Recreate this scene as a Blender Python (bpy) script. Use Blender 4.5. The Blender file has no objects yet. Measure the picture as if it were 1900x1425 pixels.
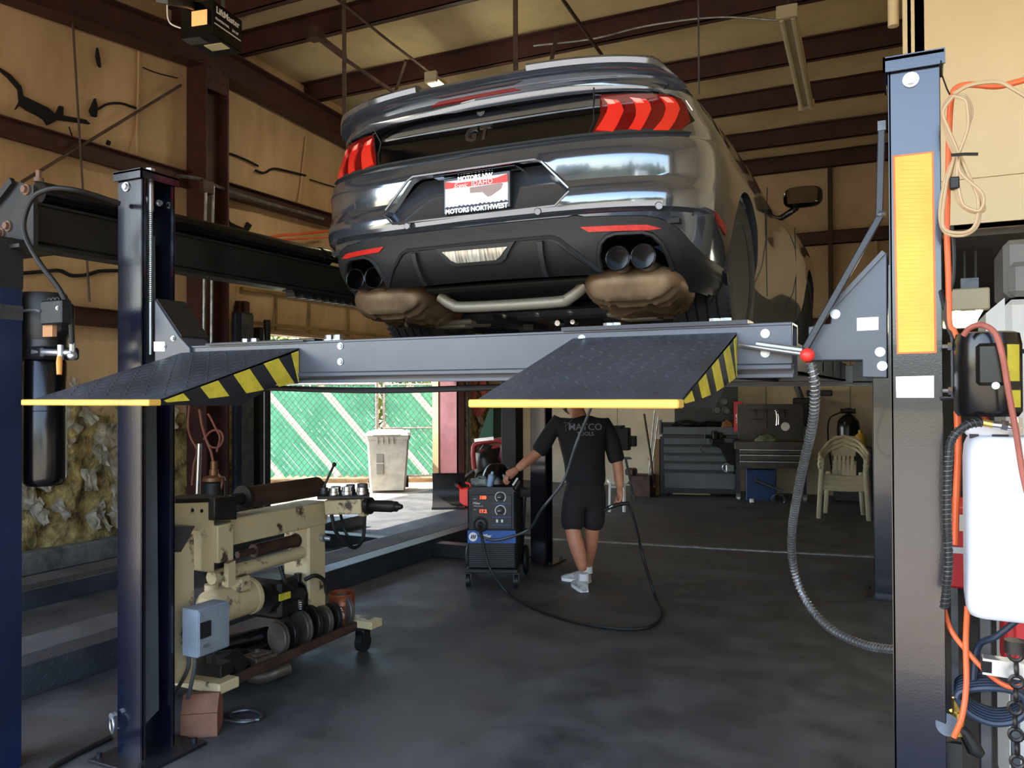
import bpy, bmesh, math, random
from mathutils import Vector, Matrix, Euler, noise
from mathutils.geometry import tessellate_polygon
random.seed(7)
sc = bpy.context.scene
COL = sc.collection
PI = math.pi
D2R = math.radians

# ------------------------------------------------------------------ camera frame
F_PX, W_PX, H_PX = 1510.0, 1900, 1425
CAM_H = 1.55
def _camframe():
    yaw, p, r = D2R(26.1), D2R(0.6), 0.0042
    R = Vector((math.cos(yaw), math.sin(yaw), 0)); F0 = Vector((-math.sin(yaw), math.cos(yaw), 0)); Z = Vector((0, 0, 1))
    F = F0*math.cos(p) + Z*math.sin(p); U = Z*math.cos(p) - F0*math.sin(p)
    return R*math.cos(r) - U*math.sin(r), U*math.cos(r) + R*math.sin(r), F
CR, CU, CF = _camframe()
def at(px, py, X=None, Y=None, Z=None):
    """the point of a plane of the place (X=, Y= or Z= constant) that was measured at a pixel of the photograph"""
    d = CF + CR*((px-950)/F_PX) - CU*((py-712.5)/F_PX)
    if X is not None: t = X/d.x
    elif Y is not None: t = Y/d.y
    else: t = (Z-CAM_H)/d.z
    return Vector((0, 0, CAM_H)) + d*t

cd = bpy.data.cameras.new('camera'); cam = bpy.data.objects.new('camera', cd); COL.objects.link(cam)
cd.sensor_width = 36; cd.lens = 36*F_PX/W_PX; cd.clip_start = .05; cd.clip_end = 400
m = Matrix((CR, CU, -CF)).transposed().to_4x4(); m.translation = (0, 0, CAM_H); cam.matrix_world = m
sc.camera = cam
sc.view_settings.view_transform = 'Standard'; sc.view_settings.look = 'None'; sc.view_settings.gamma = 1

# ------------------------------------------------------------------ materials
def lin(c):
    return tuple(((v/255)/12.92 if v/255 <= .04045 else ((v/255+.055)/1.055)**2.4) for v in c)
MATS = {}
def mat(name, rgb, rough=.6, metal=0., var=0., scale=8., bump=0., bscale=None, coat=0., spec=None, rgb2=None, emit=None, trans=0., alpha=1., stretch=None, thresh=None, rvar=0., detail=5):
    """principled material; rgb in sRGB 0-255; var / rgb2 = procedural colour variation in object space"""
    if name in MATS: return MATS[name]
    m = bpy.data.materials.new(name); m.use_nodes = True
    nt = m.node_tree; N = nt.nodes; L = nt.links
    b = N['Principled BSDF']
    c = lin(rgb)
    b.inputs['Base Color'].default_value = (*c, 1); b.inputs['Roughness'].default_value = rough; b.inputs['Metallic'].default_value = metal
    if coat: b.inputs['Coat Weight'].default_value = coat; b.inputs['Coat Roughness'].default_value = .04
    if spec is not None: b.inputs['Specular IOR Level'].default_value = spec
    if emit: b.inputs['Emission Color'].default_value = (*lin(emit[0]), 1); b.inputs['Emission Strength'].default_value = emit[1]
    if trans: b.inputs['Transmission Weight'].default_value = trans
    if alpha < 1: b.inputs['Alpha'].default_value = alpha
    if var or rgb2 or bump or rvar:
        tc = N.new('ShaderNodeTexCoord'); src = tc.outputs['Object']
        if stretch:
            mp = N.new('ShaderNodeMapping'); mp.inputs['Scale'].default_value = stretch; L.new(src, mp.inputs['Vector']); src = mp.outputs['Vector']
        nz = N.new('ShaderNodeTexNoise'); nz.inputs['Scale'].default_value = scale; nz.inputs['Detail'].default_value = detail; nz.inputs['Roughness'].default_value = .62
        L.new(src, nz.inputs['Vector'])
        if var or rgb2:
            rp = N.new('ShaderNodeValToRGB'); L.new(nz.outputs['Fac'], rp.inputs['Fac'])
            lo, hi = thresh or (.36, .66)
            rp.color_ramp.elements[0].position = lo; rp.color_ramp.elements[1].position = hi
            c2 = lin(rgb2) if rgb2 else tuple(v*(1-var) for v in c)
            c1 = c if rgb2 else tuple(min(1, v*(1+var*.6)) for v in c)
            rp.color_ramp.elements[0].color = (*c2, 1); rp.color_ramp.elements[1].color = (*c1, 1)
            L.new(rp.outputs['Color'], b.inputs['Base Color'])
        if rvar:
            mr = N.new('ShaderNodeMapRange'); mr.inputs['To Min'].default_value = max(.02, rough-rvar); mr.inputs['To Max'].default_value = min(1, rough+rvar)
            mr.inputs['From Min'].default_value = .35; mr.inputs['From Max'].default_value = .65
            L.new(nz.outputs['Fac'], mr.inputs['Value']); L.new(mr.outputs['Result'], b.inputs['Roughness'])
        if bump:
            nb = N.new('ShaderNodeTexNoise'); nb.inputs['Scale'].default_value = bscale or scale*3; nb.inputs['Detail'].default_value = 4
            L.new(src, nb.inputs['Vector'])
            bp = N.new('ShaderNodeBump'); bp.inputs['Strength'].default_value = bump; bp.inputs['Distance'].default_value = .02
            L.new(nb.outputs['Fac'], bp.inputs['Height']); L.new(bp.outputs['Normal'], b.inputs['Normal'])
    MATS[name] = m
    return m

# ------------------------------------------------------------------ mesh builder
def spline(pts, n=8, closed=False):
    """Catmull-Rom through pts"""
    pts = [Vector(p) for p in pts]
    if len(pts) < 3 and not closed: return pts
    out = []; N = len(pts)
    for i in range(N if closed else N-1):
        p0 = pts[(i-1) % N] if closed or i > 0 else pts[0]*2-pts[1]
        p1 = pts[i]; p2 = pts[(i+1) % N]
        p3 = pts[(i+2) % N] if closed or i < N-2 else pts[-1]*2-pts[-2]
        for k in range(n):
            t = k/n
            out.append(.5*((2*p1)+(p2-p0)*t+(2*p0-5*p1+4*p2-p3)*t*t+(3*p1-p0-3*p2+p3)*t**3))
    if not closed: out.append(pts[-1])
    return out
def frame_of(d):
    d = Vector(d).normalized()
    a = Vector((0, 0, 1)) if abs(d.z) < .95 else Vector((1, 0, 0))
    u = d.cross(a).normalized(); w = d.cross(u).normalized()
    return u, w
class M:
    def __init__(s): s.v = []; s.f = []; s.mi = []; s.k = 0; s.x = None
    def mat(s, k): s.k = k; return s
    def tf(s, mx): s.x = mx; return s
    def _v(s, p):
        p = Vector(p)
        if s.x is not None: p = s.x @ p
        s.v.append(p); return len(s.v)-1
    def face(s, idx): s.f.append(tuple(idx)); s.mi.append(s.k)
    def poly(s, pts): s.face([s._v(p) for p in pts]); return s
    def bx(s, x0, x1, y0, y1, z0, z1, ch=0.):
        if x0 > x1: x0, x1 = x1, x0
        if y0 > y1: y0, y1 = y1, y0
        if z0 > z1: z0, z1 = z1, z0
        ch = min(ch, .45*min(x1-x0, y1-y0, z1-z0))
        if ch <= 0:
            i = [s._v((x, y, z)) for z in (z0, z1) for y in (y0, y1) for x in (x0, x1)]
            for q in ((0, 2, 3, 1), (4, 5, 7, 6), (0, 1, 5, 4), (2, 6, 7, 3), (0, 4, 6, 2), (1, 3, 7, 5)): s.face([i[a] for a in q])
            return s
        lo = (x0, y0, z0); hi = (x1, y1, z1); V = {}
        for sx in (0, 1):
            for sy in (0, 1):
                for sz in (0, 1):
                    sg = (sx, sy, sz)
                    for ax in range(3):
                        p = [0]*3
                        for a in range(3):
                            e = hi[a] if sg[a] else lo[a]
                            p[a] = e if a == ax else (e-ch if sg[a] else e+ch)
                        V[(sx, sy, sz, ax)] = s._v(p)
        for ax in range(3):
            b, c = (ax+1) % 3, (ax+2) % 3
            for e in (0, 1):
                q = []
                for (u, w) in ((0, 0), (1, 0), (1, 1), (0, 1)):
                    g = [0]*3; g[ax] = e; g[b] = u; g[c] = w
                    q.append(V[(*g, ax)])
                s.face(q if e else q[::-1])
        for ax in range(3):
            b, c = (ax+1) % 3, (ax+2) % 3
            for u in (0, 1):
                for w in (0, 1):
                    g0 = [0]*3; g0[b] = u; g0[c] = w; g1 = list(g0); g1[ax] = 1
                    q = [V[(*g0, b)], V[(*g1, b)], V[(*g1, c)], V[(*g0, c)]]
                    s.face(q if u == w else q[::-1])
        for sx in (0, 1):
            for sy in (0, 1):
                for sz in (0, 1):
                    q = [V[(sx, sy, sz, a)] for a in range(3)]
                    s.face(q if (sx+sy+sz) % 2 else q[::-1])
        return s
    def bar(s, p0, p1, w, h, up=(0, 0, 1), ch=0.):
        """box of section w x h running from p0 to p1"""
        p0 = Vector(p0); p1 = Vector(p1); d = (p1-p0); L = d.length; d.normalize()
        up = Vector(up); sx = d.cross(up)
        if sx.length < 1e-4: sx = d.cross(Vector((0, 1, 0)))
        sx.normalize(); uz = sx.cross(d).normalized()
        mx = Matrix((sx, d, uz)).transposed().to_4x4(); mx.translation = p0
        old = s.x; s.x = mx if old is None else old @ mx
        s.bx(-w/2, w/2, 0, L, -h/2, h/2, ch); s.x = old
        return s
    def cyl(s, p0, p1, r0, r1=None, n=16, caps=True):
        r1 = r0 if r1 is None else r1
        p0 = Vector(p0); p1 = Vector(p1); u, w = frame_of(p1-p0)
        A = [s._v(p0+(u*math.cos(2*PI*i/n)+w*math.sin(2*PI*i/n))*r0) for i in range(n)]
        B = [s._v(p1+(u*math.cos(2*PI*i/n)+w*math.sin(2*PI*i/n))*r1) for i in range(n)]
        for i in range(n): s.face((A[i], A[(i+1) % n], B[(i+1) % n], B[i]))
        if caps: s.face(A[::-1]); s.face(B)
        return s
    def pipe(s, p0, p1, r, ri, n=20):
        """hollow tube"""
        p0 = Vector(p0); p1 = Vector(p1); u, w = frame_of(p1-p0)
        def ring(p, rr): return [s._v(p+(u*math.cos(2*PI*i/n)+w*math.sin(2*PI*i/n))*rr) for i in range(n)]
        a, b, c, d = ring(p0, r), ring(p1, r), ring(p1, ri), ring(p0, ri)
        for q0, q1 in ((a, b), (b, c), (c, d), (d, a)):
            for i in range(n): s.face((q0[i], q0[(i+1) % n], q1[(i+1) % n], q1[i]))
        return s
    def lathe(s, prof, o=(0, 0, 0), d=(0, 0, 1), n=24):
        """profile [(r, h)] spun about axis d at o"""
        o = Vector(o); d = Vector(d).normalized(); u, w = frame_of(d); rings = []
        for r, h in prof:
            if r < 1e-5: rings.append([s._v(o+d*h)])
            else: rings.append([s._v(o+d*h+(u*math.cos(2*PI*i/n)+w*math.sin(2*PI*i/n))*r) for i in range(n)])
        for a, b in zip(rings, rings[1:]):
            for i in range(n):
                j = (i+1) % n
                if len(a) == 1 and len(b) > 1: s.face((a[0], b[j], b[i]))
                elif len(b) == 1 and len(a) > 1: s.face((a[i], a[j], b[0]))
                elif len(a) > 1: s.face((a[i], a[j], b[j], b[i]))
        if len(rings[0]) > 1: s.face(rings[0][::-1])
        if len(rings[-1]) > 1: s.face(rings[-1])
        return s
    def tube(s, pts, r, n=8, closed=False, rr=None):
        """round tube along a polyline; rr = optional list of radii"""
        pts = [Vector(p) for p in pts]; N = len(pts); rings = []
        t = (pts[1]-pts[0]).normalized(); u, w = frame_of(t)
        for i, p in enumerate(pts):
            a = pts[i-1] if i > 0 else (pts[-1] if closed else pts[0]); b = pts[i+1] if i < N-1 else (pts[0] if closed else pts[-1])
            t2 = (b-a)
            if t2.length < 1e-9: t2 = t
            t2 = t2.normalized(); u = (u-t2*u.dot(t2)); u = u.normalized() if u.length > 1e-6 else frame_of(t2)[0]; w = t2.cross(u); t = t2
            q = rr[i] if rr else r
            rings.append([s._v(p+(u*math.cos(2*PI*k/n)+w*math.sin(2*PI*k/n))*q) for k in range(n)])
        for i in range(N if closed else N-1):
            a = rings[i]; b = rings[(i+1) % N]
            for k in range(n): s.face((a[k], a[(k+1) % n], b[(k+1) % n], b[k]))
        if not closed: s.face(rings[0][::-1]); s.face(rings[-1])
        return s
    def ball(s, c, r, n=14, m_=8):
        c = Vector(c); r = (r, r, r) if not hasattr(r, '__len__') else r
        top = s._v(c+Vector((0, 0, r[2]))); bot = s._v(c-Vector((0, 0, r[2]))); rings = []
        for j in range(1, m_):
            a = PI*j/m_
            rings.append([s._v(c+Vector((r[0]*math.sin(a)*math.cos(2*PI*i/n), r[1]*math.sin(a)*math.sin(2*PI*i/n), r[2]*math.cos(a)))) for i in range(n)])
        for i in range(n):
            j = (i+1) % n
            s.face((top, rings[0][i], rings[0][j])); s.face((bot, rings[-1][j], rings[-1][i]))
            for a, b in zip(rings, rings[1:]): s.face((a[i], b[i], b[j], a[j]))
        return s
    def torus(s, c, d, R, r, n=28, k=8):
        u, w = frame_of(d); c = Vector(c)
        return s.tube([c+(u*math.cos(2*PI*i/n)+w*math.sin(2*PI*i/n))*R for i in range(n)], r, k, True)
    def prism(s, poly, axis, a, b):
        """2-D polygon extruded along axis 'x' (poly=(y,z)), 'y' (poly=(x,z)) or 'z' (poly=(x,y))"""
        def pt(p, h): return {'x': (h, p[0], p[1]), 'y': (p[0], h, p[1]), 'z': (p[0], p[1], h)}[axis]
        A = [s._v(pt(p, a)) for p in poly]; B = [s._v(pt(p, b)) for p in poly]; n = len(poly)
        for i in range(n): s.face((A[i], A[(i+1) % n], B[(i+1) % n], B[i]))
        tri = tessellate_polygon([[Vector((p[0], p[1], 0)) for p in poly]])
        for t in tri: s.face([A[i] for i in t]); s.face([B[i] for i in t][::-1])
        return s
    def grid(s, rows, closed_u=False, closed_v=False):
        """skin a grid of points rows[j][i]"""
        I = [[s._v(p) for p in r] for r in rows]; nj = len(I); ni = len(I[0])
        for j in range(nj if closed_v else nj-1):
            for i in range(ni if closed_u else ni-1):
                s.face((I[j][i], I[j][(i+1) % ni], I[(j+1) % nj][(i+1) % ni], I[(j+1) % nj][i]))
        return I
    def bolt(s, p, d, r=.012, h=.01, n=6):
        p = Vector(p); d = Vector(d).normalized()
        s.cyl(p, p+d*h*.35, r*1.45, n=14); s.cyl(p+d*h*.3, p+d*h, r, n=n)
        return s
    def each(s, name, mats, parent, fs, **k):
        for f in fs:
            q = M(); f(q); q.build(name, mats, parent, **k)
    def build(s, name, mats, parent=None, smooth=35, bevel=0, world=True, recalc=True, kind=None, label=None, sub=0):
        if not isinstance(mats, (list, tuple)): mats = [mats]
        o0 = Vector((0, 0, 0))
        root = parent
        while root is not None and root.parent is not None: root = root.parent
        if root is not None and world and root.name not in LOCAL: o0 = root.location
        me = bpy.data.meshes.new(name); me.from_pydata([v-o0 for v in s.v], [], s.f)
        for q in mats: me.materials.append(q)
        me.polygons.foreach_set('material_index', s.mi)
        if recalc:
            bm = bmesh.new(); bm.from_mesh(me); bmesh.ops.recalc_face_normals(bm, faces=bm.faces); bm.to_mesh(me); bm.free()
        me.update()
        if smooth:
            me.polygons.foreach_set('use_smooth', [True]*len(me.polygons)); me.set_sharp_from_angle(angle=D2R(smooth))
        ob = bpy.data.objects.new(name, me); COL.objects.link(ob)
        if parent is not None: ob.parent = parent
        if bevel:
            bv = ob.modifiers.new('bevel', 'BEVEL'); bv.width = bevel; bv.segments = 2; bv.limit_method = 'ANGLE'; bv.angle_limit = D2R(50)
        if sub:
            sb = ob.modifiers.new('sub', 'SUBSURF'); sb.levels = sub; sb.render_levels = sub
        if kind: ob['kind'] = kind
        if label: ob['label'] = label
        return ob
LOCAL = set()
def thing(name, label, cat, loc=(0, 0, 0), rotz=0, group=None, local=False, rot=None):
    o = bpy.data.objects.new(name, None); COL.objects.link(o); o.empty_display_size = .1
    o.location = loc; o.rotation_euler = rot if rot else (0, 0, rotz)
    o['label'] = label; o['category'] = cat
    if group: o['group'] = group
    if local or rotz or rot: LOCAL.add(o.name)
    return o
def tag(o, label, cat, group=None):
    o['label'] = label; o['category'] = cat
    if group: o['group'] = group
    return o
def struct(name, mb, mats, parent=None, **kw):
    return mb.build(name, mats, parent, kind='structure', **kw)
def copy_tree(o, parent=None):
    c = o.copy(); COL.objects.link(c); c.parent = parent
    if parent is None and o.name in LOCAL: LOCAL.add(c.name)
    for ch in list(o.children): copy_tree(ch, c)
    return c
def text_mesh(s, size, depth=.001, align='CENTER', shear=0, bold=0., spacing=1.):
    """lettering as a mesh in the XY plane, centred"""
    cu = bpy.data.curves.new('t', 'FONT'); cu.body = s; cu.size = size; cu.extrude = depth; cu.align_x = align; cu.align_y = 'CENTER'; cu.shear = shear; cu.offset = bold; cu.space_character = spacing
    cu.resolution_u = 2
    ob = bpy.data.objects.new('t', cu); COL.objects.link(ob)
    dg = bpy.context.evaluated_depsgraph_get(); me = bpy.data.meshes.new_from_object(ob.evaluated_get(dg))
    bpy.data.objects.remove(ob); bpy.data.curves.remove(cu)
    return me
def lettering(name, items, mats, parent, mx):
    """items: (string, size, x, y, kwargs, matindex) laid out on the plane of matrix mx (local to the thing) -> one mesh"""
    b = M()
    for st, size, x, y, kw, k in items:
        me = text_mesh(st, size, **kw); base = len(b.v)
        for v in me.vertices: b.v.append(mx @ (v.co+Vector((x, y, 0))))
        for p in me.polygons: b.f.append(tuple(base+i for i in p.vertices)); b.mi.append(k)
        bpy.data.meshes.remove(me)
    return b.build(name, mats, parent, smooth=0, world=False, recalc=False)
def plane_mx(o, xdir, ydir):
    x = Vector(xdir).normalized(); y = Vector(ydir); y = (y-x*y.dot(x)).normalized(); z = x.cross(y)
    mx = Matrix((x, y, z)).transposed().to_4x4(); mx.translation = Vector(o); return mx
def evaluated(ob):
    dg = bpy.context.evaluated_depsgraph_get(); dg.update()
    me = bpy.data.meshes.new_from_object(ob.evaluated_get(dg), depsgraph=dg)
    ob.modifiers.clear(); old = ob.data; ob.data = me; bpy.data.meshes.remove(old)
def cut(ob, cutters):
    """subtract the cutter meshes from ob for good"""
    for c in cutters:
        md = ob.modifiers.new('cut', 'BOOLEAN'); md.operation = 'DIFFERENCE'; md.solver = 'EXACT'; md.object = c
        evaluated(ob)
    for c in cutters:
        me = c.data; bpy.data.objects.remove(c); bpy.data.meshes.remove(me)
# ================================================================== light
w = bpy.data.worlds.new('sky'); sc.world = w; w.use_nodes = True
N = w.node_tree.nodes; L = w.node_tree.links
sky = N.new('ShaderNodeTexSky'); sky.sky_type = 'NISHITA'; sky.sun_disc = False
sky.sun_elevation = D2R(52); sky.sun_rotation = D2R(230); sky.air_density = 1.1; sky.dust_density = 1.5
L.new(sky.outputs['Color'], N['Background'].inputs['Color']); N['Background'].inputs['Strength'].default_value = .33
SUN_FROM = Vector((-.76, -.24, 1.04))
sd = bpy.data.lights.new('sun', 'SUN'); sd.energy = 7.0; sd.angle = D2R(.6); sd.color = (1, .93, .82)
so = bpy.data.objects.new('sun', sd); COL.objects.link(so); so.rotation_euler = (-SUN_FROM).to_track_quat('-Z', 'Y').to_euler()
sc.view_settings.exposure = 1.75

# ================================================================== setting
m_floor = mat('shop_floor_concrete', (82, 82, 82), .58, var=.0, rgb2=(58, 58, 59), scale=3.2, bump=.06, bscale=60, thresh=(.34, .66), rvar=.14, detail=9)
m_slab = mat('outside_slab', (176, 165, 148), .9, rgb2=(140, 130, 115), scale=2.)
m_street = mat('street_asphalt', (160, 150, 134), .9, rgb2=(140, 132, 118), scale=.7)
m_lawn = mat('dry_lawn', (184, 168, 120), 1, rgb2=(150, 140, 88), scale=.15)
m_ins = mat('insulation_vinyl', (206, 174, 134), .55, rgb2=(178, 145, 106), scale=1.1, bump=.5, bscale=2.2, stretch=(1, 1.7, .45))
m_insr = mat('insulation_vinyl_roof', (206, 188, 144), .55, rgb2=(184, 166, 124), scale=1.4, bump=.55, bscale=1.6)
m_insf = mat('insulation_vinyl_far', (196, 172, 134), .6, rgb2=(174, 150, 114), scale=1.2, bump=.35, bscale=1.5)
m_red = mat('red_oxide_steel', (72, 36, 30), .6, rgb2=(54, 27, 23), scale=5)
m_jamb = mat('faded_red_steel', (128, 82, 86), .6, rgb2=(110, 66, 70), scale=5)
m_white = mat('cream_painted_board', (232, 214, 178), .7, rgb2=(224, 205, 168), scale=1.5)
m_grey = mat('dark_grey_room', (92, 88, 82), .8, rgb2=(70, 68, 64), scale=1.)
m_curb = mat('concrete_curb', (122, 122, 118), .9, rgb2=(78, 78, 76), scale=6, bump=.3)
m_dark = mat('black_gap', (14, 12, 10), .9)
m_wool = mat('torn_insulation_wool', (204, 182, 118), 1, rgb2=(92, 74, 44), scale=7, bump=1, bscale=30)
m_foil = mat('torn_vinyl_scraps', (196, 188, 170), .5, rgb2=(120, 110, 92), scale=7, bump=.6, bscale=18)
m_galv = mat('galvanised_steel', (170, 172, 172), .4, .8, rgb2=(120, 122, 122), scale=12)
m_dirt = mat('dirt_verge', (150, 122, 84), 1, rgb2=(96, 78, 52), scale=3)

XW, YF = -6.9, 13.1          # left wall plane, far wall plane
b = M(); b.bx(XW, 4.2, -.2, YF, -.12, 0); struct('floor', b, m_floor)
b = M(); b.bx(-60, 60, -14, -.2, -.3, -.02); b.bx(-60, XW, -.2, 60, -.3, -.02); struct('ground', b, m_slab)
b = M(); b.bx(-60, 60, -26, -14, -.3, -.03); struct('street', b, m_street)
b = M(); b.bx(-90, 90, -120, -26, -.3, -.02); struct('lawn', b, m_lawn)
# steel strip let into the floor
p0, p1 = at(800, 989, Z=0), at(1660, 1036, Z=0)
b = M(); b.bar(p0+Vector((0, 0, .004)), p1+Vector((0, 0, .004)), .055, .016, ch=.004); struct('floor_trim', b, m_galv)

def zr(y, base=5.33):        # underside of the purlins along the roof slope
    return base-.065*(y-6.3) if y > 6.3 else base-.088*(6.3-y)
# roof skin and purlins
b = M()
ys = [-1.0, 1.5, 4.0, 6.3, 8.5, 10.7, YF+.1]
rows_lo = []; 
nx = 40
rows = []
for y in [(-1.0+i*(YF+1.1)/60) for i in range(61)]:
    r = []
    for i in range(nx+1):
        x = XW-.2+(4.6-XW)*i/nx
        r.append((x, y, zr(y)+.235+.03*noise.noise(Vector((x*1.3, y*1.3, 3)))))
    rows.append(r)
b.grid(rows)
rows2 = [[(p[0], p[1], p[2]+.15) for p in r] for r in rows]
b.grid(rows2)
struct('ceiling', b, m_insr, recalc=False)
PY = [12.95, 11.8, 10.45, 9.3, 8.05, 6.75, 6.0, 4.85, 3.65, 2.4, 1.2, 0.0]
for i, y in enumerate(PY):
    b = M(); z = zr(y)
    b.bx(XW+.05, .02, y-.006, y+.006, z, z+.23); b.bx(XW+.05, .02, y-.006, y+.07, z, z+.008); b.bx(XW+.05, .02, y-.07, y+.006, z+.222, z+.23)
    b.bx(XW+.05, .02, y+.062, y+.07, z, z+.025)
    struct('trim_%d' % (i+1), b, m_red)
# rafters along the left wall (I section), two slopes
def ibeam(b, p0, p1, w, h, t=.014):
    p0 = Vector(p0); p1 = Vector(p1)
    b.bar(p0+Vector((0, 0, t/2)), p1+Vector((0, 0, t/2)), w, t); b.bar(p0+Vector((0, 0, h-t/2)), p1+Vector((0, 0, h-t/2)), w, t)
    b.bar(p0+Vector((0, 0, h/2)), p1+Vector((0, 0, h/2)), t, h)
b = M(); xr = XW+.2
ibeam(b, (xr, 6.33, zr(6.33)-.34), (xr, YF-.1, zr(YF-.1)-.30), .22, .30)
ibeam(b, (xr, -.1, zr(-.1)-.32), (xr, 6.33, zr(6.33)-.32), .22, .30)
struct('beam_left', b, m_red)
# columns on the left wall
b = M()
for y in (6.2, 6.5): b.bx(XW+.05, XW+.33, y-.01, y+.01, 0, 5.05)
b.bx(XW+.18, XW+.2, 6.2, 6.5, 0, 5.05)
b.bx(XW+.30, XW+.325, 6.2, 6.5, 4.75, 5.05)
for dy in (.06, .24):
    for dz in (.08, .2): b.bolt((XW+.325, 6.2+dy, 4.78+dz), (1, 0, 0), .014, .016)
struct('column_left', b, m_red)
YO0, YO1, ZO = 7.05, 11.5, 2.28     # side door opening in the left wall
b = M()
for y in (YO1, YO1+.22): b.bx(XW-.05, XW+.28, y, y+.02, 0, 3.9)
b.bx(XW+.26, XW+.28, YO1, YO1+.24, 0, 3.9)
struct('door_1', b, m_jamb)
b = M(); b.bx(XW+.28, XW+.30, YO1+.27, YO1+.31, 0, 3.2); b.bx(XW+.28, XW+.30, YO1+.36, YO1+.385, 0, 3.2); struct('trim_40', b, m_galv)
b = M(); b.bx(XW-.06, XW+.1, YO0-.16, YO0, 0, 2.6); b.bx(XW+.1, XW+.14, YO0-.12, YO0-.06, 0, 2.6); struct('trim_41', b, m_red)

# left wall skin: wrinkled vinyl over insulation, torn open low down
def wall_skin(y0, y1, z0, z1, amp=.02, step=.07, seed=0, lump=0):
    rows = []
    nz = max(2, int((z1-z0)/step)); ny = max(2, int((y1-y0)/step))
    for j in range(nz+1):
        z = z0+(z1-z0)*j/nz; r = []
        for i in range(ny+1):
            y = y0+(y1-y0)*i/ny
            d = amp*noise.noise(Vector((y*1.1, z*.5, seed)))+amp*.5*noise.noise(Vector((y*4, z*1.2, seed+4)))
            seam = abs(((y-5.75+6) % 1.2)-.6); d += .016*max(0, 1-abs(seam-.6)/.03)      # folded seams
            for zg in (2.26, 3.8): d -= .05*math.exp(-((z-zg)/.22)**2)
            if lump: d += lump*(noise.fractal(Vector((y*4, z*4, seed)), 1, 2, 4))
            r.append((XW+.04+d, y, z))
        rows.append(r)
    return rows
b = M(); b.grid(wall_skin(-.2, YO0-.15, 1.35, 5.9)); b.grid(wall_skin(YO0-.15, YO1+.1, ZO, 5.9, seed=2)); b.grid(wall_skin(YO1+.1, YF, 1.9, 5.9, seed=5))
b.bx(XW-.2, XW-.09, -.2, YO0-.15, 0, 6.2); b.bx(XW-.2, XW-.09, YO0-.15, YO1, ZO, 6.2); b.bx(XW-.2, XW-.09, YO1, YF, 0, 6.2)
b.bx(XW-.14, XW+.06, YO0-.15, YO1, ZO-.02, ZO+.03)
wl = struct('wall_left', b, m_ins)
# torn lower band with hanging wool and vinyl scraps
b = M(); b.grid(wall_skin(-.2, YO0-.15, .2, 1.5, .04, .045, 9, .06)); b.grid(wall_skin(YO1+.2, YF, .1, 2.0, .05, .05, 12, .05))
b.build('torn_insulation', m_wool, wl, kind='stuff')
b = M(); rnd = random.Random(3)
def scrap(y, z, s, dx=.06):
    """a torn sheet hanging from the wall: ragged outline, curled free end"""
    a_ = rnd.gauss(0, .5); cu = rnd.uniform(.1, .8); nv, nu = 7, 6; asp = rnd.uniform(.5, 1.1); sd = rnd.random()*50
    rows = []
    for j in range(nv+1):
        v = j/nv; r = []
        half = asp*(1-.35*v)*(1+.5*noise.noise(Vector((sd, v*3, 0))))*.5
        for i in range(nu+1):
            u = (i/nu-.5)*2
            yy = u*half+.2*noise.noise(Vector((sd+9, v*2.5, u))); zz = -v-.18*noise.noise(Vector((sd+5, u*3, v)))*v
            xx = cu*v*v*.5+.16*noise.noise(Vector((u*2+sd, v*3, 7)))+.06
            r.append((XW+dx+xx*s, y+(yy*math.cos(a_)-zz*math.sin(a_))*s, z+(yy*math.sin(a_)+zz*math.cos(a_)+.5)*s))
        rows.append(r)
    b.grid(rows); b.grid([[(p[0]-.004, p[1], p[2]) for p in r] for r in rows])
for i in range(40): scrap(rnd.uniform(3.9, 6.0), rnd.uniform(.75, 1.6), rnd.uniform(.1, .34))
for i in range(16): scrap(rnd.uniform(4.0, 6.0), rnd.uniform(1.3, 1.75), rnd.uniform(.06, .16), .03)
for i in range(14): scrap(rnd.uniform(4.2, 5.9), rnd.uniform(.3, .6), rnd.uniform(.1, .22))
for i in range(26): scrap(rnd.uniform(YO1+.35, YF-.1), rnd.uniform(.4, 2.0), rnd.uniform(.1, .3))
b.build('vinyl_scraps', m_foil, wl, kind='stuff')
# rips in the vinyl (dark openings with curled lips)
def rip(b, poly, k=0):
    pts = [at(px, py, X=XW+.075) for px, py in poly]
    tri = tessellate_polygon([[Vector((p.y, p.z, 0)) for p in pts]])
    i = [b._v(p) for p in pts]; j = [b._v(p-Vector((.03, 0, 0))) for p in pts]; n = len(pts)
    for t in tri: b.face([i[q] for q in t])
    for q in range(n): b.face((i[q], i[(q+1) % n], j[(q+1) % n], j[q]))
b = M()
rip(b, [(0, 125), (20, 138), (40, 160), (44, 178), (70, 190), (90, 200), (105, 213), (112, 196), (118, 198), (118, 214), (160, 222), (168, 230), (140, 226), (108, 222), (90, 232), (84, 222), (68, 212), (52, 204), (38, 194), (30, 203), (38, 188), (36, 166), (18, 145), (0, 130)])
rip(b, [(178, 182), (182, 200), (180, 217), (172, 215), (168, 204)])
rip(b, [(182, 88), (186, 108), (188, 125), (184, 120), (180, 104)])
for line, wd in (([(181, 203), (200, 193), (225, 192), (252, 201)], .012), ([(385, 277), (420, 283), (455, 296), (479, 308)], .012), ([(474, 316), (490, 321), (507, 313), (535, 318), (567, 326)], .014), ([(575, 333), (600, 341), (640, 352)], .008), ([(40, 507), (80, 504), (110, 502), (132, 511), (160, 510), (185, 503), (222, 502)], .018), ([(128, 235), (138, 265)], .006), ([(200, 268), (202, 262)], .02), ([(265, 125), (290, 135), (330, 145)], .006)):
    pts = [at(*q, X=XW+.07) for q in line]
    b.tube(spline(pts, 6), wd, 6)
rip(b, [(422, 400), (428, 412), (440, 418), (456, 424), (460, 412), (468, 418), (462, 428), (444, 430), (430, 422)])
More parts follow.
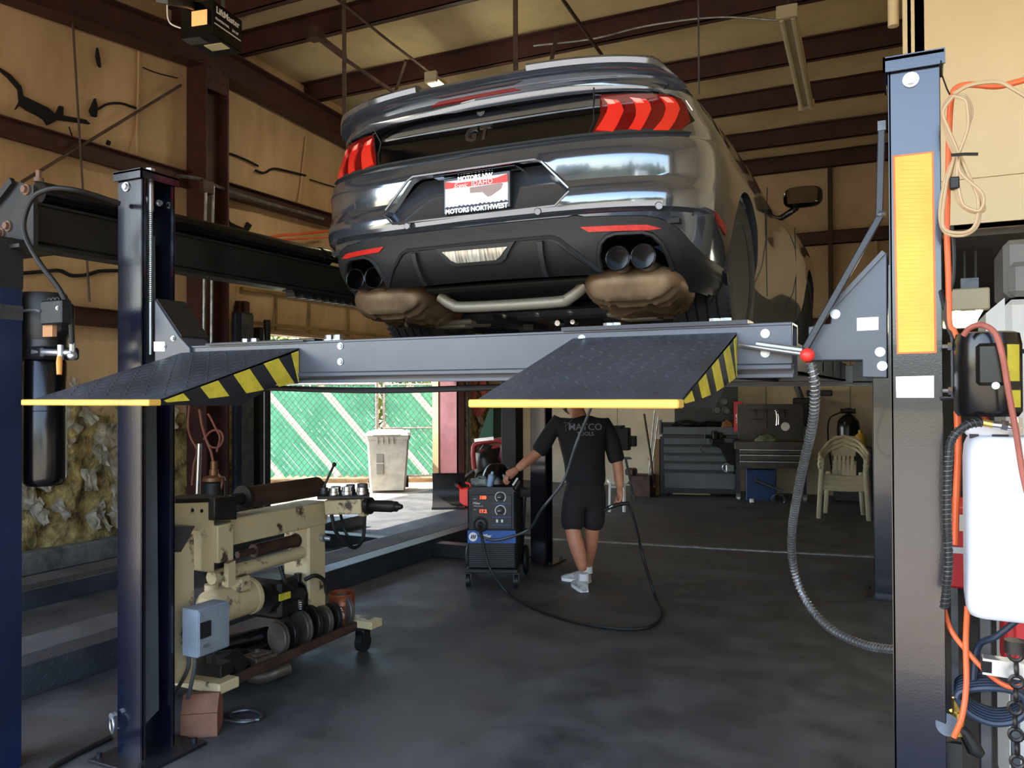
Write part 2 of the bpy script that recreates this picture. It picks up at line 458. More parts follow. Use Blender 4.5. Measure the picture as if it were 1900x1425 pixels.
b.build('wall_rip', m_dark, wl)
b = M()
for pts in ([(258, 90), (256, 180), (252, 292)], [(568, 255), (560, 330), (550, 410)]):
    b.tube(spline([at(*q, X=XW+.06) for q in pts], 6), .014, 6)
b.build('vinyl_fold', m_ins, wl)
# girts on the left wall, curb, conduit
for i, (z, y0, y1) in enumerate(((3.71, -.2, 6.2), (3.73, 6.5, YF), (2.18, -.2, 6.2), (2.33, YO1+.3, YF))):
    b = M(); b.bx(XW+.06, XW+.075, y0, y1, z, z+.17); b.bx(XW+.06, XW+.13, y0, y1, z+.16, z+.17); b.bx(XW+.06, XW+.13, y0, y1, z, z+.01)
    struct('trim_%d' % (20+i), b, m_red)
b = M(); b.bx(XW, XW+.16, -.2, YO0-.2, 0, .2, .02); struct('baseboard_left', b, m_curb)
b = M(); b.bx(XW-.02, XW+.09, YO0+.1, YO1, ZO, ZO+.02)
for z in (2.34, 2.72): b.bx(XW+.06, XW+.09, YO0-.1, YO1, z+.01, z+.05)
for y in (7.5, 8.1, 8.9): b.bx(XW+.06, XW+.08, y, y+.03, 2.3, 2.76)
struct('trim_42', b, mat('insulation_strip', (150, 122, 70), .6, rgb2=(110, 90, 50), scale=4))

# far wall
b = M()
rows = []
for j in range(61):
    z = 5.2*j/60; r = []
    for i in range(101):
        x = XW+(.05-XW)*i/100
        d = .018*noise.noise(Vector((x*1.2, z*.6, 1)))
        for zg in (2.45, 3.75): d += .04*math.exp(-((z-zg)/.2)**2)
        r.append((x, YF-.03+d, z))
    rows.append(r)
b.grid(rows); b.bx(XW-.2, .1, YF+.06, YF+.2, 0, 6)
wf = struct('wall_far', b, m_insf)
for i, z in enumerate((2.45, 3.75)):
    b = M(); b.bx(XW, .0, YF-.1, YF-.085, z, z+.2); b.bx(XW, 0, YF-.1, YF-.02, z+.19, z+.2); b.bx(XW, 0, YF-.1, YF-.02, z, z+.01); struct('trim_%d' % (30+i), b, m_red)
b = M()
x = at(1541, 500, Y=YF-.1).x; b.bx(x-.03, x+.03, YF-.12, YF-.03, 0, 4.9)
struct('trim_33', b, m_red)
b = M(); x = at(1612, 800, Y=YF-.1).x; b.bx(x-.02, x+.02, YF-.09, YF-.02, 0, 2.5); b.bx(x+.1, x+.13, YF-.08, YF-.02, 0, 3.8); struct('trim_34', b, m_insf)
# white sheeting on the lower far wall
b = M(); b.bx(-5.6, -.02, YF-.13, YF-.1, .0, 2.44); struct('wall_lining', b, mat('lower_wall_board', (196, 182, 156), .7, rgb2=(168, 154, 128), scale=1.2))
b = M()
for x in (-4.4, -3.2, -2.0, -.8): b.bx(x-.004, x+.004, YF-.134, YF-.129, 0, 2.44)
struct('trim_35', b, m_grey)

# mezzanine office block at the right and the room under it
b = M(); b.bx(.0, 4.2, 4.2, 4.32, 2.3, 6.1); b.bx(-.02, .07, 4.2, YF, 2.3, 6.1); b.bx(0, 4.2, 4.2, YF, 2.3, 2.45); b.bx(4.1, 4.2, -.2, YF, 0, 6.1)
wr = struct('wall_right', b, m_white)
b = M(); b.bx(-.012, 4.1, 4.185, 4.2, 2.3, 2.50); b.bx(-.012, 4.1, 4.188, 4.2, 2.505, 2.512); struct('trim_36', b, m_white)
b = M(); b.bx(.015, .03, 4.186, 4.2, 2.5, 6.0); b.cyl((-.06, 4.3, 3.3), (-.06, 4.3, 5.2), .025); struct('trim_37', b, m_white)
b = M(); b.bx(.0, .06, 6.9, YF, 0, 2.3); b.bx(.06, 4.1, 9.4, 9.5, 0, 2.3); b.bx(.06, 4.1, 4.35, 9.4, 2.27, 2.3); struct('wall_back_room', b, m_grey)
# front wall with the open main door behind the viewpoint
b = M(); b.bx(XW-.2, 4.2, -.35, -.2, 3.6, 6.1); b.bx(3.2, 4.2, -.35, -.2, 0, 3.6); b.bx(XW-.2, -6.2, -.35, -.2, 0, 3.6)
struct('wall_front', b, m_white)
# ================================================================== four post lift carrying the car
m_post = mat('lift_blue_black_enamel', (17, 20, 38), .18, 0, rgb2=(12, 14, 25), scale=3, bump=.025, bscale=180, spec=.8, coat=.35)
m_blue = mat('lift_blue_enamel', (58, 72, 132), .4, rgb2=(50, 62, 118), scale=3, bump=.04, bscale=180)
m_lbk = mat('lift_black_enamel', (30, 32, 38), .36, rgb2=(22, 24, 28), scale=4, bump=.05, bscale=120)
m_beam = mat('lift_beam_enamel', (74, 78, 88), .3, rgb2=(60, 64, 74), scale=2, spec=.6)
m_blk = mat('black_rubber_plastic', (20, 20, 21), .55)
m_gloss = mat('gloss_black', (13, 13, 15), .22)
m_chr = mat('bright_steel', (205, 207, 210), .22, 1.)
m_zinc = mat('zinc_plated', (190, 194, 198), .35, .9)
m_lab = mat('white_sticker', (246, 246, 244), .5)
m_yel = mat('yellow_sign_face', (226, 178, 66), .5, rgb2=(218, 168, 56), scale=9)
m_org = mat('orange_sign_edge', (222, 112, 52), .5)
m_haz = mat('hazard_yellow', (206, 192, 62), .5, rgb2=(180, 166, 48), scale=26)
m_edge = mat('worn_yellow_edge', (216, 176, 76), .55, rgb2=(172, 128, 70), scale=6, thresh=(.3, .46))
m_tread = mat('tread_plate_black', (66, 70, 78), .42, rgb2=(48, 52, 58), scale=3.5, bump=.08, bscale=90, spec=.6)
m_steel = mat('dull_steel', (110, 112, 114), .45, .7, rgb2=(80, 82, 84), scale=8)
m_ladder = mat('lock_ladder_grey', (84, 92, 98), .5, rgb2=(70, 78, 84), scale=3)
m_redk = mat('red_plastic', (216, 52, 44), .35)
m_txt = mat('printed_grey', (120, 104, 60), .6)

lift = thing('vehicle_lift', 'blue-black four post drive-on lift holding the grey coupe in the air', 'lift', (-1.5, 4.6, 0))
def lift_post(x0, x1, y0, y1, zt, open_r, near=True, mt=None):
    """C-channel post, open towards the middle of the lift"""
    b = M(); t = .009
    b.bx(x0, x1, y0, y0+t, .012, zt, .002); b.bx(x0, x1, y1-t, y1, .012, zt, .002)
    xw = (x0, x0+t) if open_r else (x1-t, x1); b.bx(xw[0], xw[1], y0+t, y1-t, .012, zt)
    for y in (y0, y1-.02):                                        # rolled lips
        xl = (x1-.006, x1) if open_r else (x0, x0+.006); b.bx(xl[0], xl[1], y, y+.02, .012, zt)
    p = b.build('post', mt or m_post, lift)
    c = M(); c.bx(x0-.012, x1+.012, y0-.014, y1+.014, zt-.002, zt+.012, .003); c.bx(x0-.012, x1+.012, y0-.014, y0-.008, zt-.028, zt+.012)
    c.bx((x1+.006) if open_r else (x0-.012), (x1+.012) if open_r else (x0-.006), y0-.014, y1+.014, zt-.028, zt+.012); c.build('post_cap', mt or m_post, p)
    c = M(); c.bx(x0-.07, x1+.1 if open_r else x1+.07, y0-.09, y1+.09, 0, .014, .003)
    for dx in (-.04, x1-x0+.06):
        for yy in (y0-.055, y1+.055): c.cyl((x0+dx, yy, .014), (x0+dx, yy, .035), .012, n=6)
    c.build('base_plate', m_lbk, p)
    xm = (x0+x1)/2+(.012 if open_r else -.012); ym = (y0+y1)/2
    # locking ladder: slotted plate
    poly = [(ym-.045, .12), (ym+.055, .2), (ym+.03, zt-.25), (ym-.045, zt-.25)]
    z = zt-.32
    notch = []
    while z > .75:
        notch += [(ym-.045, z), (ym-.02, z), (ym-.02, z-.055), (ym-.045, z-.055)]; z -= .115
    poly = [(ym-.045, zt-.25)]+notch+[(ym-.045, .12), (ym+.052, .17), (ym+.03, zt-.25)]
    c = M(); c.prism(poly, 'x', xm-.005, xm+.005); c.build('lock_ladder', m_ladder, p)
    c = M(); xr = xm+(.022 if open_r else -.022); c.cyl((xr, ym-.01, 1.72), (xr, ym-.01, zt+.03), .011, n=10)
    for k in range(60): c.torus((xr, ym-.01, 1.95+k*.0085), (0, 0, 1), .011, .0022, 10, 4)
    c.cyl((xr, ym-.01, zt+.012), (xr, ym-.01, zt+.034), .02, n=6); c.cyl((xr, ym-.01, zt-.15), (xr, ym-.01, zt), .015, n=12); c.build('threaded_rod', m_zinc, p)
    if near:
        e_ = 1 if open_r else -1
        M().each('bolt', m_zinc, p, [lambda c: c.bolt((x0+.055, y0, zt-.055), (0, -1, 0), .014, .014), lambda c: c.bolt((xm, ym-.03, zt-.1), (e_, 0, 0), .01, .02), lambda c: c.bolt((xm, ym+.05, zt-.1), (e_, 0, 0), .01, .02)])
    return p
ZT = 2.49
pl = lift_post(-3.055, -2.905, 2.39, 2.56, ZT, True)
pr = lift_post(-.048, .076, 2.40, 2.56, 2.43, False)
pfl = lift_post(-3.12, -2.97, 6.74, 6.9, ZT, True, False)
pfr = lift_post(-.26, -.13, 6.7, 6.86, ZT, False, False)
c = M(); c.torus((-3.062, 2.37, .145), (.5, 1, 0), .035, .0045); c.cyl((-3.055, 2.38, .185), (-3.055, 2.36, .185), .014); c.build('eye_ring', m_zinc, pl)
# stickers on the right post: yellow warning panel and white plate
def sticker(name, px, y, mats, parent, dep=.0015):
    q = [at(a, c_, Y=y) for a, c_ in px]
    b = M(); i = [b._v(p) for p in q]; j = [b._v(p-Vector((0, dep, 0))) for p in q]
    b.face(j)
    for k in range(len(q)): b.face((i[k], i[(k+1) % len(q)], j[(k+1) % len(q)], j[k]))
    return b.build(name, mats, parent, smooth=0)
ys_ = 2.3985
sticker('warning_panel_border', [(1656, 289), (1732, 281), (1738, 655), (1664, 657)], ys_, m_org, pr)
sg = sticker('warning_panel', [(1660, 292), (1729, 284), (1734, 652), (1667, 654)], ys_-.0015, m_yel, pr)
b = M()
rr_ = random.Random(5)
for k in range(46):                                              # faint lines of small print, unreadable in the photo
    py = 300+k*7.6; x0 = 1668+rr_.choice((0, 0, 4)); x1 = x0+rr_.choice((54, 50, 36, 58, 46))-4
    p = at(x0, py, Y=ys_-.0035); q = at(x1, py-1, Y=ys_-.0035); b.bar(p, q, .0008, .0012)
b.build('small_print', mat('faint_print', (214, 176, 62), .6), pr, smooth=0)
sticker('white_label', [(1662, 699), (1733, 697), (1733, 738), (1663, 738)], ys_, m_lab, pr)
# cross beams
def crossbeam(y0, x0, x1, near):
    b = M(); b.bx(x0, x1, y0, y0+.008, 1.628, 1.742, .002); b.bx(x0, x1, y0-.004, y0+.12, 1.738, 1.747, .002)
    b.bx(x0, x1, y0+.112, y0+.12, 1.6, 1.742); b.bx(x0, x1, y0-.01, y0+.04, 1.612, 1.628, .003); b.bx(x0, x1, y0+.008, y0+.1, 1.590, 1.60); b.bx(x0, x1, y0+.03, y0+.04, 1.6, 1.63)
    return b.build('crossbeam', m_beam, lift)
cb = crossbeam(2.42, -2.76, -.30, True); cb2 = crossbeam(6.78, -2.97, -.26, False)
for q in ((632, 642), (632, 671), (1080, 629), (1420, 619), (1420, 655)): M().bolt(at(*q, Y=2.42), (0, -1, 0), .009, .009).build('bolt', m_zinc, cb)
for q in ((611, 631), (627, 632), (456, 638), (473, 636), (1129, 611), (1142, 612), (1347, 604), (1326, 606)):
    p = at(*q, Y=2.5); p.z = 1.747; M().bolt(p, (0, 0, 1), .017, .026).build('bolt', m_zinc, cb)
M().each('hinge_plate', m_lbk, cb, [lambda b: b.bx(-2.55, -2.05, 2.40, 2.5, 1.745, 1.752), lambda b: b.bx(-1.0, -.42, 2.40, 2.5, 1.745, 1.757)])
# corner brackets
b = M(); z = lambda px, py, Y=2.405: at(px, py, Y=Y)
pol = [z(287, 556), z(332, 624), z(352, 645), z(352, 700), z(287, 705)]
b.prism([(p.x, p.z) for p in pol], 'y', 2.405, 2.54)
br = b.build('corner_bracket', m_beam, lift, bevel=.003)
b = M(); a0, a1, a2 = [z(*q) for q in ((287, 556), (332, 624), (334, 646))]
b.prism([(a0.x, a0.z+.001), (a1.x+.001, a1.z), (a2.x+.001, a2.z), (a2.x+.004, a2.z), (a1.x+.006, a1.z+.004), (a0.x+.003, a0.z+.006)], 'y', 2.412, 2.56)
b.build('rubber_cover', m_blk, br)
sticker('white_label', [(286, 634), (306, 634), (306, 652), (286, 652)], 2.405, m_lab, br)
M().bolt(z(322, 628), (0, -1, 0), .008, .01).build('bolt', m_zinc, br); M().bolt(z(306, 643), (0, -1, 0), .006, .008).build('bolt', m_zinc, br)
b = M()
pol = [z(1646, 468), z(1637, 468), z(1545, 567), z(1541, 600), z(1500, 606), z(1500, 669), z(1600, 668), z(1600, 700), z(1646, 701)]
b.prism([(p.x, p.z) for p in pol], 'y', 2.405, 2.54)
br2 = b.build('corner_bracket', m_beam, lift, bevel=.003)
b = M(); b.bar(z(1640, 468)+Vector((0, -.004, 0)), z(1548, 566)+Vector((0, -.004, 0)), .012, .012); b.build('folded_edge', m_beam, br2)
sticker('white_label', [(1590, 590), (1630, 588), (1630, 612), (1590, 614)], 2.405, m_lab, br2)
for q in ((1550, 583), (1633, 653), (1637, 679)): M().bolt(z(*q), (0, -1, 0), .009, .009).build('bolt', m_zinc, br2)
# far end brackets
for sx, x0, x1 in ((1, -2.97, -2.86), (-1, -.26, -.40)):
    b = M(); b.prism([(x0, 1.95), (x1, 1.75), (x1, 1.6), (x0, 1.6)], 'y', 6.77, 6.9); b.build('corner_bracket', m_lbk, lift)
# runways
def tread(b, x0, x1, y0, y1, f, pit=.042, h=.003):
    """raised lozenges of tread plate; f(x,y)->z and slope"""
    ny = int((y1-y0)/pit); nx = int((x1-x0)/pit)
    for j in range(ny):
        for i in range(nx):
            cx = x0+(i+.5)*(x1-x0)/nx; cy = y0+(j+.5)*(y1-y0)/ny; s = 1 if (i+j) % 2 else -1
            L_, W_ = .0185, .0055; d = Vector((.707, .707*s)); n_ = Vector((-d.y, d.x))
            pts = [Vector((cx, cy))+d*L_, Vector((cx, cy))+n_*W_, Vector((cx, cy))-d*L_, Vector((cx, cy))-n_*W_]
            ii = [b._v((p.x, p.y, f(p.x, p.y)+.0002)) for p in pts]; t = b._v((cx, cy, f(cx, cy)+h))
            for k in range(4): b.face((ii[k], ii[(k+1) % 4], t))
for x0, x1 in ((-2.63, -2.08), (-1.0, -.45)):
    b = M(); b.bx(x0, x1, 2.5, 6.85, 1.752, 1.765, .003); b.bx(x0, x0+.01, 2.5, 6.85, 1.63, 1.752); b.bx(x1-.01, x1, 2.5, 6.85, 1.63, 1.752); b.bx(x0, x0+.05, 2.5, 6.85, 1.63, 1.64); b.bx(x1-.05, x1, 2.5, 6.85, 1.63, 1.64)
    for k in range(6): b.bx(x0, x1, 3+k*.65, 3.06+k*.65, 1.66, 1.752)
    b.build('runway', m_lbk, lift)
    b = M(); b.bx(x0+.1, x1-.1, 6.6, 6.75, 1.765, 1.79, .008); b.build('wheel_stop', m_lbk, lift)
# approach ramps
def ramp(x0, x1, side):
    YT, YH, ZTIP, ZH = 1.755, 2.415, 1.528, 1.722
    f = lambda x, y: ZTIP+(ZH-ZTIP)*(y-YT)/(YH-YT)
    b = M(); t = .012
    b.prism([(YT, ZTIP-.006), (YT, ZTIP), (YH, ZH), (YH+.03, ZH+.004), (YH+.03, ZH-.01), (YH, ZH-t)], 'x', x0, x1)
    tread(b, x0+.012, x1-.012, YT+.05, YH, f)
    r = b.build('ramp', m_tread, lift, smooth=20)
    for xa, xb in ((x0, x0+.01), (x1-.01, x1)):
        b = M(); b.prism([(YT+.02, ZTIP-.012), (YT+.02, ZTIP+.002), (YH, ZH-.004), (YH, ZH-.135), (YH-.12, ZH-.14), (YH-.3, ZTIP-.02)], 'x', xa, xb); b.build('side_plate', m_lbk, r)
    b = M()
    for k in range(3): b.bx(x0+.01, x1-.01, YT+.2+k*.18, YT+.21+k*.18, f(0, YT+.2+k*.18)-.05, f(0, YT+.2+k*.18)-.012)
    b.build('under_rib', m_lbk, r)
    b = M(); b.bx(x0-.005, x1+.005, YT-.02, YT+.028, ZTIP-.014, ZTIP+.0055, .003); b.build('front_edge', m_edge, r)
    # slanted hazard stripes on the face turned to the middle
    b = M(); xs = x1; bot = lambda y: (ZTIP-.012)+((ZH-.135)-(ZTIP-.012))*max(0, (y-YT-.02))/(YH-YT-.02) - .012*math.sin(PI*min(1, max(0, (y-YT-.02)/(YH-YT-.02))))
    top = lambda y: f(0, y)-.006
    y = YT+.04
    k = 0
    while y < YH-.02:
        w_ = .075; sl = 1.15
        # a parallelogram leaning back, clipped to the wedge
        ya, yb = y, min(y+w_, YH)
        h = top(ya)-bot(ya); h2 = top(yb)-bot(yb)
        dA = (top(ya)-bot(ya))*.75; dB = (top(yb)-bot(yb))*.75
        pts = [(ya, top(ya)-.004), (yb, top(yb)-.004), (min(yb+dB, YH), bot(min(yb+dB, YH))+.006), (min(ya+dA, YH-.0005), bot(min(ya+dA, YH))+.006)]
        if pts[2][0]-pts[3][0] > -.001 and h > .012: b.prism(pts, 'x', xs, xs+.0018)
        y += .145; k += 1
    b.build('hazard_stripes', m_haz, r, smooth=0)
    return r
ramp(-2.69, -2.085, 1); ramp(-.965, -.455, 1)
# release lever with red knob, and the square lock bar
b = M(); b.cyl(at(1372, 640, Y=2.40), at(1492, 657, Y=2.33), .007, n=12); b.cyl(at(1405, 640, Y=2.40), at(1490, 652, Y=2.37), .012, n=10)
lv = b.build('release_lever', m_zinc, lift)
b = M(); b.ball(at(1498, 659, Y=2.325), .0195, 20, 12); b.build('knob', m_redk, lv)
b = M(); q0, q1, q2 = at(1494, 648, Y=2.36), at(1635, 398, Y=2.36), at(1636, 226, Y=2.36)
b.bar(q0, q1, .018, .018, up=(0, 1, 0), ch=.002); b.bar(q1-(q1-q0).normalized()*.01, q2, .018, .018, up=(0, 1, 0), ch=.002)
lb = b.build('lock_bar', m_lbk, lift)
b = M(); b.bar(q2-Vector((0, .001, .025)), q2-Vector((0, .001, 0)), .0195, .0195, up=(0, 1, 0)); b.ball(q1, .013, 8, 6); b.build('bar_weld', m_steel, lb)
# grey cable tray and hydraulic line under the near beam
b = M(); b.tube(spline([(-2.4, 2.5, 1.575), (-1.8, 2.5, 1.56), (-1.2, 2.52, 1.57), (-.5, 2.5, 1.58)], 8), .011, 8); b.build('hydraulic_line', m_blk, lift)

# ------------------------------------------------------------------ second lift, lowered, along the left wall
m_navy = mat('navy_enamel', (20, 34, 70), .42, rgb2=(14, 25, 52), scale=2.5, bump=.05, bscale=150)
m_oldb = mat('old_black_enamel', (34, 34, 34), .5, rgb2=(24, 24, 24), scale=6, rvar=.12)
m_conc = mat('greasy_concrete_top', (98, 96, 96), .8, rgb2=(74, 73, 74), scale=4)
l2 = thing('drive_on_lift', 'older lowered runway lift with navy post and overhead side beam, along the left wall', 'lift', (-4.9, 4.4, 0))
x1 = at(42, 900, Y=2.16).x
b = M(); b.bx(x1-.17, x1, 2.06, 2.16, .0, 2.0, .004); p2 = b.build('post', m_navy, l2)
b = M(); b.bx(x1-.17, x1+.002, 2.058, 2.162, 1.99, 2.2, .003); b.build('post_top', m_oldb, p2)
b = M(); b.bx(x1-.17, x1+.001, 2.055, 2.16, 1.86, 1.92); b.build('dull_band', m_steel, p2)
# bracket at the head of the post
b = M(); pol = [at(*q, Y=2.16) for q in ((-30, 420), (-10, 385), (28, 336), (62, 345), (62, 462), (-30, 470))]
b.prism([(p.x, p.z) for p in pol], 'y', 2.16, 2.18)
q = pol[2]; b.bar((pol[1].x, 2.15, pol[1].z), (q.x, 2.15, q.z), .02, .03); b.bx(pol[0].x, pol[3].x, 2.1, 2.3, pol[4].z, pol[4].z+.015)
hd = b.build('head_bracket', m_oldb, l2)
m_rb = mat('rusty_bolt', (120, 92, 78), .6, .4)
for q in ((50, 352), (16, 420), (3, 433)): M().bolt(at(*q, Y=2.16), (0, -1, 0), .016, .02).build('bolt', m_rb, hd)
M().bolt(at(72, 338, Y=2.3), (0, 0, 1), .014, .05).build('bolt', m_rb, hd)
XB = at(220, 440, Y=2.75).x
b = M(); b.bx(XB-.09, XB+.01, 2.24, 6.75, 2.23, 2.40, .006); b.bx(XB-.11, XB+.02, 2.24, 6.75, 2.205, 2.225, .003); b.bx(XB-.11, XB+.02, 2.24, 6.75, 2.395, 2.41, .003)
sb_ = b.build('side_beam', m_oldb, l2)
b = M(); b.cyl((XB-.03, 2.36, 2.465), (XB-.03, 4.35, 2.465), .052, n=20); b.cyl((XB-.03, 4.3, 2.465), (XB-.03, 4.38, 2.465), .06, n=20); b.cyl((XB-.03, 4.38, 2.465), (XB-.03, 5.6, 2.465), .024, n=12); b.build('hydraulic_cylinder', m_gloss, l2)
b = M()
y = 4.02
while y < 5.6: b.prism([(y, 2.205), (y+.012, 2.165), (y+.05, 2.165), (y+.062, 2.205)], 'x', XB-.07, XB+.0); y += .085
b.bx(XB-.075, XB+.01, 4.0, 5.65, 2.195, 2.21); b.build('lock_rack', m_oldb, sb_)
for nm, x, y, mt in (('post', -3.42, 6.75, m_oldb), ('post', at(440, 800, Y=6.5).x-.08, 6.5, m_lbk)):
    b = M(); b.bx(x, x+.15, y, y+.16, 0, 2.42, .004); b.bx(x-.06, x+.2, y-.06, y+.22, 0, .012); b.build(nm, mt, l2)
b = M(); xq = at(440, 800, Y=6.5).x; b.bx(xq+.075, xq+.079, 6.49, 6.66, .3, 2.4); b.bx(xq-.02, xq-.016, 6.485, 6.5, .3, 2.4); b.build('post_edge', m_steel, l2)
def low_runway(x1, w_, y0, y1, h):
    b = M(); b.bx(x1-w_, x1, y0, y1, .0, h, .004)
    # tread lozenges on the top rim and the side
    f = lambda x, y: h
    tread(b, x1-.16, x1-.005, y0, min(y1, 5.2), f, .034, .002)
    ny = int((min(y1, 5.0)-y0)/.04)
    for j in range(ny):
        for i in range(3):
            cy = y0+(j+.5)*.04; cz = .03+i*(h-.04)/2.4; s = 1 if (i+j) % 2 else -1
            d = Vector((.707, .707*s))*.0145; n_ = Vector((-.707*s, .707))*.0042; c2 = Vector((cy, cz))
            ii = [b._v((x1+.0002, p.x, p.y)) for p in (c2+d, c2+n_, c2-d, c2-n_)]; t = b._v((x1+.0022, cy, cz))
            for k in range(4): b.face((ii[k], ii[(k+1) % 4], t))
    r = b.build('runway', m_tread, l2, smooth=20)
    b = M(); b.bx(x1-w_+.02, x1-.17, y0, y1, h, h+.002); b.build('worn_top', m_conc, r)
low_runway(-4.06, .5, 2.25, 7.75, .17); low_runway(-5.72, .45, 2.25, 7.75, .14)
b = M(); b.bx(-6.3, -3.5, 6.55, 6.68, .02, .14); b.build('crossbeam', m_lbk, l2)

# left power unit with a reservoir hanging from the navy post
pu = thing('hydraulic_power_unit', 'black hydraulic power unit with long reservoir hung on the navy post', 'power unit', at(82, 900, Y=2.28))
cx, cy = at(82, 800, Y=2.28).x, 2.28
zt_ = lambda py: at(82, py, Y=cy).z
b = M(); b.lathe([(.0, zt_(900)), (.07, zt_(900)), (.083, zt_(893)), (.086, zt_(885)), (.086, zt_(672)), (.08, zt_(668))], (cx, cy, 0), n=32); b.torus((cx, cy, zt_(762)), (0, 0, 1), .0865, .0015, 32, 6); b.build('reservoir', m_gloss, pu)
b = M(); b.bx(cx-.1, cx+.115, cy-.09, cy+.09, zt_(668), zt_(645), .01); b.cyl((cx, cy, zt_(650)), (cx, cy, zt_(632)), .09, n=28); b.build('pump_block', m_lbk, pu)
b = M(); b.lathe([(.0, zt_(632)), (.088, zt_(632)), (.095, zt_(622)), (.1, zt_(560)), (.085, zt_(545)), (0, zt_(541))], (cx, cy, 0), n=28); b.bx(cx+.06, cx+.14, cy-.03, cy+.05, zt_(620), zt_(565), .01); b.build('motor', m_oldb, pu)
q0, q1 = at(74, 603, Y=2.15), at(113, 555, Y=2.15)
b = M(); b.bx(q0.x, q1.x, 2.15, 2.2, q0.z, q1.z, .006); cbx = b.build('control_box', m_lbk, pu)
b = M(); b.bolt((q1.x-.02, 2.15, q1.z-.035), (0, -1, 0), .006, .006); b.build('button', m_zinc, cbx)
for i in range(3): 
    b = M(); b.torus((q0.x+.03+i*.025, 2.17, q1.z), (0, 1, 0), .012, .002, 16, 5); b.build('wire_loop', m_steel, cbx)
q0, q1 = at(79, 625, Y=2.17), at(97, 603, Y=2.17); b = M(); b.bx(q0.x, q1.x, 2.17, 2.19, q0.z, q1.z); b.build('paper_tag', mat('brown_paper', (176, 128, 88), .8), pu)
b = M(); b.cyl(at(112, 640, Y=2.2), at(112, 668, Y=2.2), .012); b.cyl((cx+.05, 2.2, zt_(655)), at(136, 655, Y=2.22), .014); b.cyl(at(134, 628, Y=2.22), at(134, 662, Y=2.22), .012, n=8); b.ball(at(134, 660, Y=2.22), .02); b.build('valve', m_zinc, pu)
b = M(); b.tube([at(110, 662, Y=2.185), at(110, 672, Y=2.18), at(110, 695, Y=2.175)], .011, 10, rr=[.009, .012, .010]); b.build('handle', mat('orange_grip', (226, 150, 60), .4), pu)
b = M(); b.tube(spline([at(134, 640, Y=2.22), at(130, 590, Y=2.2), at(112, 540, Y=2.17), at(75, 490, Y=2.12), at(48, 440, Y=2.11), at(45, 405, Y=2.11), at(62, 366, Y=2.11), at(95, 350, Y=2.13), at(135, 352, Y=2.18), at(175, 362, Y=2.26), at(222, 378, Y=2.36)], 8), .011, 10); b.build('hydraulic_hose', m_blk, pu)
b = M(); b.tube(spline([at(-40, 580, Y=2.18), at(20, 579, Y=2.17), at(60, 575, Y=2.15), at(76, 578, Y=2.15)], 6), .006, 8); b.build('power_cord', m_steel, pu)
# ================================================================== the coupe on the lift
m_paint = mat('dark_grey_metallic_paint', (104, 111, 124), .12, .78, coat=1.)
m_pblk = mat('piano_black', (6, 6, 8), .06, spec=.45)
m_trim = mat('textured_black_plastic', (33, 35, 38), .55, rgb2=(27, 29, 31), scale=40)
m_trimd = mat('matt_black_plastic', (15, 16, 17), .6)
m_lamp = mat('red_lamp', (206, 40, 30), .18, coat=.6, emit=((190, 20, 12), .03))
m_lampd = mat('dark_red_lens', (96, 12, 12), .12, spec=.4)
m_lampp = mat('pale_lamp_top', (240, 150, 138), .2, coat=.6)
m_refl = mat('red_reflector', (206, 40, 34), .3, rgb2=(176, 28, 24), scale=60)
m_clear = mat('ribbed_clear_lens', (226, 220, 204), .25, .35, rgb2=(120, 112, 100), scale=14, stretch=(6, 1, .3), coat=.5)
m_tyre = mat('tyre_rubber', (44, 45, 47), .75, rgb2=(36, 37, 38), scale=10)
m_alu = mat('aluminised_muffler', (136, 112, 84), .5, .45, rgb2=(98, 78, 56), scale=6)  # warm reflected light put into the aluminium as tan
m_alu2 = mat('stained_exhaust_pipe', (128, 88, 58), .5, .5, rgb2=(92, 66, 48), scale=9)
m_under = mat('underbody_black', (24, 24, 24), .7, rgb2=(16, 16, 16), scale=7)
m_cross = mat('underbody_silver', (150, 142, 126), .5, .4)
m_rim = mat('black_wheel', (22, 22, 24), .28)
m_glass = mat('tinted_glass', (8, 9, 10), .04, coat=1.)
CX, CYB, CZ = -1.64, 2.95, 1.7665
car = thing('car', 'dark grey two-door coupe raised on the lift, seen from behind', 'car', (CX, CYB+1.0, CZ))
PRF = [(.16, .34), (.24, .2), (.30, .115), (.36, .075), (.44, .05), (.485, .03), (.50, .002), (.535, -.004), (.572, .0), (.60, .022), (.625, .033), (.66, .028), (.72, .022), (.775, .035), (.792, .052), (.805, .055), (.85, .068), (.90, .079), (.93, .080), (.955, .068), (.972, .042), (.985, .030), (1.002, .026), (1.015, .05), (1.045, .06)]
WDT = [(.16, .85), (.3, .91), (.45, .945), (.6, .958), (.75, .955), (.85, .94), (.92, .91), (.98, .87), (1.045, .80)]
def lerp(T, z):
    if z <= T[0][0]: return T[0][1]
    for (a, b), (c, d) in zip(T, T[1:]):
        if z <= c: return b+(d-b)*(z-a)/(c-a)
    return T[-1][1]
def rear(x, z):
    t = min(1, abs(x)/lerp(WDT, z))
    return lerp(PRF, z)+.5*(1-(1-t**3.2)**(1/3.2))
def S(x, z): return Vector((CX+x, CYB+rear(x, z), CZ+z))
def SN(x, z):
    e = .004
    a = (S(x+e, z)-S(x-e, z)); c = (S(x, z+.012)-S(x, z-.012)); n = a.cross(c); n.normalize()
    return n if n.y < 0 else -n
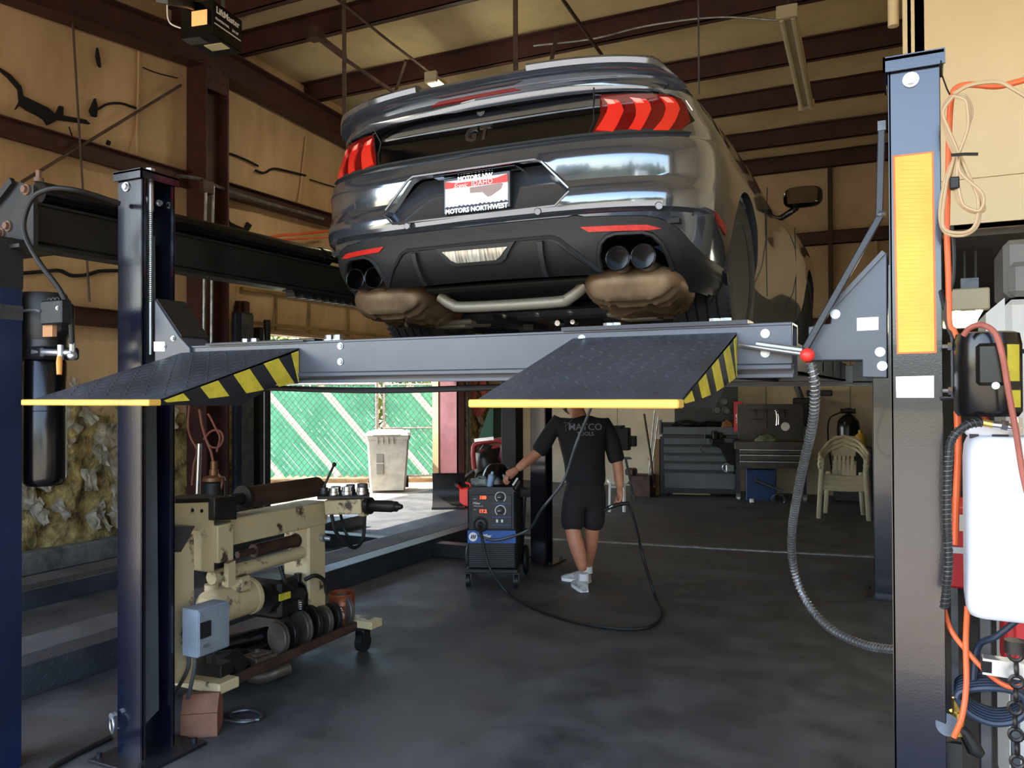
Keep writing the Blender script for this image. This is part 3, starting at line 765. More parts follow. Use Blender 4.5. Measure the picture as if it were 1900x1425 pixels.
def patch(b, poly, off0, off1, mode='x', nu=24, nv=4, flat=0.):
    """solid patch lying on the rear fascia over a polygon (x,z) that is monotone in x (or z)"""
    ax = 0 if mode == 'x' else 1
    us = sorted(set([round(p[ax], 4) for p in poly])); fine = []
    span = us[-1]-us[0]
    for a, c in zip(us, us[1:]):
        k = max(1, int(math.ceil((c-a)/span*nu)))
        fine += [a+(c-a)*i/k for i in range(k)]
    fine.append(us[-1])
    O = []; I = []
    n = len(poly)
    for u in fine:
        uu = min(max(u, us[0]+1e-4), us[-1]-1e-4); hits = []
        for i in range(n):
            p, q = poly[i], poly[(i+1) % n]
            if (p[ax]-uu)*(q[ax]-uu) < 0: hits.append(p[1-ax]+(q[1-ax]-p[1-ax])*(uu-p[ax])/(q[ax]-p[ax]))
        if len(hits) < 2: continue
        lo, hi = min(hits), max(hits); ro = []; ri = []
        for j in range(nv+1):
            w_ = lo+(hi-lo)*j/nv; x, z = (u, w_) if mode == 'x' else (w_, u)
            p = S(x, z); nn = SN(x, z)
            if flat: nn = (nn*(1-flat)+Vector((0, -1, 0))*flat).normalized()
            ro.append(b._v(p+nn*off1)); ri.append(b._v(p+nn*off0))
        O.append(ro); I.append(ri)
    for g in (O, I):
        for a, c in zip(g, g[1:]):
            for j in range(nv): b.face((a[j], a[j+1], c[j+1], c[j]))
    for e in (0, nv):
        for i in range(len(O)-1): b.face((O[i][e], O[i+1][e], I[i+1][e], I[i][e]))
    for e in (0, -1):
        for j in range(nv): b.face((O[e][j], O[e][j+1], I[e][j+1], I[e][j]))
    return b
# ---- body shell
T_ = [0, .1, .2, .3, .4, .5, .58, .66, .73, .79, .84, .88, .915, .945, .967, .983, .995, 1.0]
LEN = 4.78
def gside(y): return 1-.03*math.exp(-((y-2.25)/.75)**2)-.012*math.exp(-((y-3.9)/.4)**2)
def loop(z, inset=0., prof=None, zz=None):
    w_ = lerp(WDT, z)-inset; y0 = lerp(PRF, z)+inset; half = []
    for t in T_: half.append((t*w_, y0+.5*(1-(1-t**3.2)**(1/3.2))))
    y = y0+.5
    k = int((3.95-y)/.1)
    for i in range(1, k+1):
        yy = y+(3.95-y)*i/k; half.append((w_*gside(yy)/gside(y), yy))
    wf_ = half[-1][0]; fy = LEN-inset-.25*max(0, z-.55)
    for i in range(1, 13):
        a = i/12*PI/2; half.append((wf_*math.cos(a)**.62, 3.95+(fy-3.95)*math.sin(a)**.8))
    zz = z if zz is None else zz
    R_ = [(CX+x, CYB+y, CZ+zz) for x, y in half]
    L_ = [(CX-x, CYB+y, CZ+zz) for x, y in half[1:-1]][::-1]
    return R_+L_
def shell(levels, inset=0., top=True):
    b = M(); I = [[b._v(p) for p in loop(z, inset)] for z in levels]; n = len(I[0])
    for a, c in zip(I, I[1:]):
        for i in range(n): b.face((a[i], a[(i+1) % n], c[(i+1) % n], c[i]))
    b.face(I[0]); b.face(I[-1][::-1])
    return b
body = shell([.16, .2, .24, .27, .30, .33, .36, .40, .44, .47, .485, .493, .50, .512, .535, .56, .572, .585, .60, .615, .625, .64, .66, .69, .72, .75, .775, .785, .792, .80, .81, .835, .86, .89, .92, .945, .965, .973, .98, .991, 1.002, 1.008, 1.015, 1.03, 1.045]).build('body', [m_paint], car, smooth=32)
def cutter(b):
    o = b.build('cutter', m_trimd); return o
b = shell([.0, .3, .5, .7, .92], .035); inner = cutter(b)
ax_r, ax_f = CYB+1.0, CYB+3.72
cs = [inner]
for ya in (ax_r, ax_f):
    for s in (-1, 1):
        b = M(); b.cyl((CX+s*.5, ya, CZ+.345), (CX+s*1.2, ya, CZ+.345), .375, n=48); cs.append(cutter(b))
DT = [(-1.0, .255), (-.93, .30), (-.875, .36), (-.83, .425), (-.775, .458), (-.72, .470), (-.49, .477), (-.455, .487), (-.42, .482), (0, .482)]
DTOP = DT+[(-x, z) for x, z in DT[:-1]][::-1]
b = M(); b.prism([(CX+x, CZ+z) for x, z in [(-1.0, .05)]+DTOP+[(1.0, .05)]], 'y', CYB-.3, CYB+.62); cs.append(cutter(b))
PK = [(-.44, .572), (-.425, .560), (-.385, .522), (.385, .522), (.425, .560), (.44, .572), (.435, .59), (.32, .708), (.29, .722), (-.29, .722), (-.32, .708), (-.435, .59)]
b = M(); b.prism([(CX+x, CZ+z) for x, z in PK], 'y', CYB-.2, CYB+.16); cs.append(cutter(b))
cut(body, cs)
body.data.polygons.foreach_set('use_smooth', [True]*len(body.data.polygons)); body.data.set_sharp_from_angle(angle=D2R(28))
# licence plate pocket
b = M(); tlt = lambda z: CYB+.072+.26*(z-.52)
bv_ = [b._v((CX+x*1.02, tlt((z-.62)*1.03+.62), CZ+(z-.62)*1.03+.62)) for x, z in PK]; b.face(bv_)
bw_ = [b._v((CX+x*1.02, tlt((z-.62)*1.03+.62)+.008, CZ+(z-.62)*1.03+.62)) for x, z in PK]; b.face(bw_)
for i in range(len(PK)): b.face((bv_[i], bv_[(i+1) % len(PK)], bw_[(i+1) % len(PK)], bw_[i]))
pk = b.build('plate_pocket', m_paint, car)
b = M()
pts = [S(x, z)+Vector((0, -.002, 0)) for x, z in PK]
b.tube(pts, .0055, 6, True); b.build('pocket_edge', m_paint, pk)
b = M(); b.bx(CX-.2, CX+.2, CYB+.035, CYB+.125, CZ+.708, CZ+.722, .004); b.build('lamp_strip', m_pblk, pk)
# plate: frame, face and lettering
yp = CYB+.062
plate = M(); plate.bx(CX-.163, CX+.163, yp, yp+.012, CZ+.548, CZ+.706, .005); fr = plate.build('plate_frame', m_gloss, car)
m_pw = mat('plate_white', (240, 240, 240), .4); m_pr = mat('plate_red', (214, 52, 44), .4); m_pb = mat('plate_navy', (30, 34, 66), .5); m_pg = mat('plate_smudge', (150, 130, 128), .5)
b = M(); b.bx(CX-.15, CX+.15, yp-.0025, yp, CZ+.572, CZ+.69); b.mat(1)
b.prism([(CX-.15, CZ+.658), (CX+.15, CZ+.655), (CX+.15, CZ+.69), (CX+.09, CZ+.678), (CX-.09, CZ+.678), (CX-.15, CZ+.69)], 'y', yp-.0032, yp-.001)
b.mat(2)
tr = [(CX-.15, CZ+.572)]
for i in range(31): tr.append((CX-.15+.01*i, CZ+.577+(.007 if i % 2 else 0)*(.5+.5*((i*7) % 5)/4)))
tr.append((CX+.15, CZ+.572)); b.prism(tr, 'y', yp-.0032, yp-.001)
b.mat(3); b.prism([(CX-.03, CZ+.652), (CX+.115, CZ+.655), (CX+.13, CZ+.652), (CX+.12, CZ+.63), (CX+.07, CZ+.604), (CX+.055, CZ+.604), (CX+.03, CZ+.626), (CX-.028, CZ+.628)], 'y', yp-.0032, yp-.001)
b.build('plate_face', [m_pw, m_pr, m_pb, m_pg], fr, smooth=0)
mx = plane_mx(Vector((CX, yp-.002, CZ+.627))-car.location, (1, 0, 0), (0, 0, 1))
m_let = mat('white_lettering', (244, 244, 244), .45)
lettering('frame_lettering', [('MOTORS NW', .027, -.005, .066, dict(bold=.0012, depth=.001), 0), ('MOTORS NORTHWEST', .0285, 0, -.068, dict(bold=.0013, depth=.001, spacing=1.0), 0)], [m_let], fr, mx)
mx = plane_mx(Vector((CX, yp-.0045, CZ+.627))-car.location, (1, 0, 0), (0, 0, 1))
lettering('plate_lettering', [('Scenic', .026, -.075, .038, dict(shear=.35, depth=.0006), 0)], [m_let], fr, mx)
lettering('plate_lettering', [('IDAHO', .03, .03, .040, dict(depth=.0006, spacing=1.1), 0)], [m_let], fr, mx)
# black tail panel with the lamps
PB = [(-.875, .86), (-.868, .83), (-.84, .805), (-.80, .797), (-.4, .803), (0, .806), (.4, .803), (.80, .797), (.84, .805), (.868, .83), (.875, .86), (.868, .91), (.84, .95), (.79, .968), (.4, .972), (0, .975), (-.4, .972), (-.79, .968), (-.84, .95), (-.868, .91)]
b = M(); patch(b, PB, -.012, .004, 'x', 60, 6); tp = b.build('tail_panel', m_pblk, car, smooth=40)
b = M(); patch(b, [(-.87, .80), (-.84, .79), (0, .797), (.84, .79), (.87, .80), (.84, .806), (0, .806), (-.84, .806)], -.02, .012, 'x', 50, 2); b.build('panel_sill', m_trim, tp, smooth=40)
BARS = [[(.555, .955), (.600, .953), (.632, .900), (.618, .845), (.598, .800), (.525, .806), (.552, .853), (.574, .911)],
        [(.650, .953), (.700, .951), (.731, .902), (.717, .845), (.698, .798), (.650, .800), (.676, .850), (.674, .908)],
        [(.752, .953), (.792, .953), (.822, .907), (.816, .848), (.795, .798), (.742, .798), (.772, .849), (.778, .911)]]
LENS = [(.515, .80), (.80, .797), (.845, .812), (.862, .85), (.855, .905), (.83, .945), (.79, .962), (.54, .964), (.545, .90)]
for s in (1, -1):
    mir = lambda P: [(s*x, z) for x, z in P]
    b = M(); patch(b, mir(LENS), .003, .007, 'x', 30, 6); tl = b.build('tail_light', m_lampd, car, smooth=40)
    for BR in BARS:
        b = M()
        patch(b, mir(BR), .006, .014, 'z', 14, 2)
        (xa, za), (xb, zb) = BR[0], BR[1]
        b.mat(1); xm = xa+(xb-xa)*.62; k = .55
        patch(b, mir([(xa, za), (xm, zb), (BR[7][0]+(xm-xa)*.8+.002, BR[7][1]+.012), (BR[7][0]-.0, BR[7][1]+.012)]), .012, .0155, 'z', 4, 2)
        b.build('lamp_bar', [m_lamp, m_lampp], tl, smooth=40)
    b = M(); b.tube([S(s*x, z)+SN(s*x, z)*.008 for x, z in ((.525, .966), (.79, .965), (.835, .948), (.86, .905))], .0025, 5); b.build('lamp_edge', m_chr, tl)
    b = M(); b.tube([S(s*x, z)+SN(s*x, z)*.005 for x, z in ((.50, .80), (.518, .86), (.512, .92), (.528, .985))], .0028, 5); b.build('panel_gap', m_blk, tp)
# badge letters GT and round emblem
def badge_pt(x, z, o=.012): return S(x, z)+Vector((0, -o, 0))
o = badge_pt(.0, .875, .004)-car.location; mx = plane_mx(o, (1, 0, 0), (0, .12, 1))
lettering('badge_lettering', [('GT', .085, 0, 0, dict(shear=.12, depth=.005, bold=.003, spacing=1.15), 0)], [mat('dark_chrome', (170, 172, 176), .15, 1.)], tp, mx)
b = M(); p = badge_pt(.03, .962, 0); b.cyl(p, p+Vector((0, -.008, 0)), .016, n=24); b.torus(p+Vector((0, -.008, 0)), (0, 1, 0), .0155, .003, 24, 6); b.torus(p+Vector((0, -.009, 0)), (0, 1, 0), .007, .002, 18, 6); b.build('emblem', m_steel, tp)
# parking sensors
for x in (-.31, .31, .775, -.775):
    b = M(); p = S(x, .505+(0 if abs(x) < .5 else -.005)); n_ = SN(x, .52); b.cyl(p-n_*.004, p+n_*.003, .0125, n=20); b.torus(p+n_*.002, n_, .0135, .0016, 20, 5); b.build('parking_sensor', m_paint, car)
# spoiler on the boot lid edge
def spoiler_strip(b, x0, x1, prof, n=40, endtaper=True):
    rows = []
    for i in range(n+1):
        x = x0+(x1-x0)*i/n; t = abs(x)/.87; yb = .5*(1-(1-min(1, t)**3.2)**(1/3.2))
        k = 1.
        if endtaper: k = min(1, max(.12, ((.845-abs(x))/.09)))
        dz = -.018*(abs(x)/.8)**2
        rows.append([(CX+x, CYB+yb+dy, CZ+1.03+dz+(z-1.03)*k) for dy, z in prof])
    b.grid(rows, closed_u=True); b.face([b._v(p) for p in rows[0]]); b.face([b._v(p) for p in rows[-1]])
b = M(); spoiler_strip(b, -.84, .84, [(.055, 1.005), (.06, 1.05), (.035, 1.055), (.012, 1.065), (.0, 1.078), (.008, 1.09), (.04, 1.095), (.16, 1.075), (.26, 1.05), (.26, 1.01)])
sp = b.build('spoiler', m_paint, car, smooth=40)
for s in (-1, 1):
    b = M(); prof = [(.0, 1.078), (-.006, 1.098), (.003, 1.110), (.03, 1.114), (.13, 1.10), (.16, 1.075)]
    spoiler_strip(b, s*.262, s*.82, prof, 30, True); b.build('spoiler_flap', m_paint, sp, smooth=40)
b = M(); patch(b, [(-.215, 1.022), (.215, 1.022), (.205, 1.04), (-.205, 1.04)], -.02, .004, 'x', 14, 1); b.build('brake_light', mat('dark_brake_lens', (110, 22, 20), .2, coat=.5), car)
b = M()
for s in (-1, 1): b.tube([S(s*x, z)+SN(s*x, z)*.002 for x, z in ((.775, .978), (.785, 1.0), (.79, 1.04))], .003, 5)
b.build('lid_gap', m_blk, car)
# boot lid top, roof and glass
b = M(); rows = []
for y, wl_, z in ((.06, .78, 1.04), (.2, .80, 1.05), (.5, .78, 1.055), (.8, .77, 1.06)):
    rows.append([(CX+wl_*t, CYB+y+(.4*abs(t)**4 if y < .3 else 0), CZ+z-.015*t*t) for t in [i/8-1 for i in range(17)]])
b.grid(rows); b.build('boot_lid', m_paint, car)
secs = [(.55, .74, .70, 1.05), (.85, .75, .66, 1.17), (1.25, .76, .60, 1.31), (1.65, .77, .565, 1.375), (2.1, .77, .56, 1.385), (2.5, .77, .57, 1.35), (2.9, .77, .62, 1.22), (3.3, .76, .70, 1.03)]
rows = []
for y, wb, wt, zt in secs:
    r = []
    for k in range(5): r.append((CX-wb+(wb-wt)*k/4, CYB+y, CZ+1.0+(zt-1.02)*k/4))
    for t in (-.8, -.5, 0, .5, .8): r.append((CX+wt*t*1.05, CYB+y, CZ+zt+.02*(1-t*t)))
    for k in range(4, -1, -1): r.append((CX+wb-(wb-wt)*k/4, CYB+y, CZ+1.0+(zt-1.02)*k/4))
    rows.append(r)
b = M(); b.grid(rows); b.build('glasshouse', m_glass, car, smooth=50)
b = M(); b.grid([[Vector(p)+Vector((0, 0, .004)) for p in r[4:10]] for r in rows[2:6]])
for s in (0, -1):
    b.grid([[Vector(r[s if s == 0 else -1])+Vector(((-.006 if s == 0 else .006), 0, .0)), Vector(r[2 if s == 0 else -3])+Vector(((-.006 if s == 0 else .006), 0, .01)), Vector(r[4 if s == 0 else -5])+Vector((0, 0, .006))] for r in rows[0:4]])
b.build('roof', m_paint, car, smooth=50)
# diffuser with exhaust arches
def arch(s):
    P = [(.515, .275), (.522, .33), (.540, .375), (.565, .398), (.60, .409), (.70, .411), (.735, .400), (.762, .370), (.775, .33), (.782, .28), (.80, .235)]
    return [(s*x, z) for x, z in P]
bot = [(-.925, .215), (-.86, .205)]+arch(-1)[::-1]+[(-.50, .268), (0, .272), (.50, .268)]+arch(1)+[(.86, .205), (.925, .215)]
top = [(.93, .298), (.875, .358), (.83, .423), (.775, .456), (.72, .468), (.49, .475), (.455, .485), (.42, .480), (-.42, .480), (-.455, .485), (-.49, .475), (-.72, .468), (-.775, .456), (-.83, .423), (-.875, .358), (-.93, .298)]
b = M(); patch(b, bot+top, -.02, .006, 'x', 170, 8); 
for s in (-1, 1):
    rows = []
    for i in range(9):
        y = .26+.30*i/8; r = []
        for z in (.215, .23, .25, .28):
            w_ = lerp(WDT, z); tt = min(1, max(0, (y-lerp(PRF, z))/.5)); x = w_*(1-(1-tt)**3.2)**(1/3.2)
            r.append((CX+s*(x+.006+.012*(z < .22)), CYB+y, CZ+z-.02*(i/8)))
        rows.append(r)
    b.grid(rows); b.grid([[Vector(p)-Vector((s*.02, 0, 0)) for p in r] for r in rows])
df = b.build('diffuser', m_trim, car, smooth=40)
b = M(); patch(b, [(-.345, .40), (.345, .40), (.495, .275), (.3, .276), (-.3, .276), (-.495, .275)], .004, .010, 'x', 40, 4); b.build('diffuser_insert', m_trimd, df, smooth=40)
for s in (-1, 1):
    b = M(); b.tube([S(s*x, z)+SN(s*x, z)*.012 for x, z in ((.0, .415), (.34, .413), (.372, .402), (.44, .345), (.512, .283))], .008, 6); b.build('diffuser_edge', m_trim, df)
    b = M(); b.tube([S(x, z)+SN(x, z)*.008 for x, z in arch(s)[:-1]], .010, 6); b.build('arch_lip', m_trim, df)
    b = M(); patch(b, [(s*.29, .400), (s*.312, .400), (s*.302, .283), (s*.284, .283)], .008, .03, 'z', 6, 1); b.build('fin', m_trim, df)
    b = M(); patch(b, [(s*.468, .441), (s*.755, .438), (s*.768, .424), (s*.74, .417), (s*.482, .420)], .002, .012, 'x', 16, 2); b.build('reflector', m_refl, df, smooth=40)
b = M(); patch(b, [(-.19, .408), (.19, .408), (.125, .337), (-.125, .337)], .006, .024, 'x', 24, 3); rv = b.build('reverse_light_housing', m_trim, df, smooth=40)
b = M(); patch(b, [(-.155, .393), (.155, .391), (.108, .350), (-.108, .350)], .02, .028, 'x', 20, 3); b.build('reverse_light', m_clear, rv, smooth=40)
# exhaust tips, mufflers, underbody
for s in (-1, 1):
    for x in (.592, .697):
        b = M(); p = Vector((CX+s*x, CYB+rear(.65, .32)-.01, CZ+.318)); b.pipe(p, p+Vector((0, .2, .0)), .052, .046, 28); b.cyl(p+Vector((0, .1, 0)), p+Vector((0, .12, 0)), .046, n=20); b.torus(p, (0, 1, 0), .0495, .0035, 28, 6)
        b.build('exhaust_tip', mat('black_chrome_tip', (52, 52, 54), .2, .9), car)
    # ribbed muffler
    rows = []
    for j in range(25):
        v = -PI/2+PI*j/24; r = []
        for i in range(72):
            u = 2*PI*i/72
            def se(c, e): return math.copysign(abs(c)**e, c)
            x = .215*se(math.cos(v), .4)*se(math.cos(u), .5)*(1-.18*(math.sin(v) < 0)*-math.sin(v)); y = .2*se(math.cos(v), .4)*se(math.sin(u), .5); z = .085*se(math.sin(v), .75)
            rib = .015*math.sin(y*120)*min(1, max(0, (.02-z)/.03))*min(1, max(0, (.2-abs(x))/.04)); z += .0
            r.append((CX+s*.60+x, CYB+.43+y, CZ+.225+z*.9+rib-.12*(y+.1)))
        rows.append(r)
    b = M(); b.grid(rows, closed_u=True); mf = b.build('muffler', m_alu, car, smooth=60)
    b = M(); b.tube(spline([(CX+s*.5, CYB+.56, CZ+.2), (CX+s*.46, CYB+.75, CZ+.19), (CX+s*.3, CYB+.95, CZ+.22), (CX+s*.2, CYB+1.4, CZ+.2), (CX+s*.18, CYB+2.6, CZ+.18)], 6), .035, 12); b.build('exhaust_pipe', m_alu2, car)
    b = M(); b.bx(CX+s*.36, CX+s*.72, CYB+.66, CYB+.9, CZ+.135, CZ+.16, .01); b.bx(CX+s*.42, CX+s*.6, CYB+.7, CYB+.8, CZ+.12, CZ+.14, .006); b.build('control_arm', m_cross, car)
    b = M(); b.bar((CX+s*.25, CYB+.95, CZ+.16), (CX+s*.72, CYB+1.0, CZ+.2), .06, .05, ch=.01); b.bar((CX+s*.3, CYB+1.25, CZ+.18), (CX+s*.72, CYB+1.0, CZ+.16), .05, .04, ch=.01); b.build('suspension_link', m_under, car)
    b = M(); b.lathe([(0, 0), (.05, 0), (.055, .05), (.05, .22), (0, .22)], (CX+s*.5, CYB+.95, CZ+.2), (0, 0, 1), 16); b.build('spring', m_under, car)
b = M(); b.tube(spline([(CX-.36, CYB+.36, CZ+.24), (CX-.30, CYB+.37, CZ+.20), (CX-.22, CYB+.38, CZ+.185), (CX+.22, CYB+.38, CZ+.185), (CX+.30, CYB+.37, CZ+.20), (CX+.38, CYB+.36, CZ+.25)], 8), .026, 12); b.build('crossmember', m_cross, car)
b = M(); b.bx(CX-.42, CX+.42, CYB+.3, CYB+.9, CZ+.25, CZ+.28, .01); b.bx(CX-.7, CX+.7, CYB+.9, CYB+3.6, CZ+.2, CZ+.24); b.bx(CX-.84, CX+.84, CYB+.16, CYB+.62, CZ+.44, CZ+.46); b.bx(CX-.62, CX+.62, CYB+.62, CYB+1.45, CZ+.36, CZ+.4); b.build('floor_pan', m_under, car)
b = M(); b.bar((CX-.55, CYB+.75, CZ+.17), (CX+.55, CYB+.75, CZ+.17), .08, .06, ch=.015); b.bar((CX-.2, CYB+.56, CZ+.15), (CX-.08, CYB+.95, CZ+.12), .05, .03); b.bar((CX-.08, CYB+.75, CZ+.11), (CX-.2, CYB+.95, CZ+.12), .05, .03); b.build('subframe', m_under, car)
b = M(); b.lathe([(0, -.16), (.08, -.15), (.11, -.05), (.11, .05), (.08, .15), (0, .16)], (CX+.05, CYB+.98, CZ+.2), (0, 1, 0), 20); b.build('differential', m_under, car)
for x in (-.15, .03, .2): M().bolt((CX+x, CYB+.62, CZ+.165), (0, -.3, -1), .011, .016).build('underbody_bolt', m_zinc, car)
M().cyl((CX+.09, CYB+.78, CZ+.125), (CX+.09, CYB+.72, CZ+.122), .014, n=14).build('bush', m_chr, car); M().cyl((CX+.17, CYB+.78, CZ+.125), (CX+.17, CYB+.72, CZ+.125), .012, n=14).build('bush', m_chr, car)
# side marker
for s in (1, -1):
    b = M(); y0 = .40
    def sp_(y, z, o):
        w_ = lerp(WDT, z); tt = min(1, (y-lerp(PRF, z))/.5); return (CX+s*(w_*(1-(1-tt)**3.2)**(1/3.2)+o), CYB+y, CZ+z)
    q = [(.33, .505), (.50, .475), (.515, .44), (.40, .462)]
    A = [b._v(sp_(y, z, .006)) for y, z in q]; B_ = [b._v(sp_(y, z, -.006)) for y, z in q]
    b.face(A)
    for i in range(4): b.face((A[i], A[(i+1) % 4], B_[(i+1) % 4], B_[i]))
    b.build('side_marker', mat('side_marker_red', (150, 48, 40), .25), car, smooth=0)
# wheels
def wheel(x, ya, s):
    o = (CX+x, ya, CZ+.348)
    b = M(); hw = .14
    prof = []
    R_ = .348
    prof += [(.235, -hw+.012), (.25, -hw), (.30, -hw-.004), (.328, -hw+.008), (.342, -hw+.028)]
    for k in range(5):
        a = -hw+.034+k*.0476
        prof += [(R_, a), (R_, a+.037), (R_-.011, a+.039), (R_-.011, a+.0445)]
    prof = prof[:-2]
    prof += [(.342, hw-.028), (.328, hw-.008), (.30, hw+.004), (.25, hw), (.235, hw-.012)]
    b.lathe(prof, o, (1, 0, 0), 64)
    for k in range(64):                       # cross cuts of the tread shoulder blocks
        a = 2*PI*k/64
        for e in (-1, 1):
            p0 = Vector(o)+Vector((e*(hw-.004), math.cos(a)*.335, math.sin(a)*.335)); p1 = Vector(o)+Vector((e*(hw-.055), math.cos(a+.05)*.3495, math.sin(a+.05)*.3495))
            b.bar(p0, p1, .012, .003, up=(0, math.cos(a), math.sin(a)))
    t = b.build('tyre', m_tyre, car, smooth=30)
    b = M(); b.pipe((o[0]-hw+.02, ya, o[2]), (o[0]+hw-.01, ya, o[2]), .245, .232, 40); b.cyl((o[0]+s*.06, ya, o[2]), (o[0]+s*.1, ya, o[2]), .055, n=20)
    for k in range(10):
        a = 2*PI*k/10; b.bar((o[0]+s*.085, ya+math.cos(a)*.04, o[2]+math.sin(a)*.04), (o[0]+s*.115, ya+math.cos(a)*.238, o[2]+math.sin(a)*.238), .03, .02, up=(1, 0, 0), ch=.004)
    b.build('rim', m_rim, car)
    b = M(); b.cyl((o[0]+s*.02, ya, o[2]), (o[0]+s*.035, ya, o[2]), .175, n=32); b.build('brake_disc', m_steel, car)
    b = M(); b.bx(o[0]+s*.0, o[0]+s*.06, ya-.19, ya-.1, o[2]-.07, o[2]+.07, .01); b.build('brake_caliper', m_zinc, car)
for s in (-1, 1):
    wheel(s*.79, ax_r, s); wheel(s*.79, ax_f, s)
# door mirrors
for s in (-1, 1):
    b = M(); y = CYB+2.72; c0 = Vector((CX+s*1.01, y, CZ+1.07))
    rows = []
    for j in range(9):
        v = -PI/2+PI*j/8; r = []
        for i in range(20):
            u = 2*PI*i/20; r.append(c0+Vector((.125*math.copysign(abs(math.cos(u))**.6, math.cos(u))*math.cos(v)**.6, .05*math.sin(v)+(.02 if j > 4 else 0), .07*math.copysign(abs(math.sin(u))**.6, math.sin(u))*math.cos(v)**.6)))
        rows.append(r)
    b.grid(rows, closed_u=True); b.bar((CX+s*.84, y+.02, CZ+.93), (CX+s*.98, y+.02, CZ+1.01), .05, .035, ch=.01)
    mr = b.build('door_mirror', m_gloss, car, smooth=60)
    b = M(); b.prism([(c0.x+dx, c0.z+dz) for dx, dz in ((-.09, -.05), (.07, -.055), (.095, -.03), (.098, .03), (.07, .055), (-.07, .055), (-.095, .03))], 'y', y-.056, y-.048); b.build('mirror_glass', mat('mirror_glass', (110, 110, 112), .03, 1.), mr, smooth=0)
    b = M()
    b.tube(spline([(CX+s*(lerp(WDT, .6)*gside(yy)+.001), CYB+yy, CZ+zz) for yy, zz in ((1.62, .3), (1.6, .6), (1.66, .9))], 6), .003, 5); b.tube(spline([(CX+s*(lerp(WDT, .6)*gside(yy)-.003), CYB+yy, CZ+zz) for yy, zz in ((2.86, .28), (2.9, .6), (2.86, .9))], 6), .003, 5)
    b.build('door_gap', m_blk, car)
# ================================================================== pipe bending machine and what lies on it
m_cream = mat('chipped_cream_enamel', (208, 190, 150), .5, rgb2=(186, 166, 126), scale=4)
def chipped(name, rgb, chip, scale=22):
    """enamel with dark chips of their own shape"""
    m_ = mat(name, rgb, .5, rgb2=chip, scale=scale, thresh=(.33, .36), detail=8); return m_
m_crm = mat('cream_enamel_with_chips', (196, 178, 138), .5, rgb2=(70, 56, 42), scale=9, thresh=(.36, .43), detail=12)
m_oil = mat('oily_dark_steel', (54, 50, 46), .45, .5, rgb2=(34, 32, 30), scale=9)
m_rust = mat('brown_rusty_steel', (86, 62, 50), .55, .3, rgb2=(58, 42, 36), scale=8)
m_die = mat('bare_die_steel', (116, 108, 100), .45, .55, rgb2=(84, 74, 66), scale=7)
m_boxg = mat('grey_blue_box', (128, 138, 148), .45, rgb2=(112, 120, 128), scale=8)
m_card = mat('brown_box', (142, 98, 76), .8, rgb2=(118, 80, 62), scale=6)
PX_ = -3.1
a = lambda px, py, X=PX_: at(px, py, X=X)
bend = thing('pipe_bender', 'cream chipped pipe bending machine on casters beside the left lift post', 'machine', (-3.4, 3.3, 0))
def zx(py, px, X=PX_): return at(px, py, X=X).z
yA, yB = a(436, 965).y, a(608, 926).y
# main beam
b = M(); zt, zb = a(520, 946).z, a(520, 992).z; b.bx(PX_-.16, PX_, yA-.02, yB, zb, zt, .006); mb_ = b.build('main_beam', m_crm, bend)
b = M(); yl0, yl1 = a(575, 1000).y, a(608, 1000).y; b.bx(PX_-.2, PX_-.01, yl0, yl1, .17, zb+.02, .012); b.bar((PX_-.1, yl0-.02, zb+.02), (PX_-.1, yl1, zb+.05), .2, .02); lg = b.build('rear_leg', m_crm, bend)
b = M(); p = a(598, 998); b.cyl((PX_-.01, p.y, p.z), (PX_+.02, p.y, p.z), .022, n=16); b.cyl((PX_+.02, p.y, p.z), (PX_+.05, p.y+.01, p.z-.005), .012, n=10); b.build('adjusting_bolt', m_zinc, lg)
b = M(); z0 = a(500, 1046).z; b.tube([(PX_-.06, yA-.1, z0-.01), (PX_-.06, yl0+.08, z0)], .035, 14); b.build('stay_tube', m_crm, bend)
# C shaped head at the near end, its face turned to the middle of the shop
XH = -3.08
def px_prism(b, qs, X, th): 
    pp = [at(*q, X=X) for q in qs]; b.prism([(p.y, p.z) for p in pp], 'x', X-th, X)
b = M(); px_prism(b, ((318, 934), (398, 931), (398, 1063), (374, 1060), (374, 984), (318, 980)), XH, .2)
hd2 = b.build('bending_head', m_crm, bend, bevel=.006)
b = M(); px_prism(b, ((404, 976), (434, 968), (434, 1040), (404, 1046)), XH+.03, .16); b.build('clamp_block', m_crm, bend, bevel=.008)
b = M(); px_prism(b, ((424, 1046), (437, 1040), (437, 1085), (424, 1090)), XH+.01, .03); b.build('hanger_strap', m_crm, bend)
b = M(); px_prism(b, ((398, 924), (440, 921), (440, 964), (398, 966)), XH+.04, .26); px_prism(b, ((325, 926), (398, 924), (398, 932), (325, 934)), XH, .2); b.build('die_block', m_oil, bend, bevel=.004)
for q in ((357, 947), (374, 948)): M().cyl(at(*q, X=XH)+Vector((-.003, 0, 0)), at(*q, X=XH)+Vector((.002, 0, 0)), .009, n=12).build('bolt_hole', m_dark, hd2)
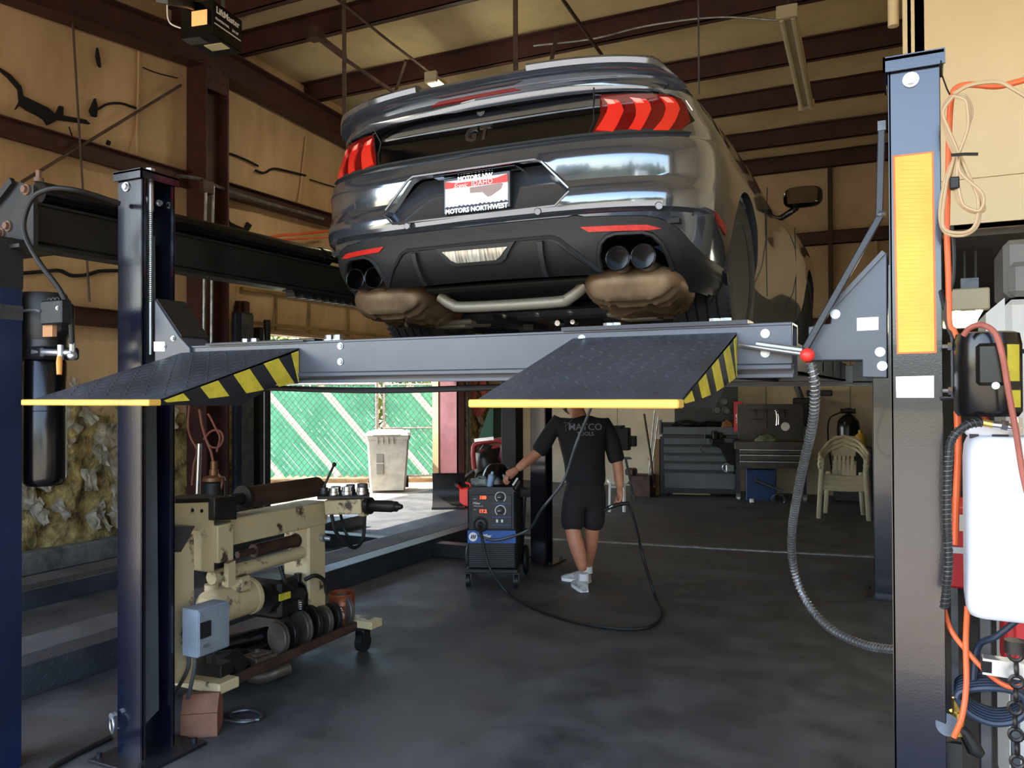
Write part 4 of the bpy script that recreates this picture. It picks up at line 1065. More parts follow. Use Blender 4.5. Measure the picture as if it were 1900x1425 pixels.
# roller on top
p0, p1 = at(452, 924, X=PX_-.06), at(588, 903, X=PX_-.06)
b = M(); b.cyl(p0, p1, .058, n=28); b.cyl(p1, p1+(p1-p0).normalized()*.05, .045, .03, n=24); ro = b.build('main_cylinder', m_rust, bend)
b = M(); d_ = (p1-p0).normalized(); b.cyl(p0-d_*.012, p0+d_*.012, .067, n=28); b.cyl(p0-d_*.1, p0, .03, n=16); b.build('cylinder_flange', m_oil, ro)
for k in range(6):
    pass
b = M(); q0, q1 = at(470, 1022, X=PX_-.1), at(548, 1003, X=PX_-.1); b.cyl(q0, q1, .036, n=18); b.cyl(q0-(q1-q0)*.35, q0, .018, n=12); b.cyl(q1, q1+(q1-q0)*.1, .042, n=18); b.build('clamp_cylinder', m_rust, bend)
# pedestal with sloping panel and switch box
XPD = -2.99
b = M(); px_prism(b, ((316, 1025), (336, 1024), (360, 990), (360, 1268), (316, 1268)), XPD, .16); b.build('pedestal', m_crm, bend, bevel=.004)
b = M(); px_prism(b, ((316, 978), (362, 976), (336, 1024), (316, 1024)), XPD+.004, .17); b.build('sloping_panel', m_steel, bend)
q0, q1 = at(337, 1217, Y=2.6), at(366, 1133, Y=2.6)
b = M(); b.bx(q0.x, q1.x, 2.6, 2.785, q0.z, q1.z, .005); b.bx(q1.x, q1.x+.008, 2.605, 2.78, q0.z+.008, q1.z-.008, .002); eb = b.build('switch_box', m_boxg, bend)
XS = q1.x+.008
b = M(); c0 = at(381, 1168, X=XS); b.bx(XS-.002, XS+.004, c0.y-.03, c0.y+.03, c0.z-.035, c0.z+.035); b.build('switch_face', m_blk, eb)
b = M(); c0 = at(382, 1198, X=XS); b.prism([(c0.y+.022*math.cos(i*PI/6), c0.z+.009*math.sin(i*PI/6)) for i in range(12)], 'x', XS-.002, XS+.003); b.build('maker_badge', m_zinc, eb)
b = M()
for dx, ex in ((0, -20), (12, 2)): b.tube(spline([at(350+dx, 1216, Y=2.66), at(349+dx, 1240, Y=2.66), at(342+dx+ex*.4, 1270, Y=2.66), at(335+ex+dx, 1296, Y=2.66)], 6), .009, 8)
b.build('conduit', m_steel, bend)
# base frame, shelf and casters
g0, g1 = a(448, 1262, -3.03), a(657, 1163, -3.03)
b = M(); zs = .165
b.bar((-2.95, 2.94, zs), (-2.99, 3.98, zs), .03, .045, ch=.004); b.bx(-3.7, -2.98, 2.94, 4.05, zs-.03, zs-.015)
sh = b.build('shelf', m_rust, bend)
M().bx(-3.5, -2.89, 2.80, 2.93, .15, .2, .006).build('base_rail', m_crm, bend); M().bx(-3.62, -2.87, 3.96, 4.07, .15, .195, .004).build('base_rail', m_crm, bend)
for (x, y) in ((-3.02, 2.87), (-3.45, 2.87), (-2.97, 4.01), (-3.55, 4.01)):
    b = M(); b.cyl((x-.022, y, .055), (x+.022, y, .055), .055, n=24); b.cyl((x-.028, y, .055), (x+.028, y, .055), .015, n=10)
    for s in (-1, 1): b.bx(x+s*.03-.003, x+s*.03+.003, y-.03, y+.03, .05, .14)
    b.bx(x-.035, x+.035, y-.035, y+.035, .13, .15); b.build('caster', m_blk, bend)
# electric motor
p0, p1 = at(392, 1128, X=-3.2), at(486, 1098, X=-3.2)
d_ = (p1-p0).normalized()
b = M(); b.lathe([(0, -.05), (.06, -.05), (.088, -.02), (.092, .0), (.092, .25), (.098, .252), (.098, .275), (.03, .28), (.03, .31), (0, .31)], p0, d_, 32); mo = b.build('motor', m_crm, bend)
b = M(); u_, w_ = frame_of(d_)
for k in range(6): b.bar(p0-d_*.046+w_*(.035-.014*k)-u_*.035, p0-d_*.046+w_*(.035-.014*k)+u_*.035, .005, .012)
b.build('vent_slot', m_dark, mo)
b = M(); b.cyl(p0+Vector((-.02, .02, .085)), p0+Vector((-.02, .02, .115)), .035, n=16); b.bx(p0.x-.04, p0.x+.1, p0.y+.1, p0.y+.18, p0.z+.06, p0.z+.14, .01); b.build('terminal_box', m_crm, mo)
b = M(); b.bx(-3.35, -3.12, p1.y+.05, p1.y+.22, .30, .52, .02); b.cyl((-3.2, p1.y, .42), (-3.2, p1.y+.12, .42), .08, n=20); b.cyl((-3.1, p1.y+.12, .42), (-3.02, p1.y+.12, .45), .03); b.build('pump', m_oil, bend)
b = M(); q = at(527, 1108, X=-3.02); b.bx(q.x-.01, q.x+.002, q.y-.03, q.y+.05, q.z-.015, q.z+.02); b.build('yellow_tag', m_haz, bend)
b = M(); b.build('hydraulic_hose', m_blk, bend); b = M(); b.tube(spline([at(565, 1076, X=-3.08), at(585, 1068, X=-3.05), at(602, 1078, X=-3.05), at(606, 1100, X=-3.05)], 6), .012, 8); b.build('hydraulic_hose', m_blk, bend); b = M(); b.tube(spline([at(615, 955, X=-3.0), at(625, 990, X=-2.98), at(655, 1016, X=-2.95), at(673, 1000, X=-2.95), at(677, 955, X=-2.95)], 6), .011, 8); b.build('hydraulic_hose', m_blk, bend); b = M(); b.tube(spline([at(632, 955, X=-3.05), at(640, 985, X=-3.0), at(655, 1010, X=-2.98)], 6), .009, 8); b.build('hydraulic_hose', m_blk, bend); b = M(); b.tube(spline([at(520, 1050, X=-3.08), at(530, 1080, X=-3.05), at(545, 1095, X=-3.05)], 5), .011, 8); b.build('hydraulic_hose', m_blk, bend)
# swaging arm with chuck and tray
b = M(); q0, q1 = at(608, 940, X=-3.08), at(676, 938, X=-2.86); b.bar(q0, q1, .1, .085, ch=.005); b.bx(q1.x-.03, q1.x+.01, q1.y-.02, q1.y+.03, q1.z-.06, q1.z+.055); arm = b.build('swaging_arm', m_crm, bend)
b = M(); dr = (at(740, 940, X=-2.62)-q1); dr.normalize(); b.lathe([(0, 0), (.035, 0), (.05, .02), (.05, .045), (.03, .05), (.034, .08), (.034, .19), (.03, .2), (.03, .225), (.022, .23), (.012, .262), (0, .262)], q1, dr, 20); b.build('chuck', m_oil, arm)
b = M(); t0 = at(590, 924, X=-3.1); t1 = at(686, 922, X=-2.86); b.bar(t0+Vector((0, 0, .01)), t1+Vector((0, 0, .01)), .16, .02, ch=.003); b.build('tool_tray', m_oil, arm)
b = M(); l0, l1 = at(600, 905, X=-3.08), at(620, 862, X=-3.05); b.cyl(l0, l1, .007, n=10); b.ball(l1, .014); b.build('lever', m_oil, arm)
dirt_ = (t1-t0).normalized(); nn = dirt_.cross(Vector((0, 0, 1)))
ring0 = None
for i, (s, o, r, h) in enumerate(((.03, -.04, .03, .035), (.09, .03, .034, .04), (.10, -.045, .033, .04), (.165, .02, .036, .045), (.185, -.045, .03, .05), (.25, .03, .033, .04), (.255, -.035, .036, .055))):
    p = t0+dirt_*s+nn*o+Vector((0, 0, .0205))
    b = M(); b.lathe([(r*.55, 0), (r, 0), (r, h*.4), (r*.88, h*.45), (r*.88, h), (r*.55, h), (r*.55, 0)], p, (0, 0, 1), 24)
    k = ('first', 'second', 'third', 'fourth', 'fifth', 'sixth', 'seventh')[i]
    tag(b.build('die_ring', m_chr if i % 2 else m_steel), 'turned steel die ring on the swaging arm tray, %s from the lever' % k, 'die', 'die rings on the swaging tray')
# bending dies standing on the shelf
DIES = [(512, 1190, .085, .034), (530, 1178, .088, .028), (553, 1160, .092, .04), (573, 1150, .098, .03), (595, 1145, .085, .034), (612, 1130, .085, .03), (632, 1128, .10, .03)]
for i, (px, py, r, th) in enumerate(DIES):
    c0 = at(px, py, X=-3.07); c0.z = zs-.015+r+.001
    di = Vector((.25, 1, -.02)).normalized()
    b = M(); b.lathe([(0, 0), (r*.96, 0), (r, .006), (r, th*.3), (r-.012, th*.5), (r, th*.7), (r, th-.006), (r*.96, th), (0, th)], c0, di, 36)
    k = ('at the near end of the row', 'second in the row', 'third in the row', 'fourth in the row, darkest', 'fifth in the row', 'sixth in the row', 'nearest the brown can')[i]
    tag(b.build('bending_die', m_die if i % 2 == 0 else m_oil), 'round steel bending die on the bender shelf, '+k, 'die', 'bending dies on the shelf')
# brown can, dark bottle
c0 = at(634, 1153, X=-3.09); c0.z = zs-.0145
b = M(); b.lathe([(0, 0), (.075, 0), (.078, .004), (.078, .06), (.080, .063), (.078, .066), (.078, .13), (.080, .133), (.078, .136), (.078, .19), (.081, .195), (.078, .2), (.072, .195), (.07, .14), (0, .14)], c0, (0, 0, 1), 32)
tag(b.build('can', mat('orange_brown_can', (168, 92, 56), .35, .3, rgb2=(120, 62, 40), scale=9)), 'orange brown metal can at the far end of the bender shelf', 'can')
b = M(); mx = plane_mx(Vector((c0.x+.05, c0.y-.062, c0.z+.09)), (.75, .66, 0), (0, 0, 1))
can = bpy.data.objects['can']
b = M()
for pts in ([(-.02, .03), (-.005, .036), (.004, .022), (-.014, .018)], [(.0, .008), (.012, -.004), (-.004, -.016), (.006, -.028)]):
    b.tube([mx @ Vector((x, y, 0)) for x, y in pts], .004, 5)
b.build('white_marking', m_lab, can)
c0 = at(553, 1120, X=-3.16); c0.z = .33
bt = thing('bottle', 'black plastic oil bottle standing behind the bending dies', 'bottle', (c0.x, c0.y, .15))
b = M(); b.lathe([(0, -.179), (.055, -.179), (.058, -.17), (.058, -.09), (.058, .07), (.045, .12), (.02, .145), (.018, .17), (0, .17)], c0, (0, 0, 1), 20); b.build('bottle_body', m_gloss, bt)
b = M(); b.cyl(c0+Vector((0, 0, .165)), c0+Vector((0, 0, .19)), .022, n=16); b.build('cap', m_blk, bt)
b = M()
for k in range(4): b.bar(c0+Vector((.015, -.058, .0+.012*k)), c0+Vector((.052, -.03, .0+.012*k)), .002, .004)
b.build('label_lines', m_lab, bt)
# loose steel blocks and tubes lying on the shelf
LB = [((-3.05, 2.90, .2005), (.2, .09, .06), .1, 'dark flat steel block with two pins at the near corner of the shelf'), ((-3.05, 3.06, .151), (.1, .15, .07), .4, 'wedge shaped black steel block beside the pinned block on the shelf'), ((-3.04, 3.22, .151), (.13, .13, .05), -.2, 'grey steel clamp block in front of the first bending die'), ((-3.2, 3.2, .151), (.1, .1, .05), .3, 'greasy steel block between motor and bending dies'), ((-3.16, 3.34, .151), (.06, .16, .045), .1, 'narrow steel clamp bar leaning along the shelf edge')]
for i, (c0, s, rz, lb_) in enumerate(LB):
    b = M(); b.tf(Matrix.Translation(c0) @ Matrix.Rotation(rz, 4, 'Z'))
    if i == 1: b.prism([(-s[0]/2, 0), (s[0]/2, 0), (s[0]/2, s[2]*.4), (-s[0]*.2, s[2]*1.5), (-s[0]/2, s[2]*1.2)], 'y', -s[1]/2, s[1]/2)
    else: b.bx(-s[0]/2, s[0]/2, -s[1]/2, s[1]/2, 0, s[2], .004)
    if i == 0:
        for dx in (-.03, .03): b.cyl((dx, -.01, s[2]), (dx, -.01, s[2]+.04), .009, n=10)
    if i == 2:
        b.cyl((-.02, 0, s[2]), (-.02, 0, s[2]+.02), .014, n=10); b.bx(.0, .04, -.05, .05, s[2], s[2]+.012, .003)
    tag(b.build('steel_block', m_oil if i != 2 else m_die), lb_, 'steel block', 'loose blocks on the bender shelf')
b = M(); p0, p1 = (-3.34, 2.98, .22), (-3.2, 3.45, .22); b.pipe(p0, p1, .045, .036, 24); tag(b.build('steel_tube', m_gloss), 'shiny black tube end lying under the bender motor', 'tube')
b = M(); p0, p1 = (-3.28, 3.0, .19), (-3.13, 3.12, .21); b.pipe(p0, p1, .032, .024, 20); tag(b.build('steel_tube', m_oil), 'dark bent tube offcut lying on the shelf behind the blocks', 'tube')
b = M(); p0 = at(490, 1262, X=-3.12); b.tube(spline([p0+Vector((-.08, -.02, 0)), p0, p0+Vector((.05, .03, .02)), p0+Vector((.08, .1, .03))], 5), .036, 16); tag(b.build('pipe_elbow', m_die), 'curved pipe elbow under the bender shelf on the floor', 'pipe', None)
bpy.data.objects['pipe_elbow'].location.z = .036-p0.z+.0
# brown box on the floor at the post
q0, q1 = at(326, 1372, Z=0), at(403, 1366, Z=0)
bxo = thing('cardboard_box', 'small brown box on the floor at the foot of the bender', 'box', (q0.x, q0.y, 0))
ux = (q1-q0).normalized(); mx = Matrix((ux, Vector((-ux.y, ux.x, 0)), Vector((0, 0, 1)))).transposed().to_4x4(); mx.translation = q0
Lb = (q1-q0).length
b = M().tf(mx); b.bx(.02, Lb, 0, .16, 0, .105); b.build('box_body', m_card, bxo)
b = M().tf(mx); b.prism([(-.0, .06), (.16, .06), (.16, .165), (.0, .165)], 'x', .0, .001) if False else b.prism([(.0, .108), (.16, .108), (.14, .16), (.06, .175), (.0, .108)][:-1], 'x', .02, Lb); b.build('raised_flap', m_card, bxo)
b = M(); q = at(440, 1330, Z=.012); b.tube(spline([q+Vector((x, y, 0)) for x, y in ((-.12, .02), (-.05, -.05), (.08, -.03), (.1, .06), (.0, .09), (-.06, .02), (.03, -.03), (.12, .02))], 6), .007, 8); tag(b.build('cable_loop', m_steel), 'loose grey cable loop on the floor under the bender', 'cable')
b = M(); b.tube(spline([at(205, 1368, Z=.012), at(170, 1385, Z=.012), at(130, 1405, Z=.012), at(90, 1430, Z=.012), at(60, 1470, Z=.012)], 6), .012, 8); tag(b.build('floor_hose', m_blk), 'black hose on the floor left of the left lift post', 'hose')
# ================================================================== mechanic
m_skin = mat('skin', (196, 138, 108), .5, rgb2=(176, 116, 90), scale=7)
m_shirt = mat('black_tshirt', (24, 26, 30), .85, rgb2=(18, 19, 22), scale=5, bump=.25, bscale=9)
m_short = mat('charcoal_shorts', (30, 29, 31), .85, rgb2=(23, 22, 24), scale=5, bump=.25, bscale=9)
m_shoe = mat('pale_grey_shoe', (196, 196, 194), .6, rgb2=(150, 150, 150), scale=18)
m_sock = mat('white_sock', (220, 220, 220), .8)
m_hair = mat('short_dark_hair', (52, 40, 34), .8)
DV = 6.42
def vp(px, py, dd=0.):
    d = CF + CR*((px-950)/F_PX) - CU*((py-712.5)/F_PX)
    return Vector((0, 0, CAM_H))+d*(DV+dd)
def skin(verts, edges, sub=2, name='skin_tmp'):
    """grow a surface over a skeleton: verts [(point, rx, ry)]"""
    me = bpy.data.meshes.new(name); me.from_pydata([v[0] for v in verts], edges, [])
    ob = bpy.data.objects.new(name, me); COL.objects.link(ob)
    sk = ob.modifiers.new('skin', 'SKIN'); sk.use_smooth_shade = True
    sl = me.skin_vertices[0].data if me.skin_vertices else None
    if sl is None:
        me.skin_vertices if False else None
    for i, v in enumerate(verts):
        me.skin_vertices[0].data[i].radius = (v[1], v[2])
        me.skin_vertices[0].data[i].use_root = (i == 0)
    sb = ob.modifiers.new('s', 'SUBSURF'); sb.levels = sub; sb.render_levels = sub
    dg = bpy.context.evaluated_depsgraph_get(); dg.update()
    out = bpy.data.meshes.new_from_object(ob.evaluated_get(dg), depsgraph=dg)
    vs = [v.co.copy() for v in out.vertices]; fs = [tuple(p.vertices) for p in out.polygons]
    bpy.data.objects.remove(ob); bpy.data.meshes.remove(me); bpy.data.meshes.remove(out)
    return vs, fs
def limb(b, path, n=14, sq=None):
    """tapered closed limb through [(point, r)] - smooth tube with rounded ends"""
    pts = spline([p for p, r in path], 6); rs = []
    for i in range(len(path)-1):
        for k in range(6):
            t = k/6; t = t*t*(3-2*t); rs.append(path[i][1]+(path[i+1][1]-path[i][1])*t)
    rs.append(path[-1][1]); b.tube(pts, 0, n, rr=rs)
def add(b, vf):
    base = len(b.v); b.v += vf[0]
    for f in vf[1]: b.f.append(tuple(base+i for i in f)); b.mi.append(b.k)
man = thing('person', 'person in black t-shirt and shorts seen from behind, holding a welding gun', 'person', vp(1078, 1098))
hip = vp(1085, 905, .02); LH, RH = vp(1066, 925, .02), vp(1103, 925, .04)
LK, RK = vp(1062, 985, -.02), vp(1098, 985, .06); LA, RA = vp(1083, 1062, -.06), vp(1090, 1052, .2)
waist = vp(1086, 870, .06); chest = vp(1080, 815, .14); neck = vp(1074, 770, .2); headb = vp(1068, 758, .30); headt = vp(1060, 744, .45)
LS, RS = vp(1032, 785, .14), vp(1126, 790, .16); LE, RE = vp(1000, 838, .1), vp(1146, 860, .1); LW, RW = vp(958, 872, .05), vp(1150, 908, .06)
Lk2, Rk2 = vp(1072, 1018, -.05), vp(1096, 1012, .1)
V = [(hip, .125, .105), (waist, .125, .1), (chest, .16, .115), (neck, .062, .062), (headb, .07, .075), (headt, .088, .095),
     (LS, .062, .062), (LE, .046, .046), ((LE+LW)/2, .044, .044), (LW, .029, .034), (RS, .062, .062), (RE, .046, .046), ((RE+RW)/2, .044, .044), (RW, .029, .034),
     (LH, .085, .085), (LK, .064, .064), (Lk2, .066, .066), (LA, .038, .038), (RH, .085, .085), (RK, .062, .062), (Rk2, .062, .062), (RA, .038, .038)]
Ed = [(0, 1), (1, 2), (2, 3), (3, 4), (4, 5), (2, 6), (6, 7), (7, 8), (8, 9), (2, 10), (10, 11), (11, 12), (12, 13), (0, 14), (14, 15), (15, 16), (16, 17), (0, 18), (18, 19), (19, 20), (20, 21)]
b = M(); add(b, skin(V, Ed, 2))
def hand(b, wrist, fwd, palm_n, side, curl, size=1.):
    """palm, four unequal bent fingers and a thumb leaving the side of the palm"""
    f = Vector(fwd).normalized(); n = Vector(palm_n); n = (n-f*n.dot(f)).normalized(); s = f.cross(n)*side
    L_ = .095*size
    add(b, skin([(wrist-f*.02, .029, .03), (wrist+f*.03, .026, .036), (wrist+f*L_*.62, .019, .043), (wrist+f*L_, .015, .042)], [(0, 1), (1, 2), (2, 3)], 2))
    for k, (o, l) in enumerate(((.03, .070), (.010, .080), (-.011, .074), (-.031, .058))):
        p = wrist+f*(L_*.86)+s*o; pts = [p]; d = f.copy(); ax = f.cross(n)
        for j in range(3):
            d = Matrix.Rotation(curl*(.6+.35*j)+.08*k, 3, ax) @ d
            p = p+d*l*size*(.46, .32, .26)[j]; pts.append(p)
        limb(b, [(pts[0], .0098), (pts[1], .0095), (pts[2], .0086), (pts[3], .007)], 10)
    p = wrist+f*.03+s*.03; d = (f*.55+s*.7+n*.45).normalized(); p2 = p+d*.042; d2 = (f*.85+s*.1+n*.5).normalized(); p3 = p2+d2*.032
    limb(b, [(p-d*.012, .013), (p+d*.012, .012), (p2, .0108), (p3, .008)], 10)
hand(b, LW, vp(936, 887, .03)-LW, (0.1, .1, -1), -1, .55)
hand(b, RW, vp(1153, 940, .02)-RW, CR*-1+Vector((0, 0, -.1)), 1, .75)
# face and ears (turned away, mostly behind the ramp)
hd_c = (headb+headt)/2; fw = (headt-headb).cross(CR).normalized(); fw = fw if fw.dot(CF) > 0 else -fw
up_ = (headt-headb).normalized(); sd_ = up_.cross(fw)
b.ball(hd_c+fw*.1-up_*.01, (.016, .022, .024), 10, 6)
for s in (-1, 1):
    b.ball(hd_c+sd_*s*.082-up_*.01, (.016, .02, .032), 10, 6)
    b.ball(hd_c+fw*.084+sd_*s*.034+up_*.015, (.016, .012, .008), 8, 5)
b.ball(hd_c+fw*.085-up_*.055, (.026, .016, .007), 8, 5)
bd = b.build('body', m_skin, man, smooth=180)
b = M(); b.ball(hd_c-fw*.012+up_*.03, (.1, .11, .105), 18, 10); hr = b.build('hair', m_hair, man, smooth=180)
# t-shirt with sleeves
mid = lambda p, q, t: p+(q-p)*t
b = M()
add(b, skin([(vp(1087, 918, .02), .186, .15), (waist, .172, .135), (vp(1083, 842, .11), .185, .14), (chest, .205, .145), (vp(1078, 785, .18), .16, .11), (neck+Vector((0, 0, -.01)), .078, .075),
             (LS, .082, .082), (mid(LS, LE, .55), .07, .074), (mid(LS, LE, 1.12), .068, .072), (RS, .082, .082), (mid(RS, RE, .5), .07, .074), (mid(RS, RE, 1.02), .069, .072)],
            [(0, 1), (1, 2), (2, 3), (3, 4), (4, 5), (3, 6), (6, 7), (7, 8), (3, 9), (9, 10), (10, 11)], 2))
ts = b.build('t_shirt', m_shirt, man, smooth=180)
b = M()
add(b, skin([(vp(1086, 880, .02), .16, .13), (vp(1086, 912, .02), .165, .14), (LH+Vector((0, 0, -.02)), .108, .112), (vp(1063, 955, .0), .1, .105), (vp(1062, 990, -.01), .102, .105), (RH+Vector((0, 0, -.02)), .105, .11), (vp(1101, 953, .05), .092, .1), (vp(1100, 988, .06), .095, .102)],
            [(0, 1), (1, 2), (2, 3), (3, 4), (1, 5), (5, 6), (6, 7)], 2))
sh_ = b.build('shorts', m_short, man, smooth=180)
# print on the back of the shirt, laid on the cloth
from mathutils.bvhtree import BVHTree
bv = BVHTree.FromPolygons([v.co+man.location for v in ts.data.vertices], [tuple(p.vertices) for p in ts.data.polygons])
def on_cloth(p, off=.003):
    o = Vector((0, 0, CAM_H)); d = (p-o).normalized(); h = bv.ray_cast(o, d)
    return (h[0]-d*off) if h[0] is not None else p
m_print = mat('grey_shirt_print', (120, 122, 128), .8)
b = M()
mxp = plane_mx(vp(1086, 797), Vector((CR.x, CR.y, 0)), (0, 0, 1))
for st, size, y in (('MATCO', .075, .018), ('TOOLS', .042, -.035)):
    me = text_mesh(st, size, depth=0, bold=.001); base = len(b.v)
    for v in me.vertices: b.v.append(on_cloth(mxp @ (v.co+Vector((0, y, 0)))))
    for p in me.polygons: b.f.append(tuple(base+i for i in p.vertices)); b.mi.append(0)
    bpy.data.meshes.remove(me)
for q in ([(1050, 790), (1062, 778)], [(1056, 795), (1070, 775)], [(1046, 784), (1062, 786)], [(1108, 783), (1116, 797)], [(1050, 800), (1048, 782)]):
    b.tube([on_cloth(vp(*x), .002) for x in q], .0016, 4)
b.build('shirt_print', m_print, ts, smooth=0, recalc=False)
# shoes and socks
def shoe(ank, heel, toe, nm):
    h = Vector(heel); t = Vector(toe); d = (t-h); d.z = 0; L_ = d.length; d.normalize(); s = Vector((-d.y, d.x, 0))
    rows = []
    for u, w_, ht in ((0, .030, .055), (.06, .036, .075), (.2, .04, .085), (.38, .041, .088), (.55, .045, .07), (.75, .049, .05), (.9, .042, .042), (1.0, .02, .028)):
        r = []
        for k in range(16):
            a_ = 2*PI*k/16; c_, s_ = math.cos(a_), math.sin(a_)
            z = (.012+ht*.5)+ht*.5*math.copysign(abs(s_)**.7, s_)
            r.append(h+d*L_*u+s*w_*math.copysign(abs(c_)**.7, c_)+Vector((0, 0, z-.008)))
        rows.append(r)
    b = M(); b.grid(rows, closed_u=True); b.face([b._v(p) for p in rows[0]]); b.face([b._v(p) for p in rows[-1]])
    o = b.build('shoe', m_shoe, man, smooth=60)
    b = M(); b.grid([[p-Vector((0, 0, p.z-h.z-(.016 if j else .0)))+ (p-(h+d*L_*.5))*.02 for p in [r[k] for k in (0, 2, 4, 6, 8)]] for r in rows for j in (0,)]) if False else None
    b = M(); sole = [h+d*L_*u+s*w_*e for e in (1, -1) for u, w_ in (((0, .032), (.2, .043), (.55, .047), (.75, .052), (.93, .042), (1.01, .01)) if e == 1 else ((1.01, .01), (.93, .042), (.75, .052), (.55, .047), (.2, .043), (0, .032)))]
    b.prism([(p.x, p.y) for p in sole], 'z', h.z, h.z+.022); b.build('sole', m_lab, o)
    b = M(); b.cyl(Vector(ank)+Vector((0, 0, -.02)), Vector(ank)+Vector((0, 0, .035)), .042, .04, 16); b.build('sock', m_sock, man)
hz = at(1085, 1098, Z=0); hz.z = 0.001
LA2 = Vector((LA.x, LA.y, 0)); RA2 = Vector((RA.x, RA.y, 0))
shoe((LA.x, LA.y, .1), LA2-Vector((CF.x, CF.y, 0))*.06+Vector((0, 0, .001)), LA2+Vector((CF.x, CF.y, 0))*.19-CR*.05+Vector((0, 0, .001))-Vector((0, 0, (CR*-.05).z)), 'l')
ra0 = RA2+CR*.02; rt0 = RA2-CR*.2+Vector((CF.x, CF.y, 0))*.12
shoe((RA.x, RA.y, .1), (ra0.x, ra0.y, .001), (rt0.x, rt0.y, .001), 'r')

# ================================================================== welding machine
m_wgrey = mat('dark_grey_moulding', (44, 46, 50), .5); m_wblk = mat('welder_black', (26, 27, 29), .45); m_wblue = mat('welder_blue', (44, 92, 168), .45)
m_led = mat('red_digit_display', (255, 70, 40), .5, emit=((255, 60, 30), 1.6))
wl0 = at(868, 1090, Z=0)
LOCW = Matrix.Translation((wl0.x, wl0.y, 0)) @ Matrix.Rotation(D2R(22), 4, 'Z')
weld = thing('welding_machine', 'black and blue wheeled welding machine under the lift, left of the person', 'welder', (wl0.x, wl0.y, 0), D2R(22), local=True)
W_, Z0, Z1 = .385, .15, .80
def B(name, mb, mt, par=weld, **k): return mb.build(name, mt, par, world=False, **k)
b = M(); b.bx(0, W_, .0, .62, Z0, Z1-.01, .012); b.bx(-.015, W_+.015, -.02, .66, .12, .15, .004); case = B('case', b, m_wblk)
b = M(); b.bx(.01, W_-.01, -.012, .01, .46, Z1-.03, .006); b.prism([(0.0, Z1-.035), (W_, Z1-.035), (W_-.03, Z1), (.03, Z1)], 'y', -.03, .25); fp = B('control_panel', b, m_wgrey)
b = M(); b.bx(.03, W_-.03, -.018, -.01, .47, Z1-.06, .004); B('panel_face', b, mat('panel_charcoal', (34, 36, 40), .4), fp)
b = M(); b.bx(.0, W_, -.010, .01, .355, .455, .002); bb = B('blue_band', b, m_wblue, case)
b = M(); b.prism([(.045+.034*math.cos(2*PI*i/24), .405+.036*math.sin(2*PI*i/24)) for i in range(24)], 'y', -.014, -.009); B('logo_disc', b, m_lab, bb)
b = M()
for k in range(3): b.prism([(.024+.014*k, .39), (.034+.014*k, .39), (.042+.014*k, .42), (.032+.014*k, .42)], 'y', -.0155, -.0135)
B('logo_bars', b, m_wblk, bb)
lettering('maker_lettering', [('Miller', .036, .15, 0, dict(bold=.001, depth=.001, shear=.1), 0), ('Electric', .016, .15, -.026, dict(depth=.001), 0)], [m_lab], bb, plane_mx((0, -.012, .412), (1, 0, 0), (0, 0, 1)))
lettering('panel_lettering', [('Miller', .026, .075, .0, dict(shear=.1, depth=.001), 0), ('Millermatic 252', .012, .09, -.022, dict(depth=.001), 0), ('Amps', .010, .06, .035, dict(depth=.001), 0), ('Volts', .010, .06, -.05, dict(depth=.001), 0)], [m_lab], fp, plane_mx((0, -.0195, .672), (1, 0, 0), (0, 0, 1)))
lettering('digits', [('188', .036, .125, .062, dict(depth=.001, bold=.001), 0), ('17.2', .036, .125, -.047, dict(depth=.001, bold=.001), 0)], [m_led], fp, plane_mx((0, -.0195, .655), (1, 0, 0), (0, 0, 1)))
for zc in (.722, .615):
    b = M(); b.lathe([(0, 0), (.026, 0), (.024, .018), (.012, .022), (0, .022)], (.265, -.018, zc), (0, -1, 0), 20); kn = B('dial', b, m_wblk, fp)
    b = M(); b.tube([(.265+.041*math.cos(t), -.0185, zc+.041*math.sin(t)) for t in [-.9+i*(PI+1.8)/24 for i in range(25)]], .0035, 5); b.bx(.245, .266, -.042, -.039, zc-.002, zc+.002); B('dial_scale', b, m_lab, kn)
b = M()
for zz in (.668, .56, .50): b.bx(.2, W_-.03, -.0195, -.017, zz, zz+.004)
B('blue_rule', b, m_wblue, fp)
b = M(); b.bx(.27, .285, -.024, -.017, .522, .545); b.bx(.23, .245, -.024, -.017, .522, .545); B('toggle', b, m_lab, fp)
b = M(); b.torus((.105, -.014, .505), (0, 1, 0), .052, .012, 24, 8); b.cyl((.105, -.06, .5), (.105, .0, .505), .022, n=16); b.cyl((.02, -.016, .50), (.02, -.01, .50), .018, n=14); B('gun_socket', b, m_blk, fp)
b = M()
for k in range(11): b.bar((.012, -.006, .335-.0165*k), (W_-.012, -.006, .335-.0165*k), .022, .008)
B('louvre_grille', b, m_wgrey, case)
for x in (.0, W_):
    b = M(); b.cyl((x-.016, .03, .05), (x+.016, .03, .05), .05, n=24); b.bx(x-.03, x+.03, .0, .06, .105, .125); wh = B('caster', b, m_blk)
    b = M(); b.prism([(.0, .115), (.06, .115), (.045, .04), (.02, .04)], 'x', x-.024, x-.019); b.prism([(.0, .115), (.06, .115), (.045, .04), (.02, .04)], 'x', x+.019, x+.024); B('caster_fork', b, m_zinc, wh)
for x in (-.05, W_+.05):
    b = M(); b.lathe([(.03, -.025), (.1, -.025), (.125, -.01), (.125, .01), (.1, .025), (.03, .025), (.03, -.025)], (x, .5, .125), (1, 0, 0), 32); B('rear_wheel', b, m_blk)
b = M(); b.tube(spline([(.04, .2, Z1-.01), (.04, .2, Z1+.04), (.05, .6, Z1+.06), (W_-.05, .6, Z1+.06), (W_-.04, .2, Z1+.04), (W_-.04, .2, Z1-.01)], 5), .012, 8); B('handle', b, m_blk)
